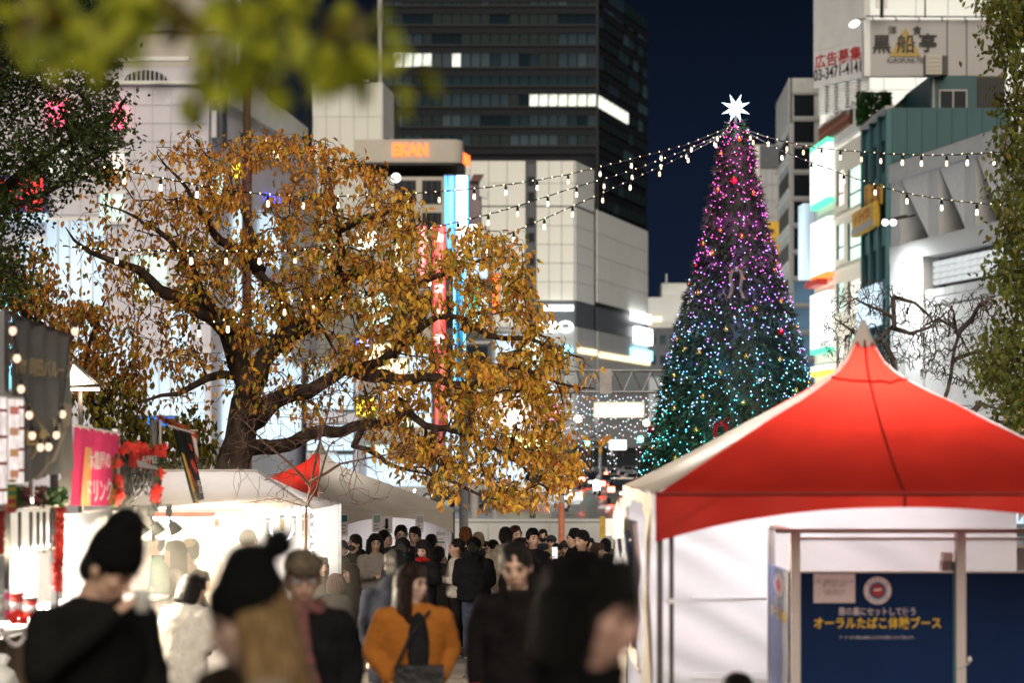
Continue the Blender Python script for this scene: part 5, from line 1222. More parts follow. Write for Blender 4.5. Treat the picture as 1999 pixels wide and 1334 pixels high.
    for i in range(9):
        x = 246 + i * 6.5; pts = [f.pp(x + rnd.uniform(-2, 2) * k, 908 + k * 12 + rnd.uniform(-2, 2), .03) for k in range(6)]; mb = MB(); mb.tube(pts, .005, 4)
        for p in pts[1:]:
            for s in (-1, 1): mb.tube([p, p + f.u * s * rnd.uniform(.02, .05) + Vector((0, 0, rnd.uniform(.02, .05)))], .003, 3)
        mb.build('twig', M_ink, tw, world=True)
food_stall()

def banner_quad(name, label, pts, w, m, cat='banner', n=12, mz=8, amp=.02, folds=5, seed=1, f=F1):
    t = thing(name, label, cat, f.pp(*pts[3], w=w)); uv = [Vector((*f.uv(*p, w), 0)) for p in pts]   # tl, tr, br, bl
    def S(a, b): return uv[0].lerp(uv[1], a).lerp(uv[3].lerp(uv[2], a), b)
    rows = []
    for j in range(mz + 1):
        rows.append([f.pt(S(i / n, 1 - j / mz).x, S(i / n, 1 - j / mz).y, w + amp * math.sin(i / n * folds * 6.28 + seed) * (.6 + .4 * (1 - j / mz)) + amp * .6 * noise.noise(Vector((i / n * 4, j / mz * 3, seed)))) for i in range(n + 1)])
    MB().rings(rows, cap=False, closed=False).build('cloth', m, t, True, True)
    return t, S
def flat(t, f, S, poly, m, nm, w):
    MB().add([f.pt(S(a, b).x, S(a, b).y, w) for a, b in poly], [list(range(len(poly)))]).build(nm, m, t, world=True)
def banners():
    f = F1
    M_gb = mat('slate_cloth', (.19, .195, .20), .8, var=.12, vscale=2.5, bump=.2)
    t, S = banner_quad('slate_banner', 'large slate grey cloth banner with gold lettering and pale bottle shapes', [(18, 614), (133, 656), (139, 918), (16, 950)], .12, M_gb, n=30, mz=10, amp=.022, folds=4)
    p = S(.5, .29); lettering('NY 周田バルーン', .14, mat('gold_print', (.62, .48, .22), .5), t, f.textM(p.x, p.y, .155), .001, width=(S(1, .3) - S(0, .3)).length * .9)
    Mp = mat('pale_print_beige', (.40, .35, .29), .7, var=.1); Mg = bpy.data.materials['gold_print']
    flat(t, f, S, [(.74, .50), (.96, .51), (.92, .66), (.80, .70)], Mp, 'bottle_print', .156)
    flat(t, f, S, [(.80, .70), (.86, .69), (.66, .90), (.56, .92)], Mp, 'bottle_print', .157)
    flat(t, f, S, [(.62, .60), (.76, .66), (.76, .75), (.63, .74)], Mp, 'glass_print', .156)
    flat(t, f, S, [(.50, .92), (.60, .88), (.42, 1.0), (.30, 1.0)], Mp, 'label_print', .156)
    for (a, b, c, d) in (((.22, .52), (.25, .52), (.52, .72), (.49, .72)), ((.49, .72), (.52, .72), (.30, .86), (.27, .86)), ((.15, .50), (.17, .50), (.58, .73), (.56, .73))): flat(t, f, S, [a, b, c, d], Mg, 'gold_line', .154)
    flat(t, f, S, [(.20, .68), (.48, .69), (.46, .78), (.20, .77)], Mg, 'gold_plate', .1545); p = S(.33, .73); lettering('田町', .11, M_ink, t, f.textM(p.x, p.y, .157), .001)
    MB().tube([f.pp(14, 612, .12), f.pp(135, 655, .12)], .012, 6).build('top_rod', M_dmetal, t, world=True)
    Mpk = mat('pink_cloth', (.68, .055, .16), .7, var=.15, vscale=2, trans=.45)
    t, S = banner_quad('pink_banner', 'crimson pink banner with white Japanese lettering glowing at its foot', [(144, 832), (233, 848), (224, 988), (137, 988)], .05, Mpk, n=18, amp=.012, folds=5, seed=3)
    p = S(.5, .42); lettering('木龍屋の', .15, M_signw, t, f.textM(p.x, p.y, .085), .001, width=(S(1, .4) - S(0, .4)).length * .48, bold=.01); p = S(.52, .82); lettering('ドリンク', .2, M_signw, t, f.textM(p.x, p.y, .085), .001, width=(S(1, .8) - S(0, .8)).length * .55, bold=.01)
    flat(t, f, S, [(.18, .25), (.32, .25), (.36, 1.0), (.14, 1.0)], mat('flame_print', (.85, .42, .18), .6), 'flame_print', .08); flat(t, f, S, [(.82, .72), (.95, .66), (.90, .98), (.76, .98)], mat('orange_print', (.8, .25, .05), .6), 'drink_print', .08)
    MB().tube([f.pp(142, 830, .05), f.pp(235, 847, .05)], .01, 6).build('top_rod', M_signw, t, world=True)
    for k in range(6): q = S((k + .5) / 6, .02); MB().ell(f.pt(q.x, q.y, .075), .012, None, 6, 4).build('eyelet', M_metal, t, world=True)
    Mrb = mat('red_bag_plastic', (.62, .06, .05), .25, var=.25, trans=.25)
    t, S = banner_quad('red_bag_sign', 'crumpled red and white plastic sign hanging under the poinsettias', [(256, 876), (304, 880), (302, 918), (258, 912)], .06, Mrb, cat='sign', n=12, mz=6, amp=.03, folds=2, seed=5)
    p = S(.52, .55); lettering('APPLE', .09, M_signw, t, f.textM(p.x, p.y, .11), .001, width=(S(1, .5) - S(0, .5)).length * .7); flat(t, f, S, [(0, .62), (.9, .86), (.95, 1), (0.05, 1)], M_signw, 'white_hem', .10)
    # menu light boxes at the near end
    for i, (px, lab, c) in enumerate(((( -40, 775, 12, 985), 'tall lit menu board with red food pictures at the near end of the food stall', (.75, .2, .15)), ((16, 780, 45, 945), 'narrow lit menu board with white price list beside the slate banner', (.85, .45, .35)))):
        r = f.rect(*px, w=.2); m_ = thing('menu_board', lab, 'menu board', f.pt(r[0], r[2], .2)); f.panel('frame', M_signw, m_, (r[0] - .02, r[1] + .02, r[2] - .02, r[3] + .02), .16, .2); f.panel('face', emat('menu_face_%d' % i, (1, .86, .80), .9, var=.3, vscale=6), m_, r, .2, .205)
        for k in range(4): h = (r[3] - r[2]) / 4; f.panel('food_picture', emat('menu_food_%d_%d' % (i, k), (.75, .2 + .3 * rnd.random(), .12 + .15 * rnd.random()), .62, var=.7, vscale=26), m_, (r[0] + .02, r[0] + (r[1] - r[0]) * .6, r[2] + k * h + .04, r[2] + (k + 1) * h - .05), .205, .21); f.panel('price_line', M_red, m_, (r[0] + (r[1] - r[0]) * .65, r[1] - .01, r[2] + k * h + .08, r[2] + k * h + .10), .205, .21)
    cd = thing('menu_card', 'small green and red menu card hanging below the lit price list', 'menu card', f.pp(20, 1002, .2)); r = f.rect(12, 946, 29, 1002, w=.2); f.panel('card', mat('card_green', (.10, .32, .10), .5), cd, (r[0], r[1], (r[2] + r[3]) / 2, r[3]), .2, .21); f.panel('lower_card', M_red, cd, (r[0], r[1], r[2], (r[2] + r[3]) / 2), .2, .21)
    for k in range(4): f.panel('text_line', M_yellow, cd, (r[0] + .02, r[1] - .02, r[2] + .04 + k * .055, r[2] + .06 + k * .055), .21, .213)
    # festoon bulbs on the banner
    fs = thing('festoon_lights', 'black cord with round clear bulbs draped over the slate banner', 'string lights', f.pp(60, 870, .2))
    pts = [(25, 646), (33, 700), (41, 760), (57, 811), (63, 851), (79, 874), (95, 873), (110, 850), (122, 809)]
    cord = MB(); ps = [f.pp(x - 1, y - 14, .19) for x, y in pts]; cord.tube([f.pp(22, 618, .16)] + ps + [f.pp(137, 655, .16), f.pp(146, 636, .18)], .005, 4); cord.build('cord', M_black, fs, world=True)
    Eb = emat('round_bulb', (1.0, .72, .50), 1.5)
    for (x, y) in pts + [(146, 647)]:
        q = f.pp(x, y, .2); b = MB(); b.ell(q, (.026, .026, .03), None, 10, 7); bb = b.build('bulb', Eb, fs, True, True); k = MB(); k.tube([q + Vector((0, 0, .024)), q + Vector((0, 0, .062))], .013, 7); k.build('socket', M_black, bb, world=True)
        k = MB(); k.ell(q, (.008, .008, .014), None, 5, 4)
    # nobori flag
    g = Face((at(330, 880, 24.0).x, 24.0, 0), (at(420, 880, 24.6).x, 24.6, 0))
    t, S = banner_quad('nobori_flag', 'leaning black flag with red flames and yellow lettered edge over the pale roof', [(336, 838), (371, 846), (397, 975), (376, 985)], .04, mat('black_flag_cloth', (.014, .013, .014), .6, var=.1), cat='flag', n=10, mz=10, amp=.012, folds=2, seed=2, f=g)
    flat(t, g, S, [(.02, .30), (.16, .34), (.30, 1.0), (.08, 1.03)], mat('flag_yellow', (.75, .48, .05), .6), 'yellow_edge', .075)
    flat(t, g, S, [(.42, .44), (.62, .38), (.90, .62), (.72, .56), (.66, .62)], M_red, 'red_flame', .075); flat(t, g, S, [(.12, .50), (.24, .52), (.52, .80), (.36, .78)], M_red, 'red_flame', .077); flat(t, g, S, [(.62, .16), (.78, .20), (.76, .28), (.66, .26)], M_red, 'red_flame', .075)
    for k, ch in enumerate('RYU'): p = S(.66 + k * .02, .74 + k * .06); lettering(ch, .07, M_paper, t, g.textM(p.x, p.y, .08), .001)
    for k, ch in enumerate('龍'): p = S(.2, .9); lettering(ch, .09, M_ink, t, g.textM(p.x, p.y, .08), .001)
    MB().tube([g.pp(330, 832, .02), g.pp(378, 846, .02)], .01, 5).build('top_rod', M_signw, t, world=True)
    t2, S2 = banner_quad('small_flag', 'narrow red and white flag behind the black flag', [(368, 842), (384, 842), (388, 910), (374, 890)], -.25, mat('red_white_cloth', (.65, .10, .07), .6), cat='flag', n=6, mz=6, amp=.01, folds=1, seed=4, f=g)
    flat(t2, g, S2, [(.1, .2), (.6, .25), (.75, .85), (.3, .8)], M_signw, 'white_patch', -.22); MB().tube([g.pp(366, 841, -.26), g.pp(386, 841, -.26)], .008, 5).build('top_rod', M_signw, t2, world=True)
    gp = thing('garland_pole', 'thin pole with an orange tinsel branch leaning over the stalls', 'pole', g.pp(313, 990, 0)); MB().tube([g.pp(313, 990, 0), g.pp(313, 818, 0)], .012, 6).build('shaft', M_pole, gp, world=True)
    mb = MB(); tinsel(mb, g.pp(310, 815, 0), g.pp(368, 842, 0), .055, 700); tagp(mb.build('orange_tinsel', mat('orange_tinsel', (.45, .12, .05), .4, .2, var=.5), gp, world=True), kind='stuff'); MB().tube([g.pp(310, 815, 0), g.pp(368, 842, 0)], .01, 5).build('branch', M_dmetal, gp, world=True)
    # things on the counter
    u, v = f.uv(30, 1207)
    def jar(x, lab, nm, rad, h, m, lid):
        uu, vv = f.uv(x, 1207, .02); o = thing(nm, lab, nm.split('_')[-1], f.pt(uu, vv + .005, .02), group='things for sale on the stall counter')
        MB().tube([(0, 0, 0), (0, 0, h)], rad, 12).build('body', m, o, True); MB().tube([(0, 0, h), (0, 0, h + .02)], rad * 1.08, 12).build('lid', lid, o, True); MB().tube([(0, 0, h * .3), (0, 0, h * .7)], rad * 1.03, 12).build('paper_label', M_paper, o, True)
    jar(32, 'tall red pillar candle on the stall counter', 'red_candle', .045, .15, M_red, M_red); jar(57, 'red jam jar with a dark lid on the stall counter', 'jam_jar', .055, .12, M_red, M_dmetal); jar(11, 'pink liquid bottle on the stall counter', 'pink_bottle', .03, .17, mat('pink_liquid', (.75, .12, .32), .3), M_signw); jar(-4, 'cream jar at the near end of the stall counter', 'cream_jar', .04, .13, M_beige, M_signw)
    fl = thing('flower_bunch', 'small bunch of red artificial flowers lying on the stall counter edge', 'flowers', f.pt(u, v, .08))
    for (x, y) in ((24, 1205), (34, 1208), (44, 1212), (28, 1214), (38, 1200)): poinsettia(fl, f.pp(x, y, .1), .05, 'flower')
    bg = thing('ball_garland', 'string of pale felt balls looped along the counter curtain', 'garland', f.pp(30, 1260, .12)); ps = [f.pp(2 + k * 5.5, 1222 + 34 * math.sin(math.pi * (k % 11) / 10), .13) for k in range(12)]
    MB().tube(ps, .004, 4).build('cord', M_paper, bg, world=True)
    for p in ps: MB().ell(p - Vector((0, 0, .02)), .022, None, 8, 6).build('felt_ball', M_paper, bg, True, True)
    wb = thing('white_bag', 'crumpled white plastic bag at the foot of the stall counter', 'bag', f.pp(8, 1330, .3)); mb = MB(); mb.ell(f.pp(2, 1330, .32), (.12, .14, .10), None, 14, 10)
    for p in mb.v: p += Vector((noise.noise(p * 9), noise.noise(p * 9 + Vector((5, 0, 0))), noise.noise(p * 9 + Vector((0, 7, 0))))) * .05
    mb.build('bag', M_signw, wb, True, True)
    MB().tube([f.pp(2, 1302, .32), f.pp(6, 1285, .32)], [.03, .05], 8).build('tied_neck', M_signw, wb, world=True)
    # pitched lamp
    d = 25; lp = thing('pyramid_lamp', 'dark pyramid shaded lamp glowing beside the slate banner', 'lamp', at(160, 760, d)); a = at(143, 704, d)
    tip = Vector((a.x, a.y, at(0, 706, d).z)); cs = [at(127, 756, d - .25), at(196, 752, d - .1), at(180, 748, d + .35), at(118, 750, d + .3)]
    MB().add([tip, cs[1], cs[2], tip + Vector((.005, .01, .012)), cs[2] + Vector((0, 0, .01)), cs[3] + Vector((0, 0, .01)), cs[3], cs[0]], [(0, 1, 2), (3, 4, 5), (0, 6, 7)]).build('dark_shade', M_black, lp, world=True)
    MB().tube([cs[0], cs[1]], .012, 5).build('rim', M_dmetal, lp, world=True); MB().tube([tip, cs[1]], .018, 5).build('ridge', M_dmetal, lp, world=True)
    MB().add([tip + Vector((.0, -.01, -.03)), cs[0] + Vector((.01, 0, .012)), cs[1] + Vector((-.06, 0, .012))], [(0, 1, 2)]).build('glowing_pane', emat('lamp_pane', (1, .86, .62), 4.5), lp, world=True)
    MB().box((cs[0] + cs[1]) / 2 + Vector((0, .1, -.03)), (.3, .06, .03)).build('tube_lamp', E_bulb, lp, world=True)
    q = (cs[0] + cs[2]) / 2; MB().tube([q + Vector((0, 0.1, .05)), Vector((q.x, q.y + .1, gz(d)))], .025, 6).build('post', M_dmetal, lp, world=True)
    point(lp, q + Vector((0, 0, -.12)), 22, (1, .78, .5), .1)
banners()
# ------------------------------------------------------------------ trees grown towards target points
import numpy as np
def inside(poly, x, y):
    c = False; n = len(poly)
    for i in range(n):
        x1, y1 = poly[i]; x2, y2 = poly[(i + 1) % n]
        if (y1 > y) != (y2 > y) and x < (x2 - x1) * (y - y1) / (y2 - y1) + x1: c = not c
    return c
def leaf_shape(L, W, fold=.25):
    return [Vector((0, 0, 0)), Vector((W * .42, -L * .28, W * fold)), Vector((W * .5, -L * .58, W * fold)), Vector((0, -L, 0)), Vector((-W * .5, -L * .58, W * fold)), Vector((-W * .42, -L * .28, W * fold))]
LEAF_F = [(0, 3, 2, 1), (0, 5, 4, 3)]
def grow(name, label, limbs, poly, dfun, ntarget, bark, r_tip=.0045, expo=.46, seed=1, step=.22, droop=0.0, wob=.10,
         leaf=None, lmats=None, lpick=None, per=(4, 8), indiv=0, base=None, leafprob=None, group=None, crownname='foliage', spread=.13, maxlen=2.6, hang=.75, bare=0.0, back_part='branches'):
    rg = random.Random(seed)
    P = []; par = []; fix = []
    for li, (pts, r0, r1) in enumerate(limbs):
        W_ = [at(*p) for p in pts]; dense = []
        for a, b in zip(W_, W_[1:]):
            k = max(1, int((b - a).length / (step * .9)))
            for q in range(k): dense.append(a.lerp(b, q / k))
        dense.append(W_[-1]); prev = -1
        if li > 0:                               # join on to the nearest limb point
            arr = np.array([p[:] for p in P]); prev = int(np.argmin(((arr - np.array(dense[0][:])) ** 2).sum(1)))
        n = len(dense)
        for i, p in enumerate(dense):
            q = p + Vector((noise.noise(p * 1.7 + Vector((seed, 0, 0))), noise.noise(p * 1.7 + Vector((0, seed, 9))), noise.noise(p * 1.7 + Vector((5, 3, seed))))) * wob * (0 if i == 0 else 1)
            P.append(q); par.append(prev); fix.append(r0 + (r1 - r0) * i / max(1, n - 1)); prev = len(P) - 1
    nl = len(P)
    xs = [p[0] for p in poly]; ys = [p[1] for p in poly]; T = []; guard = 0
    while len(T) < ntarget and guard < ntarget * 40:
        guard += 1; x = rg.uniform(min(xs), max(xs)); y = rg.uniform(min(ys), max(ys))
        if not inside(poly, x, y): continue
        if leafprob and rg.random() > leafprob(x, y): continue
        T.append((x, y, at(x, y, dfun(rg, x, y))))
    arr = np.array([p[:] for p in P]); dist = [float(((arr - np.array(t[2][:])) ** 2).sum(1).min()) for t in T]
    order = sorted(range(len(T)), key=lambda i: dist[i]); cap_ = nl + ntarget * 14; buf = np.zeros((cap_, 3)); buf[:nl] = arr; cnt = nl; tips = []
    for i in order:
        t = T[i][2]; tv = np.array(t[:]); d2 = ((buf[:cnt] - tv) ** 2).sum(1); k = int(np.argmin(d2)); D = math.sqrt(d2[k])
        if D > maxlen: continue
        a = P[k]; n = max(2, int(D / step)); n = min(n, 12); prev = k
        side = Vector((rg.gauss(0, 1), rg.gauss(0, 1), rg.gauss(0, 1))) * D * .10
        for q in range(1, n + 1):
            s = q / n; p = a.lerp(t, s) + side * math.sin(math.pi * s) + Vector((0, 0, droop * D * math.sin(math.pi * s)))
            p += Vector((rg.gauss(0, 1), rg.gauss(0, 1), rg.gauss(0, 1))) * .018 * min(1, D)
            if cnt >= cap_: break
            P.append(p); par.append(prev); fix.append(0); buf[cnt] = p[:]; cnt += 1; prev = len(P) - 1
        tips.append((prev, T[i][0], T[i][1]))
    N = len(P); c = [0] * N; kids = [[] for _ in range(N)]
    for i in range(N):
        if par[i] >= 0: kids[par[i]].append(i)
    for i in range(N - 1, -1, -1):
        if not kids[i]: c[i] = max(c[i], 1)
        if par[i] >= 0: c[par[i]] += max(c[i], 1)
    rad = [max(fix[i], r_tip * c[i] ** expo if i >= nl else fix[i]) for i in range(N)]
    for i in range(nl, N):
        if par[i] >= 0: rad[i] = min(rad[i], rad[par[i]] * .95)
    t = thing(name, label, 'tree', base if base else (P[0].x, P[0].y, P[0].z), group=group)
    trunk = MB(); br = MB(); used = set()
    starts = [i for i in range(N) if par[i] < 0]
    stack = [(i, -1) for i in starts]
    while stack:
        i, p0 = stack.pop(); chain = ([p0] if p0 >= 0 else []) + [i]; j = i
        while kids[j]:
            ks = sorted(kids[j], key=lambda q: -(c[q] + (1000 if q < nl else 0)))
            for o in ks[1:]: stack.append((o, j))
            j = ks[0]; chain.append(j)
        pts = [P[q] for q in chain]; rr = [rad[q] for q in chain]
        if p0 >= 0: rr[0] = min(rr[0], rr[1] * 1.05)
        big = max(rr)
        tgt = trunk if (i < nl and big > .03) else br
        tgt.tube(pts, rr, 9 if big > .08 else 6 if big > .03 else 4 if big > .012 else 3, cap=big > .02)
    tr = trunk.build('trunk', bark, t, True, True)
    tagp(br.build(back_part, bark, t, True, True), kind='stuff')
    if leaf:
        Ls = []
        for (tip, x, y) in tips:
            chain = [tip]; j = tip
            while par[j] >= 0 and len(chain) < 4 and par[j] >= nl: j = par[j]; chain.append(j)
            if rg.random() < bare: continue
            for _ in range(rg.randint(*per)):
                q = P[rg.choice(chain)]; p = q + Vector((rg.gauss(0, 1), rg.gauss(0, 1), rg.gauss(0, .8) - .3)) * spread
                L = leaf[0] * rg.uniform(.55, 1.2); Wd = leaf[1] * rg.uniform(.75, 1.1)
                az = rg.gauss(0, 1.15); pit = R(rg.gauss(-90 * hang, 24)); rol = rg.uniform(-1.3, 1.3)
                M = Matrix.Translation(p) @ Matrix.Rotation(az, 4, 'Z') @ Matrix.Rotation(-pit, 4, 'X') @ Matrix.Rotation(rol, 4, 'Y')
                Ls.append((p.y, M, L, Wd, lpick(rg, x, y)))
        Ls.sort(key=lambda e: e[0] / e[2])
        inv = wmat(t).inverted(); me = [MB().add(leaf_shape(1, .45), LEAF_F).mesh('leaf', m) for m in lmats]
        for (yy, M, L, Wd, k) in Ls[:indiv]:
            link('leaf', me[k], t, inv @ M @ Matrix.Diagonal((Wd / .45, L, L, 1)))
        fo = MB()
        for (yy, M, L, Wd, k) in Ls[indiv:]:
            fo.cur = k; fo.add([M @ v for v in leaf_shape(L, Wd)], LEAF_F)
        if fo.v: tagp(fo.build(crownname, lmats, t, False, True), kind='stuff')
    return t

M_bark = mat('cherry_bark', (0.075, 0.048, 0.034), .85, var=.4, vscale=9, bump=.8, bscale=22, stretch=(1, 1, .35))
M_twig = mat('bare_twig', (0.17, 0.095, 0.075), .8, var=.3)
M_bark2 = mat('dark_bark', (0.05, 0.038, 0.030), .85, var=.35, bump=.6)
LM = [mat('leaf_orange', (.70, .30, .045), .5, var=.25, vscale=30, trans=.18), mat('leaf_gold', (.82, .48, .06), .5, var=.2, vscale=30, trans=.18), mat('leaf_olive', (.34, .28, .03), .5, var=.25, vscale=30, trans=.2), mat('leaf_brown', (.44, .17, .03), .55, var=.3, vscale=30, trans=.25)]
main_poly = [(140, 430), (175, 350), (230, 275), (330, 245), (430, 262), (520, 250), (640, 268), (760, 330), (835, 405), (960, 445), (1030, 470), (1035, 560), (1095, 640), (1155, 695), (1170, 780), (1190, 850), (1150, 915), (1090, 960), (1010, 1000), (900, 985), (850, 950), (770, 890), (640, 840), (520, 800), (330, 790), (215, 640), (150, 530)]
def main_depth(rg, x, y):
    base = 33.0 - 3.4 * max(0, min(1, (x - 520) / 500)); sp = 3.0 if 250 < x < 1000 else 1.8
    return base + rg.uniform(-sp, sp)
def main_pick(rg, x, y):
    r = rg.random()
    if x > 760: return 1 if r < .52 else 0 if r < .85 else 2 if r < .92 else 3
    if y < 400: return 0 if r < .60 else 3 if r < .80 else 1 if r < .95 else 2
    if x < 330: return 3 if r < .38 else 0 if r < .70 else 2 if r < .85 else 1
    return 0 if r < .40 else 2 if r < .62 else 1 if r < .86 else 3
def main_prob(x, y):
    if noise.noise(Vector((x * .011, y * .013, 4.0))) < -.20: return .12
    if x < 340: return .30 if y < 620 else .55
    if y > 700 and x < 700: return .35
    return .86 if x < 760 else 1.0
main_limbs = [
    ([(462, 1150, 33), (462, 1000, 33), (466, 900, 33), (474, 820, 33), (478, 760, 33), (470, 715, 33), (462, 680, 32.8), (440, 645, 32.6), (405, 612, 32.3), (337, 577, 32), (262, 532, 31.6), (185, 500, 31.3), (140, 440, 31)], .33, .007),
    ([(485, 775, 33), (508, 712, 33), (552, 674, 33.2), (568, 630, 33.4), (548, 575, 33.6), (510, 528, 33.8), (492, 470, 34), (470, 400, 34), (445, 340, 34)], .16, .007),
    ([(555, 676, 33.2), (612, 610, 32.6), (650, 555, 32.2), (664, 500, 32), (660, 450, 31.8), (668, 405, 31.6), (640, 335, 31.5), (615, 285, 31.4)], .13, .007),
    ([(480, 830, 33), (560, 780, 32.2), (630, 747, 31.5), (700, 726, 31), (760, 690, 30.5), (805, 645, 30.2), (850, 622, 30), (905, 640, 29.7), (970, 600, 29.5), (1030, 560, 29.4)], .14, .007),
    ([(478, 880, 33), (590, 855, 31.8), (712, 826, 31), (805, 803, 30.4), (850, 836, 30), (920, 850, 29.6), (975, 890, 29.2), (1045, 935, 28.9), (1110, 965, 28.7)], .115, .007),
    ([(462, 735, 33), (405, 738, 32.6), (345, 764, 32.2), (280, 786, 32), (255, 830, 31.8)], .07, .007),
    ([(440, 645, 32.6), (385, 545, 31.8), (330, 470, 31.4), (260, 425, 31), (190, 395, 31)], .09, .007),
    ([(508, 528, 33.8), (420, 455, 33), (360, 380, 32.4), (320, 300, 32)], .09, .007),
    ([(660, 447, 31.8), (720, 425, 31.2), (770, 405, 31), (820, 430, 30.6)], .07, .012),
    ([(650, 555, 32.2), (735, 530, 31.4), (820, 560, 30.8), (900, 520, 30.4), (985, 480, 30)], .09, .012),
    ([(700, 726, 31), (780, 745, 30.3), (880, 740, 29.8), (980, 720, 29.4), (1080, 740, 29.2), (1150, 760, 29)], .10, .007),
    ([(850, 836, 30), (840, 880, 29.8), (880, 940, 29.5), (960, 985, 29.2)], .05, .012),
    ([(905, 640, 29.7), (980, 665, 29.3), (1060, 680, 29), (1130, 690, 29)], .05, .01),
    ([(712, 826, 31), (690, 870, 30.8), (760, 900, 30.4), (860, 940, 30)], .05, .01)]
grow('autumn_cherry_tree', 'large spreading cherry tree with thinning orange and gold leaves behind the stalls', main_limbs, main_poly, main_depth, 3100, M_bark, seed=11,
     leaf=(.116, .052), lmats=LM, lpick=main_pick, per=(4, 9), indiv=300, leafprob=main_prob, base=(at(462, 1000, 33).x, 33, gz(33)), spread=.075, bare=.22, wob=.15, hang=.62)
# bare twiggy sapling in front of the stalls
grow('bare_sapling', 'young leafless tree with fine reddish twigs standing before the pale stall roofs',
     [([(594, 1200, 27.5), (597, 1005, 27.5), (604, 955, 27.5), (612, 905, 27.5), (622, 860, 27.5), (640, 800, 27.4), (648, 740, 27.3)], .026, .006), ([(600, 985, 27.5), (618, 950, 27.4), (628, 905, 27.4), (640, 870, 27.3), (700, 830, 27.2)], .016, .004),
      ([(606, 950, 27.5), (560, 900, 27.3), (510, 860, 27.2), (450, 800, 27.1)], .02, .005), ([(606, 940, 27.5), (660, 905, 27.3), (740, 890, 27.2), (800, 880, 27)], .02, .005), ([(598, 990, 27.5), (540, 975, 27.4), (470, 985, 27.3)], .012, .004)],
     [(425, 880), (450, 790), (540, 700), (660, 660), (760, 740), (830, 840), (830, 930), (740, 1000), (640, 985), (560, 990), (470, 990)], lambda g, x, y: g.uniform(26.3, 28.6), 520, M_twig, r_tip=.0036, expo=.36, seed=5, wob=.03, step=.18, maxlen=1.2, back_part='twigs')
# dark evergreen hanging in at the upper left
GL = [mat('leaf_dark_green', (.042, .072, .014), .45, var=.3, vscale=30, trans=.25), mat('leaf_mid_green', (.075, .105, .018), .45, var=.3, vscale=30, trans=.3), mat('leaf_rust', (.19, .085, .022), .5, var=.3, vscale=30, trans=.2)]
grow('evergreen_tree', 'dense dark green broadleaf tree overhanging the upper left of the square',
     [([(-150, 1250, 27), (-150, 600, 27), (-120, 460, 27), (0, 375, 26.8), (70, 320, 26.6), (140, 270, 26.4), (205, 230, 26.2), (240, 180, 26)], .25, .012), ([(-120, 460, 27), (40, 400, 26.5), (110, 365, 26.2), (165, 320, 26), (230, 285, 25.8)], .06, .01), ([(-120, 460, 27), (-60, 250, 26.5), (0, 150, 26.2), (80, 90, 26), (160, 50, 25.8), (230, 10, 25.8)], .10, .012), ([(-120, 470, 27), (-30, 480, 26.5), (20, 530, 26.4), (45, 590, 26.3)], .05, .01)],
     [(-60, -30), (235, -30), (246, 50), (195, 110), (232, 180), (252, 275), (205, 300), (222, 355), (150, 372), (105, 335), (100, 400), (45, 470), (60, 560), (20, 600), (-60, 600)], lambda g, x, y: g.uniform(25, 28), 1150, M_bark2, seed=21, leaf=(.075, .042), lmats=GL, lpick=lambda g, x, y: 0 if g.random() < .62 else 1, per=(8, 13), spread=.12, hang=.35, base=(at(-150, 880, 27).x, 27, gz(27)))
# small russet tree below it
grow('russet_tree', 'small tree with sparse russet brown leaves behind the slate banner',
     [([(262, 1150, 36.5), (240, 890, 36.5), (216, 845, 36.4), (190, 805, 36.3), (158, 763, 36.2), (120, 700, 36), (80, 650, 35.8), (38, 600, 35.6), (-10, 530, 35.5)], .14, .03), ([(120, 700, 36), (75, 620, 35.8), (60, 560, 35.6), (70, 500, 35.5)], .05, .012), ([(158, 763, 36.2), (170, 680, 36), (200, 620, 35.8), (215, 560, 35.6)], .05, .01), ([(190, 805, 36.3), (240, 740, 36), (270, 680, 35.8)], .04, .01)],
     [(-40, 560), (20, 510), (90, 470), (130, 560), (215, 610), (265, 680), (290, 770), (290, 850), (220, 870), (160, 800), (60, 720), (-40, 700)], lambda g, x, y: g.uniform(34.8, 37.2), 560, M_bark2, seed=31, leaf=(.135, .062), lmats=[LM[3], LM[0], GL[1], LM[2]], lpick=lambda g, x, y: (0 if g.random() < .4 else 1 if g.random() < .6 else 3) if y < 760 else (3 if g.random() < .6 else 2), per=(4, 8), spread=.13)
grow('understory_shrub', 'leafy green shrub behind the roof of the drinks stall',
     [([(330, 1150, 39), (335, 960, 39), (345, 880, 39), (380, 840, 38.8)], .05, .012), ([(335, 930, 39), (290, 870, 39), (260, 830, 39)], .04, .01)],
     [(235, 800), (300, 830), (400, 800), (430, 880), (400, 930), (240, 930)], lambda g, x, y: g.uniform(38.2, 39.8), 190, M_bark2, seed=33, leaf=(.14, .075), lmats=[LM[2], GL[1]], lpick=lambda g, x, y: 0 if g.random() < .6 else 1, per=(5, 9), spread=.15)
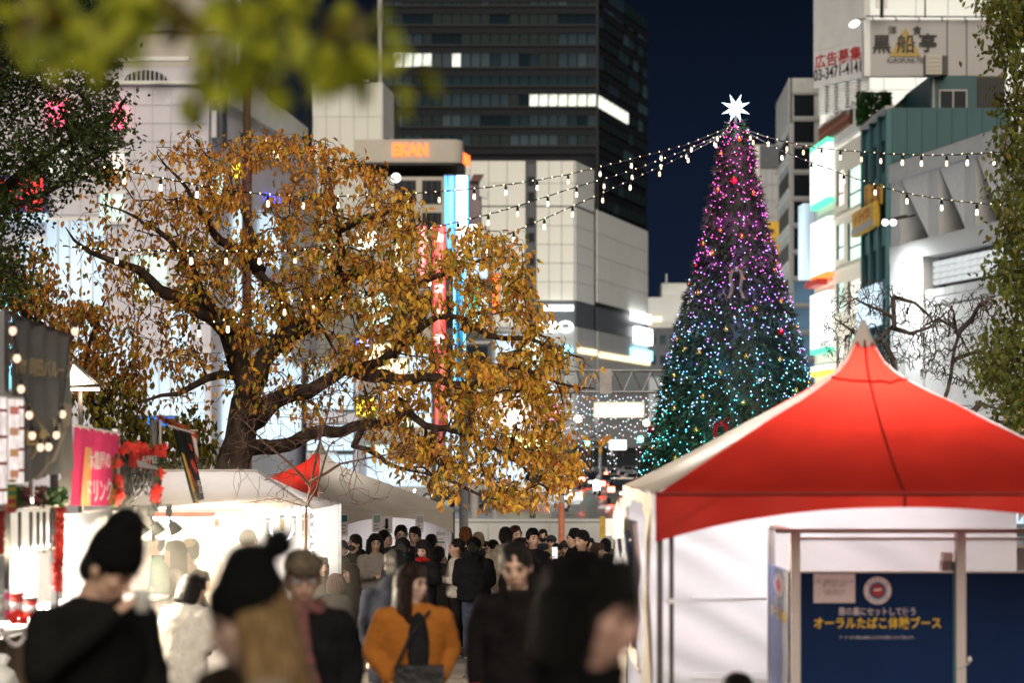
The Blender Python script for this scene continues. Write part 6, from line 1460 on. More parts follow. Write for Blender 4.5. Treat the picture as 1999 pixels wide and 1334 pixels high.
# hanging broadleaf tree at the right edge
RL = [mat('leaf_yellow_green', (.16, .19, .025), .5, var=.3, vscale=30, trans=.2), mat('leaf_green', (.10, .135, .020), .5, var=.3, vscale=30, trans=.2), mat('leaf_tan', (.24, .19, .04), .5, var=.3, vscale=30, trans=.3)]
grow('camphor_tree', 'tall yellow green broadleaf tree hanging down the right edge of the square',
     [([(2120, 1200, 25), (2110, 700, 25), (2080, 300, 25), (2040, 100, 24.8), (1960, 20, 24.6)], .2, .03), ([(2100, 600, 25), (2030, 560, 24.8), (1960, 540, 24.6)], .05, .008), ([(2100, 500, 25), (2030, 440, 24.8), (1950, 450, 24.6)], .05, .008), ([(2090, 380, 25), (2010, 320, 24.8), (1960, 300, 24.6)], .05, .008), ([(2110, 800, 25), (2020, 720, 24.8), (1910, 700, 24.6)], .05, .008), ([(2080, 300, 25), (2000, 220, 24.8), (1945, 200, 24.6)], .05, .008), ([(2110, 860, 25), (2030, 800, 24.8), (1980, 780, 24.7)], .05, .008)],
     [(1924, -30), (2060, -30), (2060, 900), (1995, 865), (1948, 800), (1915, 745), (1900, 700), (1918, 660), (1955, 640), (1960, 590), (1970, 560), (1922, 535), (1958, 470), (1975, 425), (1942, 405), (1965, 340), (1952, 240), (1972, 150), (1940, 90)], lambda g, x, y: g.uniform(23.6, 26), 950, M_bark2, seed=41, leaf=(.085, .042), lmats=RL, lpick=lambda g, x, y: 0 if g.random() < .50 else 1 if g.random() < .75 else 2, per=(7, 12), spread=.10, hang=.6, indiv=300)
# leafless weeping trees behind the red tent
M_wbark = mat('weeping_bark', (0.13, 0.105, 0.085), .85, var=.4, bump=.6)
grow('weeping_tree', 'gnarled leafless weeping tree with a thick bent trunk behind the red tent peak',
     [([(1770, 1200, 41), (1765, 850, 41), (1752, 760, 41), (1745, 705, 41), (1720, 660, 41), (1742, 640, 41), (1745, 578, 41)], .11, .035), ([(1722, 662, 41), (1690, 672, 40.8), (1664, 645, 40.6), (1622, 620, 40.4)], .045, .008), ([(1745, 580, 41), (1785, 592, 40.8), (1815, 618, 40.6), (1835, 660, 40.6)], .036, .006), ([(1740, 640, 41), (1775, 655, 40.8), (1815, 640, 40.6), (1850, 610, 40.5)], .045, .012), ([(1742, 620, 41), (1700, 600, 40.8), (1665, 580, 40.6), (1640, 600, 40.5)], .035, .01)],
     [(1600, 640), (1625, 570), (1680, 545), (1760, 560), (1830, 580), (1880, 640), (1870, 720), (1800, 745), (1740, 720), (1680, 740), (1600, 700)], lambda g, x, y: g.uniform(39.8, 42), 900, M_wbark, seed=51, droop=.35, r_tip=.006, expo=.33, wob=.06, maxlen=1.4, group='leafless weeping trees behind the red tent', back_part='twigs')
grow('weeping_tree', 'slimmer leafless weeping tree arching over towards the green tree at the edge',
     [([(1830, 1200, 40), (1832, 860, 40), (1842, 785, 40), (1862, 708, 40), (1870, 660, 40), (1862, 618, 40)], .08, .022), ([(1870, 650, 40), (1898, 622, 39.8), (1915, 595, 39.6), (1945, 580, 39.5)], .05, .02), ([(1868, 700, 40), (1905, 690, 39.8), (1950, 700, 39.6)], .04, .012), ([(1864, 640, 40), (1830, 620, 39.8), (1800, 640, 39.7)], .03, .01)],
     [(1790, 640), (1830, 590), (1900, 570), (1960, 580), (1960, 720), (1920, 770), (1860, 760), (1800, 740)], lambda g, x, y: g.uniform(39, 41), 620, M_wbark, seed=53, droop=.35, r_tip=.006, expo=.33, wob=.05, maxlen=1.4, group='leafless weeping trees behind the red tent', back_part='twigs')
grow('weeping_tree', 'low dark leafless tree spreading sideways above the right slope of the red tent',
     [([(1880, 1200, 38), (1885, 900, 38), (1890, 815, 38), (1915, 785, 38)], .10, .05), ([(1890, 815, 38), (1930, 822, 38), (1975, 825, 38)], .06, .02), ([(1900, 800, 38), (1870, 805, 38), (1865, 815, 38)], .03, .012), ([(1920, 790, 38), (1950, 800, 38), (1990, 790, 38)], .03, .01)],
     [(1860, 800), (1900, 770), (1990, 770), (1995, 850), (1900, 850)], lambda g, x, y: g.uniform(37.4, 38.6), 90, M_wbark, seed=57, r_tip=.006, expo=.33, wob=.05, maxlen=1.4, group='leafless weeping trees behind the red tent', back_part='twigs')
# blurred branch close to the lens
NL = [mat('near_leaf_lime', (.47, .50, .03), .5, var=.25, vscale=20, trans=.2), mat('near_leaf_green', (.28, .33, .025), .5, var=.25, vscale=20, trans=.2), mat('near_leaf_brown', (.16, .12, .015), .5, var=.3, vscale=20, trans=.4)]
def near_prob(x, y):
    if noise.noise(Vector((x * .012, y * .016, 2.0))) < -.12: return .08
    if 330 < x < 400: return .45
    if x > 730: return .3
    if 30 < x < 300: return 1.0
    return .75 if y < 130 else .5
grow('overhanging_branch', 'blurred branch of lime green leaves hanging close overhead across the tower',
     [([(-300, -420, 4.9), (-60, -260, 4.8), (160, -110, 4.7), (330, -40, 4.6), (480, 0, 4.6), (640, 60, 4.6), (740, 120, 4.6)], .012, .003), ([(160, -110, 4.7), (120, -20, 4.6), (90, 60, 4.6)], .005, .002), ([(480, 0, 4.6), (430, 80, 4.6), (420, 170, 4.6)], .004, .002), ([(330, -40, 4.6), (260, 40, 4.5), (240, 110, 4.5)], .004, .002)],
     [(10, -40), (330, -40), (420, -40), (730, -40), (745, 60), (820, 120), (812, 180), (770, 185), (700, 110), (640, 140), (590, 190), (540, 150), (440, 195), (400, 165), (330, 120), (240, 130), (200, 100), (40, 85)], lambda g, x, y: g.uniform(4.3, 5.1), 135, M_bark2, r_tip=.0011, seed=61, step=.05, wob=.01, leaf=(.072, .044), lmats=NL, lpick=lambda g, x, y: (0 if g.random() < .55 else 1) if g.random() < .88 else 2, per=(2, 3), indiv=300, leafprob=near_prob, spread=.022, maxlen=.6, hang=.6, base=(at(-300, -420, 4.9)))

# ------------------------------------------------------------------ the Christmas tree
def xmas():
    D = 45.0; X0 = at(1437, 0, D).x; px = D / F
    prof = [(238, 16), (270, 26), (300, 34), (350, 42), (400, 54), (450, 63), (500, 78), (550, 92), (600, 108), (650, 121), (700, 135), (750, 146), (800, 160), (850, 171), (900, 183), (960, 190), (1040, 200), (1120, 200)]
    def rad(y):
        for (a, ra), (b, rb) in zip(prof, prof[1:]):
            if a <= y <= b: return (ra + (rb - ra) * (y - a) / (b - a)) * px
        return prof[-1][1] * px
    Z = lambda y: at(0, y, D).z
    t = thing('christmas_tree', 'giant conical Christmas tree covered in purple to turquoise lights with a glowing star', 'Christmas tree', (X0, D, gz(D)))
    M_ndl = [mat('needle_green', (.045, .092, .038), .6, var=.3, vscale=8), mat('needle_light', (.095, .145, .06), .6, var=.3, vscale=8), mat('needle_dark', (.016, .032, .018), .6, var=.3, vscale=8)]
    c = MB(); c.rings([[Vector((X0 + math.cos(2 * math.pi * i / 24) * rad(y) * .84, D + math.sin(2 * math.pi * i / 24) * rad(y) * .84, Z(y))) for i in range(24)] for y in [1120, 1000, 900, 800, 700, 600, 500, 400, 300, 250]]); c.build('inner_core', M_ndl[2], t, world=True)
    MB().tube([(X0, D, gz(D)), (X0, D, Z(1110))], .35, 12).build('trunk', M_bark2, t, world=True)
    rg = random.Random(77); nd = MB(); cnt = 0; area_ = [(y, rad(y)) for y in range(240, 1120, 4)]; ws = [r for _, r in area_]
    for _ in range(10500):
        y = rg.choices(area_, ws)[0][0] + rg.uniform(-2, 2); a = rg.uniform(0, 2 * math.pi)
        if math.sin(a) > .45: continue
        r = rad(y) * (rg.uniform(.86, 1.0) + .05 * noise.noise(Vector((a * 3, y * .02, 0)))); p = Vector((X0 + math.cos(a) * r, D + math.sin(a) * r, Z(y))); out = Vector((math.cos(a), math.sin(a), 0))
        d0 = (out * rg.uniform(.5, 1) + Vector((rg.gauss(0, .3), rg.gauss(0, .3), rg.uniform(-.9, .25)))).normalized(); L = rg.uniform(.10, .21)
        nd.cur = 0 if rg.random() < .55 else 1 if rg.random() < .45 + (y - 600) / 900 else 2
        for k in range(4):
            dv = (d0 + Vector((rg.gauss(0, .38), rg.gauss(0, .38), rg.gauss(0, .38)))).normalized(); s = dv.cross(Vector((rg.gauss(0, 1), rg.gauss(0, 1), 1))).normalized() * .013; q = p - dv * L * .3
            nd.add([q - s, q + s, q + dv * L + s * .2, q + dv * L - s * .2], [(0, 1, 2, 3)])
    tagp(nd.build('needle_sprays', M_ndl, t, world=True), kind='stuff')
    # lights graded from magenta through violet and blue to turquoise
    cols = [((1.0, .10, .52), 0), ((.92, .12, .85), 1), ((.62, .22, 1.0), 2), ((.36, .42, 1.0), 3), ((.20, .62, 1.0), 4), ((.08, .85, .95), 5), ((.45, .80, 1.0), 6)]
    LMt = [emat('tree_led_%d' % i, cc, 4.0, 'NONE') for cc, i in cols]; beads = [MB() for _ in cols]; seen = []
    y = 250
    n = 0
    for _ in range(1750):
        y = rg.choices(area_, [w + .35 for w in ws])[0][0] + rg.uniform(-2, 2)
        if y > 1010: continue
        a = rg.uniform(math.pi, 2 * math.pi) if rg.random() < .93 else rg.uniform(0, math.pi)
        r = rad(y) * 1.0 + rg.uniform(-.05, .05); p = Vector((X0 + math.cos(a) * r, D + math.sin(a) * r, Z(y)))
        if y < 440: k = rg.choices([0, 1, 2, 6], [7, 4, 1, .6])[0]
        elif y < 540: k = rg.choices([0, 1, 2, 3, 6], [2, 5, 3, .5, .5])[0]
        elif y < 620: k = rg.choices([1, 2, 3, 6], [2, 5, 3, 1])[0]
        elif y < 720: k = rg.choices([2, 3, 4, 6], [2, 5, 3, 2])[0]
        elif y < 800: k = rg.choices([3, 4, 5, 6], [3, 5, 2, 3])[0]
        else: k = rg.choices([4, 5, 6], [2, 6, 2])[0]
        beads[k].ell(p, rg.uniform(.008, .013), None, 6, 4); n += 1
    for b, m in zip(beads, LMt):
        if b.v: tagp(b.build('led_bulb', m, t, world=True), kind='stuff')
    glow = [(300, (1, .1, .6)), (360, (1, .1, .7)), (430, (.9, .12, .8)), (500, (.7, .15, 1)), (570, (.5, .2, 1)), (640, (.25, .3, 1)), (710, (.12, .45, 1)), (780, (.08, .6, 1)), (850, (.06, .8, .9)), (920, (.06, .85, .8))]
    for i, (y, cc) in enumerate(glow):
        for da in (-1.05, -.35, .35, 1.05):
            a = -math.pi / 2 + da + (i % 2) * .3; r = rad(y) + .16
            point(t, (X0 + math.cos(a) * r, D + math.sin(a) * r, Z(y)), (4.6 if y < 760 else 2.4) * (r + .2), cc, .05, 'led_glow')
    # baubles
    MB_ = {'gold': mat('bauble_gold', (.75, .38, .08), .22, .8, var=.1), 'red': mat('bauble_red', (.60, .02, .025), .22, .6, var=.1), 'silver': mat('bauble_silver', (.72, .70, .74), .2, .8, var=.1)}
    bl = [(1440, 275, 'gold', 5), (1428, 358, 'red', 7), (1399, 375, 'gold', 5), (1466, 382, 'gold', 5), (1406, 303, 'gold', 4), (1401, 456, 'gold', 4), (1441, 468, 'gold', 5), (1370, 479, 'gold', 6), (1385, 500, 'gold', 6), (1512, 477, 'silver', 6), (1356, 521, 'red', 4), (1342, 555, 'gold', 4), (1505, 532, 'gold', 4), (1442, 551, 'gold', 4), (1357, 577, 'gold', 5), (1516, 593, 'gold', 5), (1535, 553, 'gold', 4), (1462, 610, 'gold', 5), (1406, 650, 'gold', 5), (1513, 654, 'red', 7), (1318, 665, 'gold', 5), (1330, 686, 'gold', 5), (1356, 693, 'gold', 5), (1443, 702, 'gold', 5), (1509, 707, 'gold', 5), (1394, 734, 'gold', 5), (1467, 749, 'silver', 6), (1311, 737, 'gold', 5), (1361, 778, 'gold', 5), (1436, 791, 'gold', 5), (1541, 766, 'gold', 5), (1492, 811, 'gold', 5), (1309, 800, 'gold', 5), (1347, 842, 'gold', 5), (1270, 840, 'red', 7), (1269, 876, 'gold', 4), (1309, 895, 'gold', 5), (1279, 930, 'red', 7), (1571, 750, 'gold', 5), (1550, 640, 'gold', 4), (1572, 640, 'gold', 4)]
    for (x, y, k, r) in bl:
        R_ = rad(y); xx = (x - 1437) * px; xx = max(-R_, min(R_, xx)); p = Vector((X0 + xx, D - math.sqrt(max(0, R_ * R_ - xx * xx)) - .05, Z(y))); b = MB(); b.ell(p, r * px, None, 14, 10); bb = b.build('bauble', MB_[k], t, True, True)
        MB().tube([p + Vector((0, 0, r * px * .95)), p + Vector((0, 0, r * px * 1.25))], .014, 6).build('bauble_cap', M_gold, bb, world=True)
    def bow(y, x, m, s, lab):
        R_ = rad(y); p = Vector((X0 + (x - 1437) * px, D - R_ - .26, Z(y))); o = thing('ribbon_bow', lab, 'bow', p)
        for sg in (-1, 1):
            for (dz, ln) in ((.10, .22), (.0, .26), (-.06, .2)):
                mb = MB(); rows = []
                for i in range(9):
                    q = i / 8; a = q * math.pi * 2; cx_ = sg * ln * (1 - math.cos(a)) / 2 * s; cz = (dz * (1 - math.cos(a)) / 2 + .06 * math.sin(a)) * s
                    rows.append([Vector((cx_, -.05 * s, cz)), Vector((cx_, .06 * s - .03, cz + .015))])
                mb.rings(rows, cap=False, closed=False); mb.build('loop', m, o)
            rows = []
            for i in range(8):
                q = i / 7; rows.append([Vector((sg * (.04 + .07 * q + .03 * math.sin(q * 7)) * s, -.06, -.62 * q * s)), Vector((sg * (.11 + .07 * q + .03 * math.sin(q * 7)) * s, -.03, -.62 * q * s))])
            mb = MB(); mb.rings(rows, cap=False, closed=False); mb.build('tail', m, o)
        MB().ell((0, -.08, 0), (.05 * s, .05, .055 * s)).build('knot', m, o, True)
    bow(830, 1390, mat('bow_red', (.50, .02, .02), .3, .2, var=.3), .85, 'red foil bow with long tails on the lower front of the Christmas tree')
    bow(535, 1426, mat('bow_silver', (.60, .48, .47), .25, .5, var=.25), .85, 'silver pink bow with long tails on the upper front of the Christmas tree')
    # star of many points
    sc = at(1436, 211, D - .0); st = thing('tree_star', 'glowing white many pointed star on top of the Christmas tree', 'star', sc + Vector((0, 0, -.3)))
    Es = emat('star_glow', (.72, .88, 1.0), 2.6)
    dirs = []
    for i in range(8):
        a = R(22.5 + i * 45); dirs.append((Vector((math.cos(a), 0, math.sin(a))), .285))
    for sg in (-1, 1):
        for i in range(4):
            a = R(45 + i * 90); dirs.append((Vector((math.cos(a) * .6, sg * .7, math.sin(a) * .6)).normalized(), .22))
    for d, L in dirs:
        a = d.orthogonal().normalized(); b = d.cross(a); r = .075; q = [sc + d * .03 + (a * math.cos(k * math.pi / 2) + b * math.sin(k * math.pi / 2)) * r for k in range(4)]
        MB().add(q + [sc + d * L], [(0, 1, 4), (1, 2, 4), (2, 3, 4), (3, 0, 4), (3, 2, 1, 0)]).build('star_point', Es, st, world=True)
    MB().ell(sc, (.10, .10, .10)).build('star_core', Es, st, True, True); MB().tube([sc + Vector((0, 0, -.36)), sc + Vector((0, 0, -.05))], .03, 6).build('star_mount', M_metal, st, world=True)
    point(st, sc + Vector((0, -.4, -.1)), 18, (.85, .93, 1), .15, 'star_light')
xmas()

# ------------------------------------------------------------------ festoon strings from the tree top
E_var = [E_bulbs, E_bulbs, emat('festoon_glow_soft', (1.0, .76, .48), 2.0), emat('festoon_glow_strong', (1.0, .86, .64), 4.2)]
def festoon(pts, lab, bulbs, fairy=True, w=None):
    P = [at(*p) for p in pts]; dense = []
    for i in range(len(P) - 1):                  # smooth spline through the points
        p0 = P[max(0, i - 1)]; p1 = P[i]; p2 = P[i + 1]; p3 = P[min(len(P) - 1, i + 2)]
        for k in range(8):
            s = k / 8; dense.append(.5 * ((2 * p1) + (p2 - p0) * s + (2 * p0 - 5 * p1 + 4 * p2 - p3) * s * s + (3 * p1 - p0 - 3 * p2 + p3) * s ** 3))
    dense.append(P[-1]); t = thing('string_lights', lab, 'string lights', P[0], group='festoon strings running out from the tree top')
    MB().tube(dense, .0065, 4).build('cable', M_black, t, world=True)
    MB().tube([p + Vector((0, .012, .012 * math.sin(i * 1.9))) for i, p in enumerate(dense)], .005, 3).build('cable', M_black, t, world=True)
    pxs = [CX + p.x / p.y * F for p in dense]
    def pos(x):
        for i in range(len(dense) - 1):
            a, b = pxs[i], pxs[i + 1]
            if (a - x) * (b - x) <= 0 and a != b: return dense[i].lerp(dense[i + 1], (x - a) / (b - a))
    if fairy:
        fb = MB(); x = min(pxs); 
        while x < max(pxs):
            p = pos(x)
            if p is not None: fb.ell(p + Vector((0, -.012, .004)), .0095, None, 5, 4)
            x += 19
        tagp(fb.build('fairy_light', bpy.data.materials['fairy_warm'], t, world=True), kind='stuff')
    for x in bulbs:
        p = pos(x)
        if p is None: continue
        b = MB(); c = p + Vector((rnd.uniform(-.006, .006), 0, -.125)); b.rings([[c + Vector((math.cos(2 * math.pi * k / 10) * r, math.sin(2 * math.pi * k / 10) * r, z)) for k in range(10)] for z, r in ((-.040, .010), (-.034, .018), (-.014, .023), (.010, .021), (.034, .016), (.046, .016))]); bb = b.build('bulb', rnd.choice(E_var), t, True, True)
        MB().tube([c + Vector((0, 0, .044)), c + Vector((0, 0, .105))], [.022, .019], 8).build('socket', M_black, bb, world=True); MB().tube([c + Vector((0, 0, .10)), p], .008, 4).build('hook', M_black, bb, world=True)
emat('fairy_warm', (1.0, .80, .42), 5.0, 'NONE')
bl_ = lambda a, b, s: [a + s * i + rnd.uniform(-3, 3) for i in range(int((b - a) / s) + 1)]
festoon([(1432, 246, 45), (1390, 262, 44.5), (1330, 285, 43.5), (1232, 310, 42), (1110, 340, 40), (985, 361, 38), (860, 374, 36), (740, 380, 34), (600, 384, 32.5), (450, 372, 31), (320, 348, 29.5), (240, 332, 28.5), (170, 322, 28), (90, 300, 27)], 'highest festoon string running left from the tree top across the autumn crown', [1400, 1350, 1291, 1232, 1171, 1109, 1048, 987, 925, 857, 795, 728, 660, 592, 523, 455, 384, 314, 242, 170])
festoon([(1433, 250, 45), (1395, 268, 44.4), (1335, 294, 43), (1232, 333, 41), (1125, 365, 39), (1010, 402, 37), (955, 418, 36), (890, 434, 35), (800, 456, 34), (700, 476, 32.5), (560, 490, 31), (390, 490, 29), (230, 488, 28), (120, 480, 27)], 'middle festoon string running left from the tree top into the autumn crown', [1395, 1341, 1289, 1234, 1179, 1125, 1069, 1010, 953, 894, 833, 771, 643, 576, 507, 442, 373, 302, 228])
festoon([(1434, 254, 45), (1400, 270, 44.3), (1342, 300, 42.8), (1230, 352, 40.5), (1117, 403, 38), (1060, 428, 37), (1004, 452, 36), (930, 484, 34.8), (850, 530, 33.5), (760, 560, 32.5), (660, 580, 31.5), (560, 590, 30.5), (440, 625, 29.5), (380, 632, 28.5)], 'lowest festoon string running left from the tree top down past the crown', [1398, 1343, 1287, 1230, 1176, 1117, 1062, 1003, 951, 893, 838, 722, 669, 612, 555, 445, 388])
festoon([(1441, 248, 45), (1470, 258, 44.5), (1500, 268, 43.8), (1580, 286, 42), (1690, 297, 39), (1800, 303, 36), (1900, 300, 33.5), (1960, 296, 32), (2040, 288, 30)], 'upper festoon string running right from the tree top over the light boxes', [1465, 1500, 1536, 1568, 1604, 1641, 1682, 1719, 1761, 1799, 1848, 1889, 1940])
festoon([(1440, 252, 45), (1468, 264, 44.4), (1530, 296, 43), (1620, 330, 40.5), (1700, 358, 38), (1770, 377, 36), (1840, 389, 34), (1910, 397, 32.5), (1980, 402, 31), (2050, 404, 30)], 'lower festoon string running right from the tree top across the fin building', [1470, 1527, 1584, 1647, 1708, 1770, 1838, 1907, 1976])
# ------------------------------------------------------------------ added haze standing in for lens glow in front of the stalls
def glow_haze(name, c, r, dens, seed):
    m = bpy.data.materials.new(name); m.use_nodes = True; n = m.node_tree.nodes; l = m.node_tree.links; n.remove(n['Principled BSDF'])
    v = n.new('ShaderNodeVolumePrincipled'); v.inputs['Color'].default_value = (.95, .93, .90, 1); v.inputs['Anisotropy'].default_value = .25
    t = n.new('ShaderNodeTexCoord'); g = n.new('ShaderNodeTexGradient'); g.gradient_type = 'SPHERICAL'; l.new(t.outputs['Object'], g.inputs[0])
    mu = n.new('ShaderNodeMath'); mu.operation = 'MULTIPLY'; mu.inputs[1].default_value = dens
    l.new(g.outputs['Fac'], mu.inputs[0]); l.new(mu.outputs[0], v.inputs['Density']); l.new(v.outputs[0], n['Material Output'].inputs['Volume'])
    o = link(name, MB().ell((0, 0, 0), (1, 1, 1), None, 16, 10).mesh(name, m), None, Matrix.Translation(Vector(c)) @ Matrix.Diagonal((*r, 1)))
    tagp(o, 'pale added haze that stands in for lens glow in front of the stalls', 'glow_haze', kind='stuff')
glow_haze('glow_haze', (-3.25, 22.8, 1.55), (1.9, 6.0, 1.35), .12, 1)
SC.cycles.volume_step_rate = 4; SC.cycles.volume_max_steps = 64; SC.cycles.volume_bounces = 0
# ------------------------------------------------------------------ people
TMP = bpy.data.scenes.new('tmp')
def remesh(mb, name, mat_, voxel, smooth=4, noise_amp=0.0, noise_f=9.0, seed=0.0, cut=None):
    me = bpy.data.meshes.new('t'); me.from_pydata([tuple(p) for p in mb.v], [], mb.f); o = bpy.data.objects.new('t', me); TMP.collection.objects.link(o)
    m = o.modifiers.new('r', 'REMESH'); m.mode = 'VOXEL'; m.voxel_size = voxel; m.use_smooth_shade = True
    if smooth: s = o.modifiers.new('s', 'SMOOTH'); s.iterations = smooth; s.factor = .5
    vl = TMP.view_layers[0]; vl.update(); dg = vl.depsgraph
    out = bpy.data.meshes.new_from_object(o.evaluated_get(dg)); out.name = name
    bpy.data.objects.remove(o); bpy.data.meshes.remove(me)
    if noise_amp:
        for v in out.vertices:
            q = Vector(v.co); k = noise.noise(Vector((q.x * noise_f + seed, q.y * noise_f, q.z * noise_f * .8))) + .5 * noise.noise(Vector((q.x * noise_f * 2.3, q.y * noise_f * 2.3 + seed, q.z * noise_f * 3.2)))
            v.co = q + v.normal * k * noise_amp
    out.materials.clear(); out.materials.append(mat_)
    for p in out.polygons: p.use_smooth = True
    return out

_mc = {}
def cmat(kind, col):
    key = (kind, tuple(round(c, 3) for c in col))
    if key not in _mc:
        if kind == 'skin': m = mat('skin', col, .5, var=.08, vscale=12, bump=.08, bscale=120)
        elif kind == 'hair': m = mat('hair', col, .38, var=.4, vscale=16, bump=.9, bscale=50, stretch=(6, 6, .3), spec=.22)
        elif kind == 'knit': m = mat('knit', col, .85, var=.2, vscale=60, bump=.9, bscale=140, spec=.08)
        elif kind == 'cloth' and sum(col) < .12: m = mat('dark_cloth', col, .9, var=.18, vscale=10, bump=.5, bscale=50, spec=.06)
        elif kind == 'leather': m = mat('glossy_jacket', col, .32, var=.2, vscale=8, bump=.5, bscale=18)
        elif kind == 'fleece': m = mat('fleece', col, .95, var=.06, vscale=25, bump=.5, bscale=55, spec=.08)
        elif kind == 'denim': m = mat('denim', col, .8, var=.2, vscale=18, bump=.4, bscale=200)
        else: m = mat('cloth', col, .8, var=.18, vscale=10, bump=.5, bscale=50)
        _mc[key] = m
    return _mc[key]
EYE = None
ARMS = {'down': ((.235, .02, 1.13), (.245, -.03, .88)), 'pocket': ((.265, .05, 1.13), (.19, -.09, .93)), 'hold': ((.235, -.03, 1.13), (.06, -.24, 1.15)), 'cross': ((.235, -.04, 1.13), (-.07, -.17, 1.12)),
        'drink': ((.29, -.12, 1.22), (.06, -.20, 1.44)), 'phone': ((.24, -.10, 1.15), (.15, -.31, 1.33)), 'low': ((.245, -.03, 1.12), (.16, -.26, .97)), 'back': ((.24, .08, 1.13), (.22, .05, .90))}
def person(label, px, ptop, d, h=None, yaw=0.0, skin=(.64, .41, .30), hair='short', hcol=(.012, .010, .009), coat=(.015, .015, .016), ck='cloth', hem=.78, legs=(.014, .014, .018), lk='cloth', arms=('down', 'down'), hyaw=0, hpitch=0, hroll=0,
           lean=0, width=1.0, voxel=.02, hood=False, collar=None, scarf=None, scarf_m=None, glasses=False, mask=False, cap=None, inner=None, seated=False, group=None, fingers=False, puffy=0.0, tilt=0, hat_h=0.0, headonly=False, dropz=None, fringe=True):
    top = at(px, ptop, d); g = gz(d) if d < 72 else -.15
    LeanM = Matrix.Translation((0, 0, .95)) @ Matrix.Rotation(R(lean), 4, 'X') @ Matrix.Rotation(R(tilt), 4, 'Y') @ Matrix.Translation((0, 0, -.95))
    Hm = LeanM @ Matrix.Translation((0, .0, 1.475)) @ Matrix.Rotation(R(hyaw), 4, 'Z') @ Matrix.Rotation(R(hpitch), 4, 'X') @ Matrix.Rotation(R(hroll), 4, 'Y') @ Matrix.Diagonal((1.12, 1.06, 1.04, 1)) @ Matrix.Translation((0, 0, -1.475))
    crown = Hm @ Vector((0, .02, 1.745 + (.035 + hat_h if cap in ('beanie', 'pompom') else 0)))
    s = h / 1.735 if h else (top.z - g) / crown.z
    zoff = top.z - s * crown.z; off = Matrix.Rotation(R(yaw), 3, 'Z') @ Vector((crown.x * s, crown.y * s, 0))
    t = thing('person', label, 'person', (top.x - off.x, d - off.y, zoff), R(yaw), group)
    vx = voxel / s; cv = max(voxel * 1.35, .016)
    S_ = Matrix.Scale(s, 4)
    def fin(mb, M=None):
        mb.v = [S_ @ ((M @ p) if M is not None else p) for p in mb.v]; return mb
    b = MB(); hb = MB()
    # trunk and legs
    b.ell((0, .0, 1.26), (.175 * width, .115, .20), LeanM.to_3x3() if False else None); b.ell((0, -.005, 1.08), (.15 * width, .108, .17)); b.ell((0, .01, .93), (.165 * width, .12, .14)); b.cap((0, .01, 1.36), .075, (0, .0, 1.50), .052)
    for sg in (-1, 1): b.cap((sg * .07, .01, 1.385), .055, (sg * .17 * width, .005, 1.36), .050)
    HL = []
    for k, sg in enumerate((1, -1)):
        e, w_ = ARMS[arms[k]]; e = Vector((e[0] * sg, e[1], e[2])); w_ = Vector((w_[0] * sg, w_[1], w_[2])); sh = Vector((sg * .180 * width, .005, 1.362))
        e.x += sg * .17 * (width - 1); b.cap(sh, .055, e, .043); b.cap(e, .043, w_, .029); HL.append((sh, e, w_, sg))
        dirv = (w_ - e).normalized(); pc = w_ + dirv * .055
        up = Vector((0, 0, 1)); side = dirv.cross(up)
        side = side.normalized() if side.length > .1 else Vector((0, 1, 0)); nrm = side.cross(dirv)
        Mh = Matrix((side, nrm, dirv)).transposed()
        b.ell(pc, (.038, .019, .05), Mh)
        curl = .5 if arms[k] in ('hold', 'drink', 'phone', 'low', 'cross') else .25
        for i in range(4):
            o = (i - 1.5) * .019; L = (.066, .078, .074, .058)[i]; p0 = pc + side * o + dirv * .038; p1 = p0 + (dirv * math.cos(curl) - nrm * math.sin(curl)) * L * .5; p2 = p1 + (dirv * math.cos(curl * 2.6) - nrm * math.sin(curl * 2.6)) * L * .5
            rr = .0088 if fingers else .011; b.cap(p0, rr, p1, rr * .95, 6); b.cap(p1, rr * .95, p2, rr * .8, 6)
        th = pc - side * sg * .0 + side * (.034 if sg > 0 else -.034) - dirv * .02; b.cap(th, .012, th + (dirv * .8 + side * (.6 if sg > 0 else -.6) - nrm * .4).normalized() * .055, .009, 6)
    if seated:
        for sg in (-1, 1): b.cap((sg * .09, 0, .90), .085, (sg * .10, -.40, .86), .06); b.cap((sg * .10, -.40, .86), .06, (sg * .10, -.38, .45), .042)
    else:
        for sg in (-1, 1):
            ft = -.02 * sg; b.cap((sg * .088, .01, .90), .088, (sg * .095, ft, .49), .058); b.cap((sg * .095, ft, .49), .056, (sg * .10, ft + .02, .09), .04); b.ell((sg * .10, ft - .05, .045), (.045, .125, .045))
    # head: skull, jaw, nose, ears, brow
    hb.ell((0, .012, 1.625), (.077, .095, .105), None, 14, 10); hb.ell((0, -.022, 1.555), (.058, .068, .068), None, 12, 8); hb.ell((0, -.052, 1.512), (.030, .030, .024)); hb.cap((0, -.084, 1.612), .010, (0, -.104, 1.575), .0145, 8)
    hb.ell((0, -.078, 1.634), (.052, .018, .014)); hb.ell((0, -.086, 1.538), (.024, .014, .010)); hb.cap((0, .012, 1.46), .052, (0, .015, 1.56), .056)
    for sg in (-1, 1): hb.ell((sg * .080, .015, 1.595), (.012, .022, .033)); hb.ell((sg * .042, -.060, 1.578), (.024, .022, .022))
    b.v = [LeanM @ p if p.z > .95 else p for p in b.v]; hb.v = [Hm @ p for p in hb.v]; b.add(hb.v, hb.f)
    sk = cmat('skin', skin); link('body', remesh(fin(b), 'body', sk, voxel, 3), t)
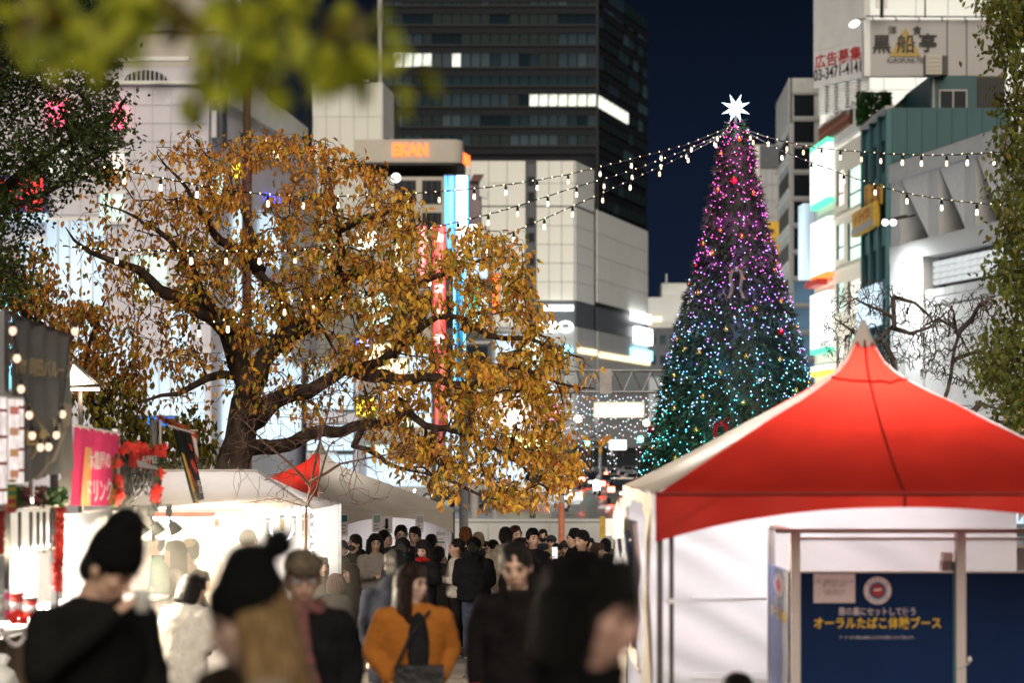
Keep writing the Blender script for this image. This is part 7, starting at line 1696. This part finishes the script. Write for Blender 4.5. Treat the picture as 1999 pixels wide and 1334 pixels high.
    # facial features
    if hair != 'back':
        wht = bpy.data.materials.get('eye_dark') or mat('eye_dark', (.02, .014, .012), .25); lip = bpy.data.materials.get('lip') or mat('lip', (.30, .10, .085), .45); hm = cmat('hair', hcol)
        for sg in (-1, 1):
            m = MB(); m.ell((sg * .032, -.083, 1.607), (.0145, .008, .0065), None, 8, 5); fin(m, Hm).build('eye', wht, t, True)
            m = MB(); m.ell((sg * .034, -.090, 1.633), (.023, .008, .0048), None, 8, 5); fin(m, Hm).build('eyebrow', hm, t, True)
        if not mask: m = MB(); m.ell((0, -.0985, 1.538), (.022, .006, .0062), None, 8, 5); fin(m, Hm).build('mouth', lip, t, True)
    if mask:
        m = MB(); m.ell((0, -.052, 1.555), (.066, .062, .055), None, 12, 8); fin(m, Hm).build('face_mask', cmat('cloth', (.022, .022, .024)), t, True)
    if glasses:
        gm = bpy.data.materials['dark_metal']; gl = MB()
        for sg in (-1, 1): gl.tube([Vector((sg * .034 + .024 * math.cos(a * math.pi / 5), -.103, 1.605 + .019 * math.sin(a * math.pi / 5))) for a in range(11)], .0028, 4)
        gl.tube([(-.012, -.104, 1.61), (.012, -.104, 1.61)], .0025, 4)
        for sg in (-1, 1): gl.tube([(sg * .058, -.10, 1.608), (sg * .084, .01, 1.61)], .0025, 4)
        fin(gl, Hm).build('glasses', gm, t)
        for sg in (-1, 1): m = MB(); m.ell((sg * .034, -.1035, 1.605), (.022, .001, .017), None, 10, 6); fin(m, Hm).build('lens', clear_lens, t)
    # hair
    hm = cmat('hair', hcol); hr = MB()
    if hair in ('short', 'back', 'fade'):
        hr.ell((0, .028, 1.648), (.086, .098, .106), None, 14, 10); hr.ell((0, .062, 1.585), (.080, .060, .085))
        for sg in (-1, 1): hr.ell((sg * .066, .022, 1.628), (.022, .058, .058))
        if fringe:
            for k in range(11): a = (k - 5) * .21; hr.cap((math.sin(a) * .045 - .012, -.03 * math.cos(a), 1.704), .022, (math.sin(a) * .074 + .012, -.080 * math.cos(a), 1.618 + rnd.uniform(0, .048)), .008, 6)
        for k in range(22): a = k * 2.4; r = .012 + .0025 * k; q = Vector((math.cos(a) * r, .025 + math.sin(a) * r * 1.1, 1.645 + .100 * math.sqrt(max(0, 1 - (r / .080) ** 2)))); hr.cap(q, .013, q + Vector((math.cos(a) * .016, math.sin(a) * .016 - .008, .006)), .006, 5)
    elif hair == 'bob':
        hr.ell((0, .028, 1.645), (.092, .104, .104), None, 14, 10)
        for k in range(11):
            a = R(-20 + 220 * k / 10); x, y = math.cos(a) * .083, math.sin(a) * .085 + .02; hr.cap((x, y, 1.62), .034, (x * 1.05, y * 1.02, 1.485), .026, 7)
        for k in range(7): a = (k - 3) * .32; hr.cap((math.sin(a) * .068, -.050 * math.cos(a), 1.715), .028, (math.sin(a) * .078, -.088 * math.cos(a), 1.648), .015, 6)
    elif hair in ('long', 'pony'):
        hr.ell((0, .028, 1.648), (.089, .102, .102), None, 14, 10)
        if hair == 'long':
            for k in range(13):
                a = R(-28 + 236 * k / 12); x, y = math.cos(a) * .083, math.sin(a) * .084 + .022; L = 1.26 + .03 * (k % 3); hr.cap((x, y, 1.62 if cap else 1.64), .030 if cap else .034, (x * 1.15, y * 1.0, 1.47), .036, 7); hr.cap((x * 1.15, y, 1.47), .036, (x * 1.25, y * .9 - (.03 if abs(x) > .06 else -.04), L), .022, 7)
            for k in range(0 if cap else 6): a = (k - 2.5) * .36; hr.cap((math.sin(a) * .066, -.050 * math.cos(a), 1.712), .026, (math.sin(a) * .084, -.080 * math.cos(a), 1.650), .013, 6)
        else: hr.ell((0, .10, 1.67), (.045, .05, .05)); hr.cap((0, .1, 1.65), .03, (0, .13, 1.5), .02)
    if hr.v:
        link('hair', remesh(fin(hr, Hm), 'hair', hm, .0085 if voxel < .014 else .0125, 1, .0035, 40), t)
    if cap == 'beanie' or cap == 'pompom':
        c = MB(); c.ell((0, .018, 1.66 + hat_h * .3), (.094, .106, .105 + hat_h * .6), None, 16, 10)
        if hat_h: c.ell((0, .03, 1.74 + hat_h * .5), (.070, .080, .06 + hat_h * .5))
        c.rings([[Vector((.098 * math.cos(2 * math.pi * i / 16), .012 + .110 * math.sin(2 * math.pi * i / 16), z)) for i in range(16)] for z in (1.632, 1.70)])
        kc = cmat('knit', (.010, .010, .010)); link('beanie', remesh(fin(c, Hm), 'beanie', kc, max(.013, voxel * .9), 2, .003, 50), t)
        if cap == 'pompom': c = MB(); c.ell((0, .115, 1.775 + hat_h), .044, None, 12, 8); link('pompom', remesh(fin(c, Hm), 'pompom', kc, .012, 1, .010, 60), t)
    if cap and cap.startswith('cap'):
        cc = {'cap': (.03, .03, .032), 'cap_tan': (.36, .25, .15), 'cap_camo': (.12, .085, .05)}[cap]
        km = mat('camo_cloth', (.16, .12, .08), .8, var=.0, vscale=22, col2=(.035, .03, .02)) if cap == 'cap_camo' else cmat('cloth', cc)
        c = MB(); c.ell((0, .012, 1.668), (.093, .106, .085), None, 16, 10); c.rings([[Vector((.095 * math.cos(2 * math.pi * i / 16), .010 + .107 * math.sin(2 * math.pi * i / 16), z)) for i in range(16)] for z in (1.65, 1.69)]); cp = link('cap', remesh(fin(c, Hm), 'cap', km, max(.012, voxel * .8), 2), t)
        m = MB(); m.ell((0, -.115, 1.655), (.070, .055, .010), Matrix.Rotation(R(12), 3, 'X'), 14, 6); fin(m, Hm).build('brim', km, cp, True)
    # coat
    cm = cmat(ck, coat); c = MB(); e = .022 + puffy
    prof = [(hem, .185 * width + e, .135 + e), (.95, .178 * width + e, .130 + e), (1.08, .168 * width + e, .120 + e), (1.25, .188 * width + e, .125 + e), (1.36, .165 * width + e, .10 + e), (1.43, .085 + e, .075 + e), (1.475, .062 + e * .6, .062 + e * .6)]
    c.rings([[Vector((rx * math.cos(2 * math.pi * i / 20), .005 + ry * math.sin(2 * math.pi * i / 20), z)) for i in range(20)] for z, rx, ry in prof])
    for sg in (-1, 1): c.cap((sg * .06, .01, 1.40), .072 + e * .5, (sg * .175 * width, .005, 1.362), .062 + e * .7)
    for (sh, el, wr, sg) in HL: c.cap(sh, .068 + e * .7, el, .058 + e * .6); c.cap(el, .058 + e * .6, el.lerp(wr, .93), .044 + e * .4)
    if hood: c.ell((0, .10, 1.47), (.13, .09, .075)); c.cap((-.1, .04, 1.47), .05, (.1, .04, 1.47), .05)
    c.v = [LeanM @ p if p.z > .95 else p for p in c.v]
    link('jacket' if hem > .7 else 'coat', remesh(fin(c), 'coat', cm, cv, 2, .010 + puffy * .25, 9 if not puffy else 13, rnd.random() * 20), t)
    if inner:
        m = MB(); m.ell((.01, -.118 - e * .6, 1.16), (.082, .034, .26), None, 12, 9); m.v = [LeanM @ p for p in m.v]; fin(m).build('shirt_front', cmat('cloth', inner), t, True)
    if collar:
        m = MB()
        for i in range(14):
            a = R(-60 + 300 * i / 13) - math.pi / 2 + R(30); m.cap((math.cos(a) * .085, .01 + math.sin(a) * .082, 1.43), .03, (math.cos(a) * .10, .01 + math.sin(a) * .098, 1.47), .02, 6)
        m.v = [LeanM @ p for p in m.v]; link('collar', remesh(fin(m), 'collar', cmat('fleece', collar), max(.014, voxel), 2), t)
    if scarf:
        m = MB()
        for i in range(16):
            a = 2 * math.pi * i / 16; a2 = 2 * math.pi * (i + 1) / 16; m.cap((math.cos(a) * .095, .008 + math.sin(a) * .092, 1.455 + .012 * math.sin(a * 3)), .040, (math.cos(a2) * .095, .008 + math.sin(a2) * .092, 1.455 + .012 * math.sin(a2 * 3)), .040, 6)
        m.cap((-.03, -.13, 1.44), .05, (.0, -.165, 1.22), .045, 8); m.cap((.0, -.165, 1.22), .045, (.05, -.17, 1.02), .050, 8); m.v = [LeanM @ p for p in m.v]
        so_ = link('scarf', remesh(fin(m), 'scarf', scarf_m or cmat('knit', scarf), max(.014, voxel), 2, .008, 14), t)
    # legs and shoes
    lm = cmat(lk, legs); m = MB()
    if seated:
        for sg in (-1, 1): m.cap((sg * .09, 0, .90), .098, (sg * .10, -.40, .86), .075); m.cap((sg * .10, -.40, .86), .072, (sg * .10, -.38, .47), .06)
    else:
        m.ell((0, .01, .92), (.18 * width, .135, .13))
        for sg in (-1, 1): ft = -.02 * sg; m.cap((sg * .088, .01, .90), .102, (sg * .096, ft, .49), .080); m.cap((sg * .096, ft, .49), .078, (sg * .10, ft + .02, .13), .068)
    link('trousers', remesh(fin(m), 'trousers', lm, max(.026, cv), 2, .008, 10), t)
    if not seated:
        for sg in (-1, 1):
            ft = -.02 * sg; k = MB(); k.ell((sg * .10, ft - .045, .052), (.052, .138, .052), None, 12, 8); sh = fin(k).build('shoe', cmat('cloth', (.02, .02, .02)), t, True); k = MB(); k.ell((sg * .10, ft - .045, .016), (.054, .14, .018), None, 12, 4); fin(k).build('sole', M_signw, sh, True)
    t['_s'] = s; del t['_s']
    return t, (lambda p: wmat(t) @ (S_ @ (LeanM @ Vector(p)))), (lambda p: wmat(t) @ (S_ @ (Hm @ Vector(p)))), HL
clear_lens = clear('spectacle_lens', .15, (.9, .9, .95))
K = (.013, .013, .014); NV = (.012, .016, .030)
BR = (.055, .028, .016); BLK = (.010, .009, .009)

# --- nearest figures
t, B_, H_, HL = person('man in a tall black beanie and black coat drinking from a cup, back half turned', 262, 1007, 9.6, yaw=48, cap='beanie', hat_h=.055, arms=('drink', 'low') if False else ('low', 'drink'), hpitch=27, hyaw=20, voxel=.011, fingers=True, width=1.3, ck='fleece', coat=(.012, .012, .012), lean=6, hair='short')
hw = HL[1][2]; hp = B_(hw + (HL[1][2] - HL[1][1]).normalized() * .09)
cu = thing('paper_cup', 'small pale cup held to the mouth of the man in the tall black beanie', 'cup', hp + Vector((.04, -.02, -.05)))
mb = MB(); mb.rings([[Vector((math.cos(2 * math.pi * i / 14) * r, math.sin(2 * math.pi * i / 14) * r, z)) for i in range(14)] for z, r in ((0, .026), (.085, .037), (.09, .039), (.085, .034), (.01, .024))]); mb.build('cup_body', M_signw, cu, True); MB().tube([(0, 0, .02), (0, 0, .05)], .0335, 14, cap=False).build('sleeve', M_beige, cu)
hw = HL[0][2]; hp = B_(hw + (HL[0][2] - HL[0][1]).normalized() * .08)
cu = thing('snack_bag', 'pale paper snack bag in the lowered hand of the man in the tall black beanie', 'bag', hp); MB().hexa([(-.04, -.02, -.1), (.04, -.02, -.1), (.04, .02, -.1), (-.04, .02, -.1), (-.05, -.03, .04), (.05, -.03, .04), (.05, .03, .04), (-.05, .03, .04)]).build('paper_bag', M_beige, cu); MB().ell((0, 0, .045), (.045, .026, .02)).build('snack', cmat('skin', (.45, .25, .12)), cu, True)
person('woman in a black pompom beanie with long loose blonde hair, seen side on', 474, 1072, 6.4, yaw=-75, cap='pompom', hair='long', hcol=(.44, .28, .13), coat=(.34, .27, .20), ck='fleece', hem=.55, hpitch=2, hat_h=.02, voxel=.012, width=1.3, skin=(.50, .34, .28), arms=('hold', 'hold'), lean=8, scarf=(.03, .022, .016))
person('older man in a camouflage cap with glasses, patterned scarf and black coat', 592, 1076, 12, yaw=8, cap='cap_camo', hair='fade', hcol=(.05, .045, .04), glasses=True, scarf=(.16, .075, .075), scarf_m=mat('patterned_scarf', (.30, .11, .10), .9, vscale=16, col2=(.07, .065, .07), bump=.6, bscale=90, stretch=(1, 1, 1.6), spec=.06), coat=(.012, .012, .013), hem=.55, collar=(.12, .045, .02), voxel=.013, width=1.15, hpitch=4, arms=('down', 'pocket'))
t, B_, H_, HL = person('woman in a rust orange jacket with long dark hair turning to look aside', 802, 1101, 15, yaw=14, hair='long', hcol=(.035, .016, .012), coat=(.38, .135, .025), ck='fleece', hem=.62, inner=(.02, .02, .022), hyaw=42, voxel=.013, width=1.18, arms=('pocket', 'pocket'), skin=(.50, .33, .27))
bg = thing('shoulder_bag', 'dark grey shoulder bag carried in front by the woman in the rust orange jacket', 'bag', B_((-.0, -.22, .98))); mb = MB(); mb.box(B_((-.0, -.22, .92)), (.30, .12, .22)); bo = mb.build('bag_body', cmat('leather', (.03, .028, .03)), bg, world=True)
MB().tube([B_((-.17, -.18, 1.0)), B_((-.06, -.19, 1.25)), B_((.10, -.10, 1.42))], .012, 6).build('strap', cmat('leather', (.03, .028, .03)), bg, world=True); MB().ell(B_((.05, -.29, .96)), (.02, .01, .02)).build('clasp', M_gold, bg, world=True); MB().ell(B_((-.15, -.24, 1.02)), (.012, .01, .012)).build('ring', M_metal, bg, world=True)
t, B_, H_, HL = person('man in a plain black jacket walking forward with downcast eyes and a red cuff', 1003, 1061, 13.5, yaw=-6, hair='short', hcol=(.03, .026, .024), coat=(.012, .011, .012), hem=.80, collar=(.014, .013, .013), hpitch=12, hroll=-4, voxel=.013, width=1.12, arms=('pocket', 'down'))
e_, w_ = HL[1][1], HL[1][2]; k_ = wmat(t).inverted(); MB().tube([k_ @ B_(e_.lerp(w_, .86)), k_ @ B_(e_.lerp(w_, 1.0))], .05, 10).build('red_cuff', cmat('knit', (.45, .02, .02)), t, True)
person('close dark haired figure in black bowing over something, the most blurred figure', 1162, 1078, 5.7, yaw=72, hair='bob', hcol=(.008, .0075, .007), coat=(.0075, .0075, .008), hem=.55, hpitch=10, voxel=.012, width=1.0, arms=('hold', 'hold'), skin=(.50, .30, .24), collar=(.007, .007, .008))
person('person of whom only the dark crown of the head shows before the tobacco booth', 1441, 1316, 11, h=1.42, yaw=170, hair='short', coat=K, voxel=.018)
person('person in navy with cropped black hair walking close behind the rust orange jacket', 772, 1074, 18.5, yaw=172, hair='back', coat=(.012, .014, .022), hem=.6, hood=True, voxel=.017, width=1.2, arms=('down', 'pocket'))
person('person in a fluffy cream jacket bending by the pompom beanie', 384, 1122, 17.5, yaw=150, hair='bob', coat=(.72, .68, .62), ck='fleece', hem=.75, voxel=.018, width=1.1, puffy=.02, hyaw=-30, hpitch=16, lean=8, arms=('hold', 'hold'))
person('woman with dark bobbed hair in a black leather jacket by the stall', 392, 1113, 21.0, yaw=100, hair='bob', hcol=(.03, .018, .012), coat=(.013, .012, .012), ck='leather', hem=.8, voxel=.018, hpitch=10, arms=('hold', 'hold'), width=.98)
# --- by the stalls
person('man in a flat cap and glasses wearing a green and black varsity jacket', 300, 1025, 22.5, h=1.76, yaw=-62, cap='cap', hair='fade', coat=(.012, .15, .10), hem=.82, glasses=True, voxel=.017, width=1.08, arms=('hold', 'hold'), collar=(.02, .02, .02))
person('woman with long straight dark hair in an olive coat facing the stall', 343, 1055, 23.5, yaw=-75, hair='long', hcol=(.05, .03, .02), coat=(.13, .115, .075), hem=.5, voxel=.018, arms=('hold', 'low'))
person('person in a tan cap and beige jacket beyond the olive coat', 372, 1052, 26.0, yaw=-100, cap='cap_tan', hair='fade', hcol=(.06, .04, .03), coat=(.40, .27, .19), voxel=.02, arms=('hold', 'hold'))
person('stall worker with loose light brown hair bending over in the glare', 418, 1060, 29.6, yaw=40, hair='long', hcol=(.30, .19, .10), coat=(.42, .34, .28), voxel=.02, lean=16, hpitch=25, arms=('low', 'low'))
person('stall worker in a dark beanie and grey padded vest looking down at the counter', 478, 1035, 29.4, yaw=-25, cap='beanie', coat=(.14, .14, .135), ck='leather', puffy=.02, hood=True, hpitch=32, lean=4, voxel=.018, arms=('low', 'low'))
person('short woman with wavy hair eating beside the camouflage cap', 530, 1158, 24.0, yaw=-20, hair='bob', hcol=(.05, .03, .02), coat=(.15, .12, .05), voxel=.018, scarf=(.55, .22, .22), arms=('drink', 'hold'))
# --- crowd in the focal zone
C = [
 dict(label='woman with long red brown hair and red scarf in black before the leaflets', px=648, ptop=1046, d=36.0, yaw=18, hair='long', hcol=(.10, .035, .018), coat=(.014, .014, .018), scarf=(.12, .015, .012), hem=.55, arms=('hold', 'pocket')),
 dict(label='young man in a black face mask and black hoodie', px=694, ptop=1044, d=36.4, yaw=-50, hair='short', mask=True, coat=(.016, .016, .018), hood=True, arms=('pocket', 'pocket')),
 dict(label='smiling woman with glasses and long black hair in a grey fleece coat', px=732, ptop=1042, d=35.6, yaw=12, hair='long', hcol=(.014, .012, .011), glasses=True, coat=(.30, .265, .24), ck='fleece', hem=.5, arms=('hold', 'hold'), puffy=.015),
 dict(label='dark haired man half hidden behind the woman in the grey fleece coat', px=750, ptop=1036, d=37.6, yaw=70, hair='short', coat=(.02, .022, .028)),
 dict(label='tall man with brushed up hair and glasses in a black overcoat', px=783, ptop=1026, d=37.0, yaw=10, hair='short', glasses=True, coat=(.018, .018, .020), hem=.5, width=1.1),
 dict(label='man with thick black hair standing behind the tall man in the overcoat', px=810, ptop=1029, d=38.4, yaw=-20, hair='short', hcol=(.018, .012, .010), coat=(.03, .028, .028)),
 dict(label='person in a black knitted beanie seen from behind in the crowd', px=786, ptop=1047, d=33.0, yaw=178, cap='beanie', hair='back', coat=(.014, .014, .017), width=1.12, hood=True),
 dict(label='woman looking down wearing a bright red scarf and black coat', px=824, ptop=1055, d=34.6, yaw=-22, hair='long', hcol=(.012, .010, .009), coat=(.012, .012, .013), scarf=(.42, .022, .022), hpitch=18, hem=.5, arms=('hold', 'hold')),
 dict(label='man in a tan coat seen between the red scarf and the standing sign', px=842, ptop=1044, d=38.0, yaw=150, hair='back', coat=(.34, .27, .20), hem=.55),
 dict(label='seated person with brown bobbed hair in a black jacket, back turned', px=654, ptop=1120, d=33.0, h=1.52, yaw=160, hair='bob', hcol=(.06, .026, .014), coat=(.014, .014, .014), seated=True),
 dict(label='person with long dark hair crouching beside the grey fleece coat', px=686, ptop=1100, d=34.6, h=1.56, yaw=-60, hair='long', hcol=(.03, .02, .015), coat=(.022, .020, .020), seated=True),
 dict(label='woman in a white sweater and black trousers with her hair tied up', px=892, ptop=1052, d=34.8, yaw=-72, hair='pony', hcol=(.018, .013, .011), coat=(.70, .63, .54), ck='knit', hem=.88, legs=(.014, .013, .014), arms=('hold', 'hold'), skin=(.42, .25, .18)),
 dict(label='person in a black puffer jacket and blue jeans seen from behind', px=925, ptop=1046, d=34.2, yaw=172, cap='beanie', hair='back', coat=(.010, .010, .011), puffy=.03, hood=True, hem=.84, legs=(.035, .045, .085), lk='denim', width=1.1, arms=('hold', 'hold')),
 dict(label='ginger haired man standing behind the white sweater', px=909, ptop=1030, d=36.8, yaw=165, hair='back', hcol=(.24, .09, .03), coat=(.03, .03, .035)),
 dict(label='man in a khaki jacket seen from behind right of the black puffer', px=987, ptop=1030, d=35.0, yaw=190, hair='back', coat=(.27, .23, .17), hood=True, width=1.12, arms=('hold', 'hold')),
 dict(label='small person with spectacles peeping beside the khaki jacket', px=962, ptop=1055, d=37.6, yaw=-70, hair='short', glasses=True, coat=(.05, .055, .07)),
 dict(label='dark haired person with a red tinged crown behind the khaki jacket', px=1006, ptop=1027, d=39.0, yaw=30, hair='short', hcol=(.06, .012, .010), coat=(.02, .02, .02)),
 dict(label='dark haired person in black close behind the khaki jacket', px=1014, ptop=1051, d=33.6, yaw=170, hair='back', coat=(.016, .014, .014)),
 dict(label='young man with a side parting holding up a lit phone', px=1040, ptop=1032, d=34.8, yaw=24, hair='short', coat=(.02, .02, .022), arms=('phone', 'pocket')),
 dict(label='young man with a shaggy black fringe looking aside in a black top', px=1137, ptop=1036, d=34.4, yaw=-42, hair='short', hcol=(.014, .012, .012), coat=(.011, .011, .012), width=1.1),
 dict(label='dark figure half hidden behind the man with the shaggy fringe', px=1122, ptop=1032, d=37.0, yaw=-80, hair='short', coat=(.012, .012, .014), hood=True),
 dict(label='person in dark clothes with a face mask beyond the lit phone', px=1060, ptop=1034, d=47, h=1.68, yaw=0, hair='short', mask=True, coat=(.02, .024, .03)),
 dict(label='person in an ochre jacket and dark cap beyond the lit phone', px=1076, ptop=1046, d=46, h=1.62, yaw=20, hair='short', cap='cap', coat=(.28, .19, .06)),
 dict(label='person in charcoal with a pale mask sitting beyond the phone', px=1086, ptop=1062, d=42, h=1.5, yaw=-10, hair='short', coat=(.022, .022, .026), seated=True),
 dict(label='person with wispy hair leaning behind the black clad men', px=1166, ptop=1060, d=38.5, h=1.5, yaw=60, hair='bob', hcol=(.10, .06, .04), coat=(.02, .02, .02)),
 dict(label='person in black holding something up behind the shaggy fringe', px=1182, ptop=1052, d=41, h=1.62, yaw=-130, hair='back', coat=(.012, .012, .014), arms=('phone', 'down')),
 dict(label='person in a white knit hat and black coat beside the red tent', px=1207, ptop=1056, d=44, h=1.56, yaw=-20, hair='short', coat=(.014, .014, .016), cap=None, scarf=None, hem=.5),
 dict(label='person with black hair behind the standing price sign', px=874, ptop=1048, d=41, h=1.66, yaw=-30, hair='short', coat=(.02, .02, .022)),
 dict(label='person in dark clothes with a furry pale hood edge behind the puffer jacket', px=934, ptop=1040, d=38.6, h=1.66, yaw=175, hair='back', hcol=(.40, .28, .17), coat=(.03, .03, .03), hood=True),
 dict(label='person with short black hair between the price board and the white sweater', px=880, ptop=1060, d=42, h=1.6, yaw=40, hair='short', coat=(.03, .03, .036)),
 dict(label='person in a dark blue jacket just beyond the black puffer jacket', px=948, ptop=1058, d=40, h=1.6, yaw=-35, hair='short', coat=(.02, .03, .06)),
 dict(label='woman with a brown bob in a grey jacket behind the side parted man', px=1022, ptop=1050, d=43, h=1.55, yaw=15, hair='bob', hcol=(.05, .025, .014), coat=(.12, .115, .11)),
 dict(label='person in a black cap looking down beyond the shaggy fringe', px=1104, ptop=1056, d=40, h=1.6, yaw=-15, hair='short', cap='cap', coat=(.02, .02, .024)),
 dict(label='person in brown with long hair at the back of the black clad group', px=1150, ptop=1050, d=43, h=1.58, yaw=10, hair='long', hcol=(.03, .018, .012), coat=(.10, .06, .035)),
 dict(label='person in a dark parka whose hood covers the head behind the red scarf', px=856, ptop=1068, d=36.5, h=1.62, yaw=150, hair='back', coat=(.035, .035, .032), hood=True),
 dict(label='person in grey with black hair behind the face mask and the leaflets', px=668, ptop=1056, d=39.5, h=1.58, yaw=-15, hair='short', coat=(.08, .08, .085)),
 dict(label='person with dark hair and a black coat left of the crouching long haired one', px=626, ptop=1088, d=33.5, h=1.5, yaw=30, hair='bob', hcol=(.02, .014, .012), coat=(.016, .016, .018), seated=True),
]
for c in C:
    c['d'] *= .915 if c['d'] < 40 else 1
    r = person(voxel=.017, **c)
    if 'lit phone' in c['label'] and 'holding' in c['label']:
        t, B_, H_, HL = r; w_ = HL[0][2]; p = B_(w_ + (HL[0][2] - HL[0][1]).normalized() * .10) + Vector((.02, -.03, .04))
        ph = thing('mobile_phone', 'lit white phone held up by the man with the side parting', 'phone', p); MB().box((0, 0, 0), (.078, .010, .155)).build('phone_case', M_signw, ph); MB().box((0, -.007, 0), (.066, .004, .14)).build('screen', emat('phone_screen', (.92, .94, 1.0), 1.4), ph); ph.rotation_euler = (R(-8), 0, R(10)); MB().ell((.022, -.008, .058), (.006, .003, .006)).build('camera_lens', M_black, ph)
    if 'white knit hat' in c['label']:
        t, B_, H_, HL = r; m = MB(); m.ell((0, .018, 1.675), (.097, .108, .10), None, 14, 9); s_ = 1.56 / 1.735; m.v = [p * s_ for p in m.v]; m.build('knit_hat', cmat('knit', (.62, .58, .56)), t, True)
# standing price board in the crowd and a dark gap filler
sb = thing('price_board', 'white standing price board with teal lines between the red scarf and the white sweater', 'sign board', (at(861, 1200, 36.6).x, 36.6, 0)); f = Face((at(851, 880, 36.6).x, 36.6, 0), (at(871, 880, 36.6).x, 36.6, 0)); r = f.rect(851, 1038, 871, 1082)
f.panel('board', M_paper, sb, r, -.02, 0); f.panel('dark_header', M_signg, sb, (r[0] + .01, r[1] - .01, r[3] - .06, r[3] - .01), 0, .004)
for k in range(5): f.panel('text_line', M_teal if k % 2 else M_signg, sb, (r[0] + .015, r[1] - .02 - .02 * (k % 3), r[2] + .03 + k * .045, r[2] + .05 + k * .045), 0, .004)
MB().tube([f.pt(f.L / 2, 0, -.03), f.pt(f.L / 2, r[2] + .1, -.03)], .014, 6).build('stand', M_metal, sb, world=True); MB().box(f.pt(f.L / 2, .015, -.03), (.3, .3, .03)).build('foot', M_metal, sb, world=True)
bpy.data.scenes.remove(TMP)
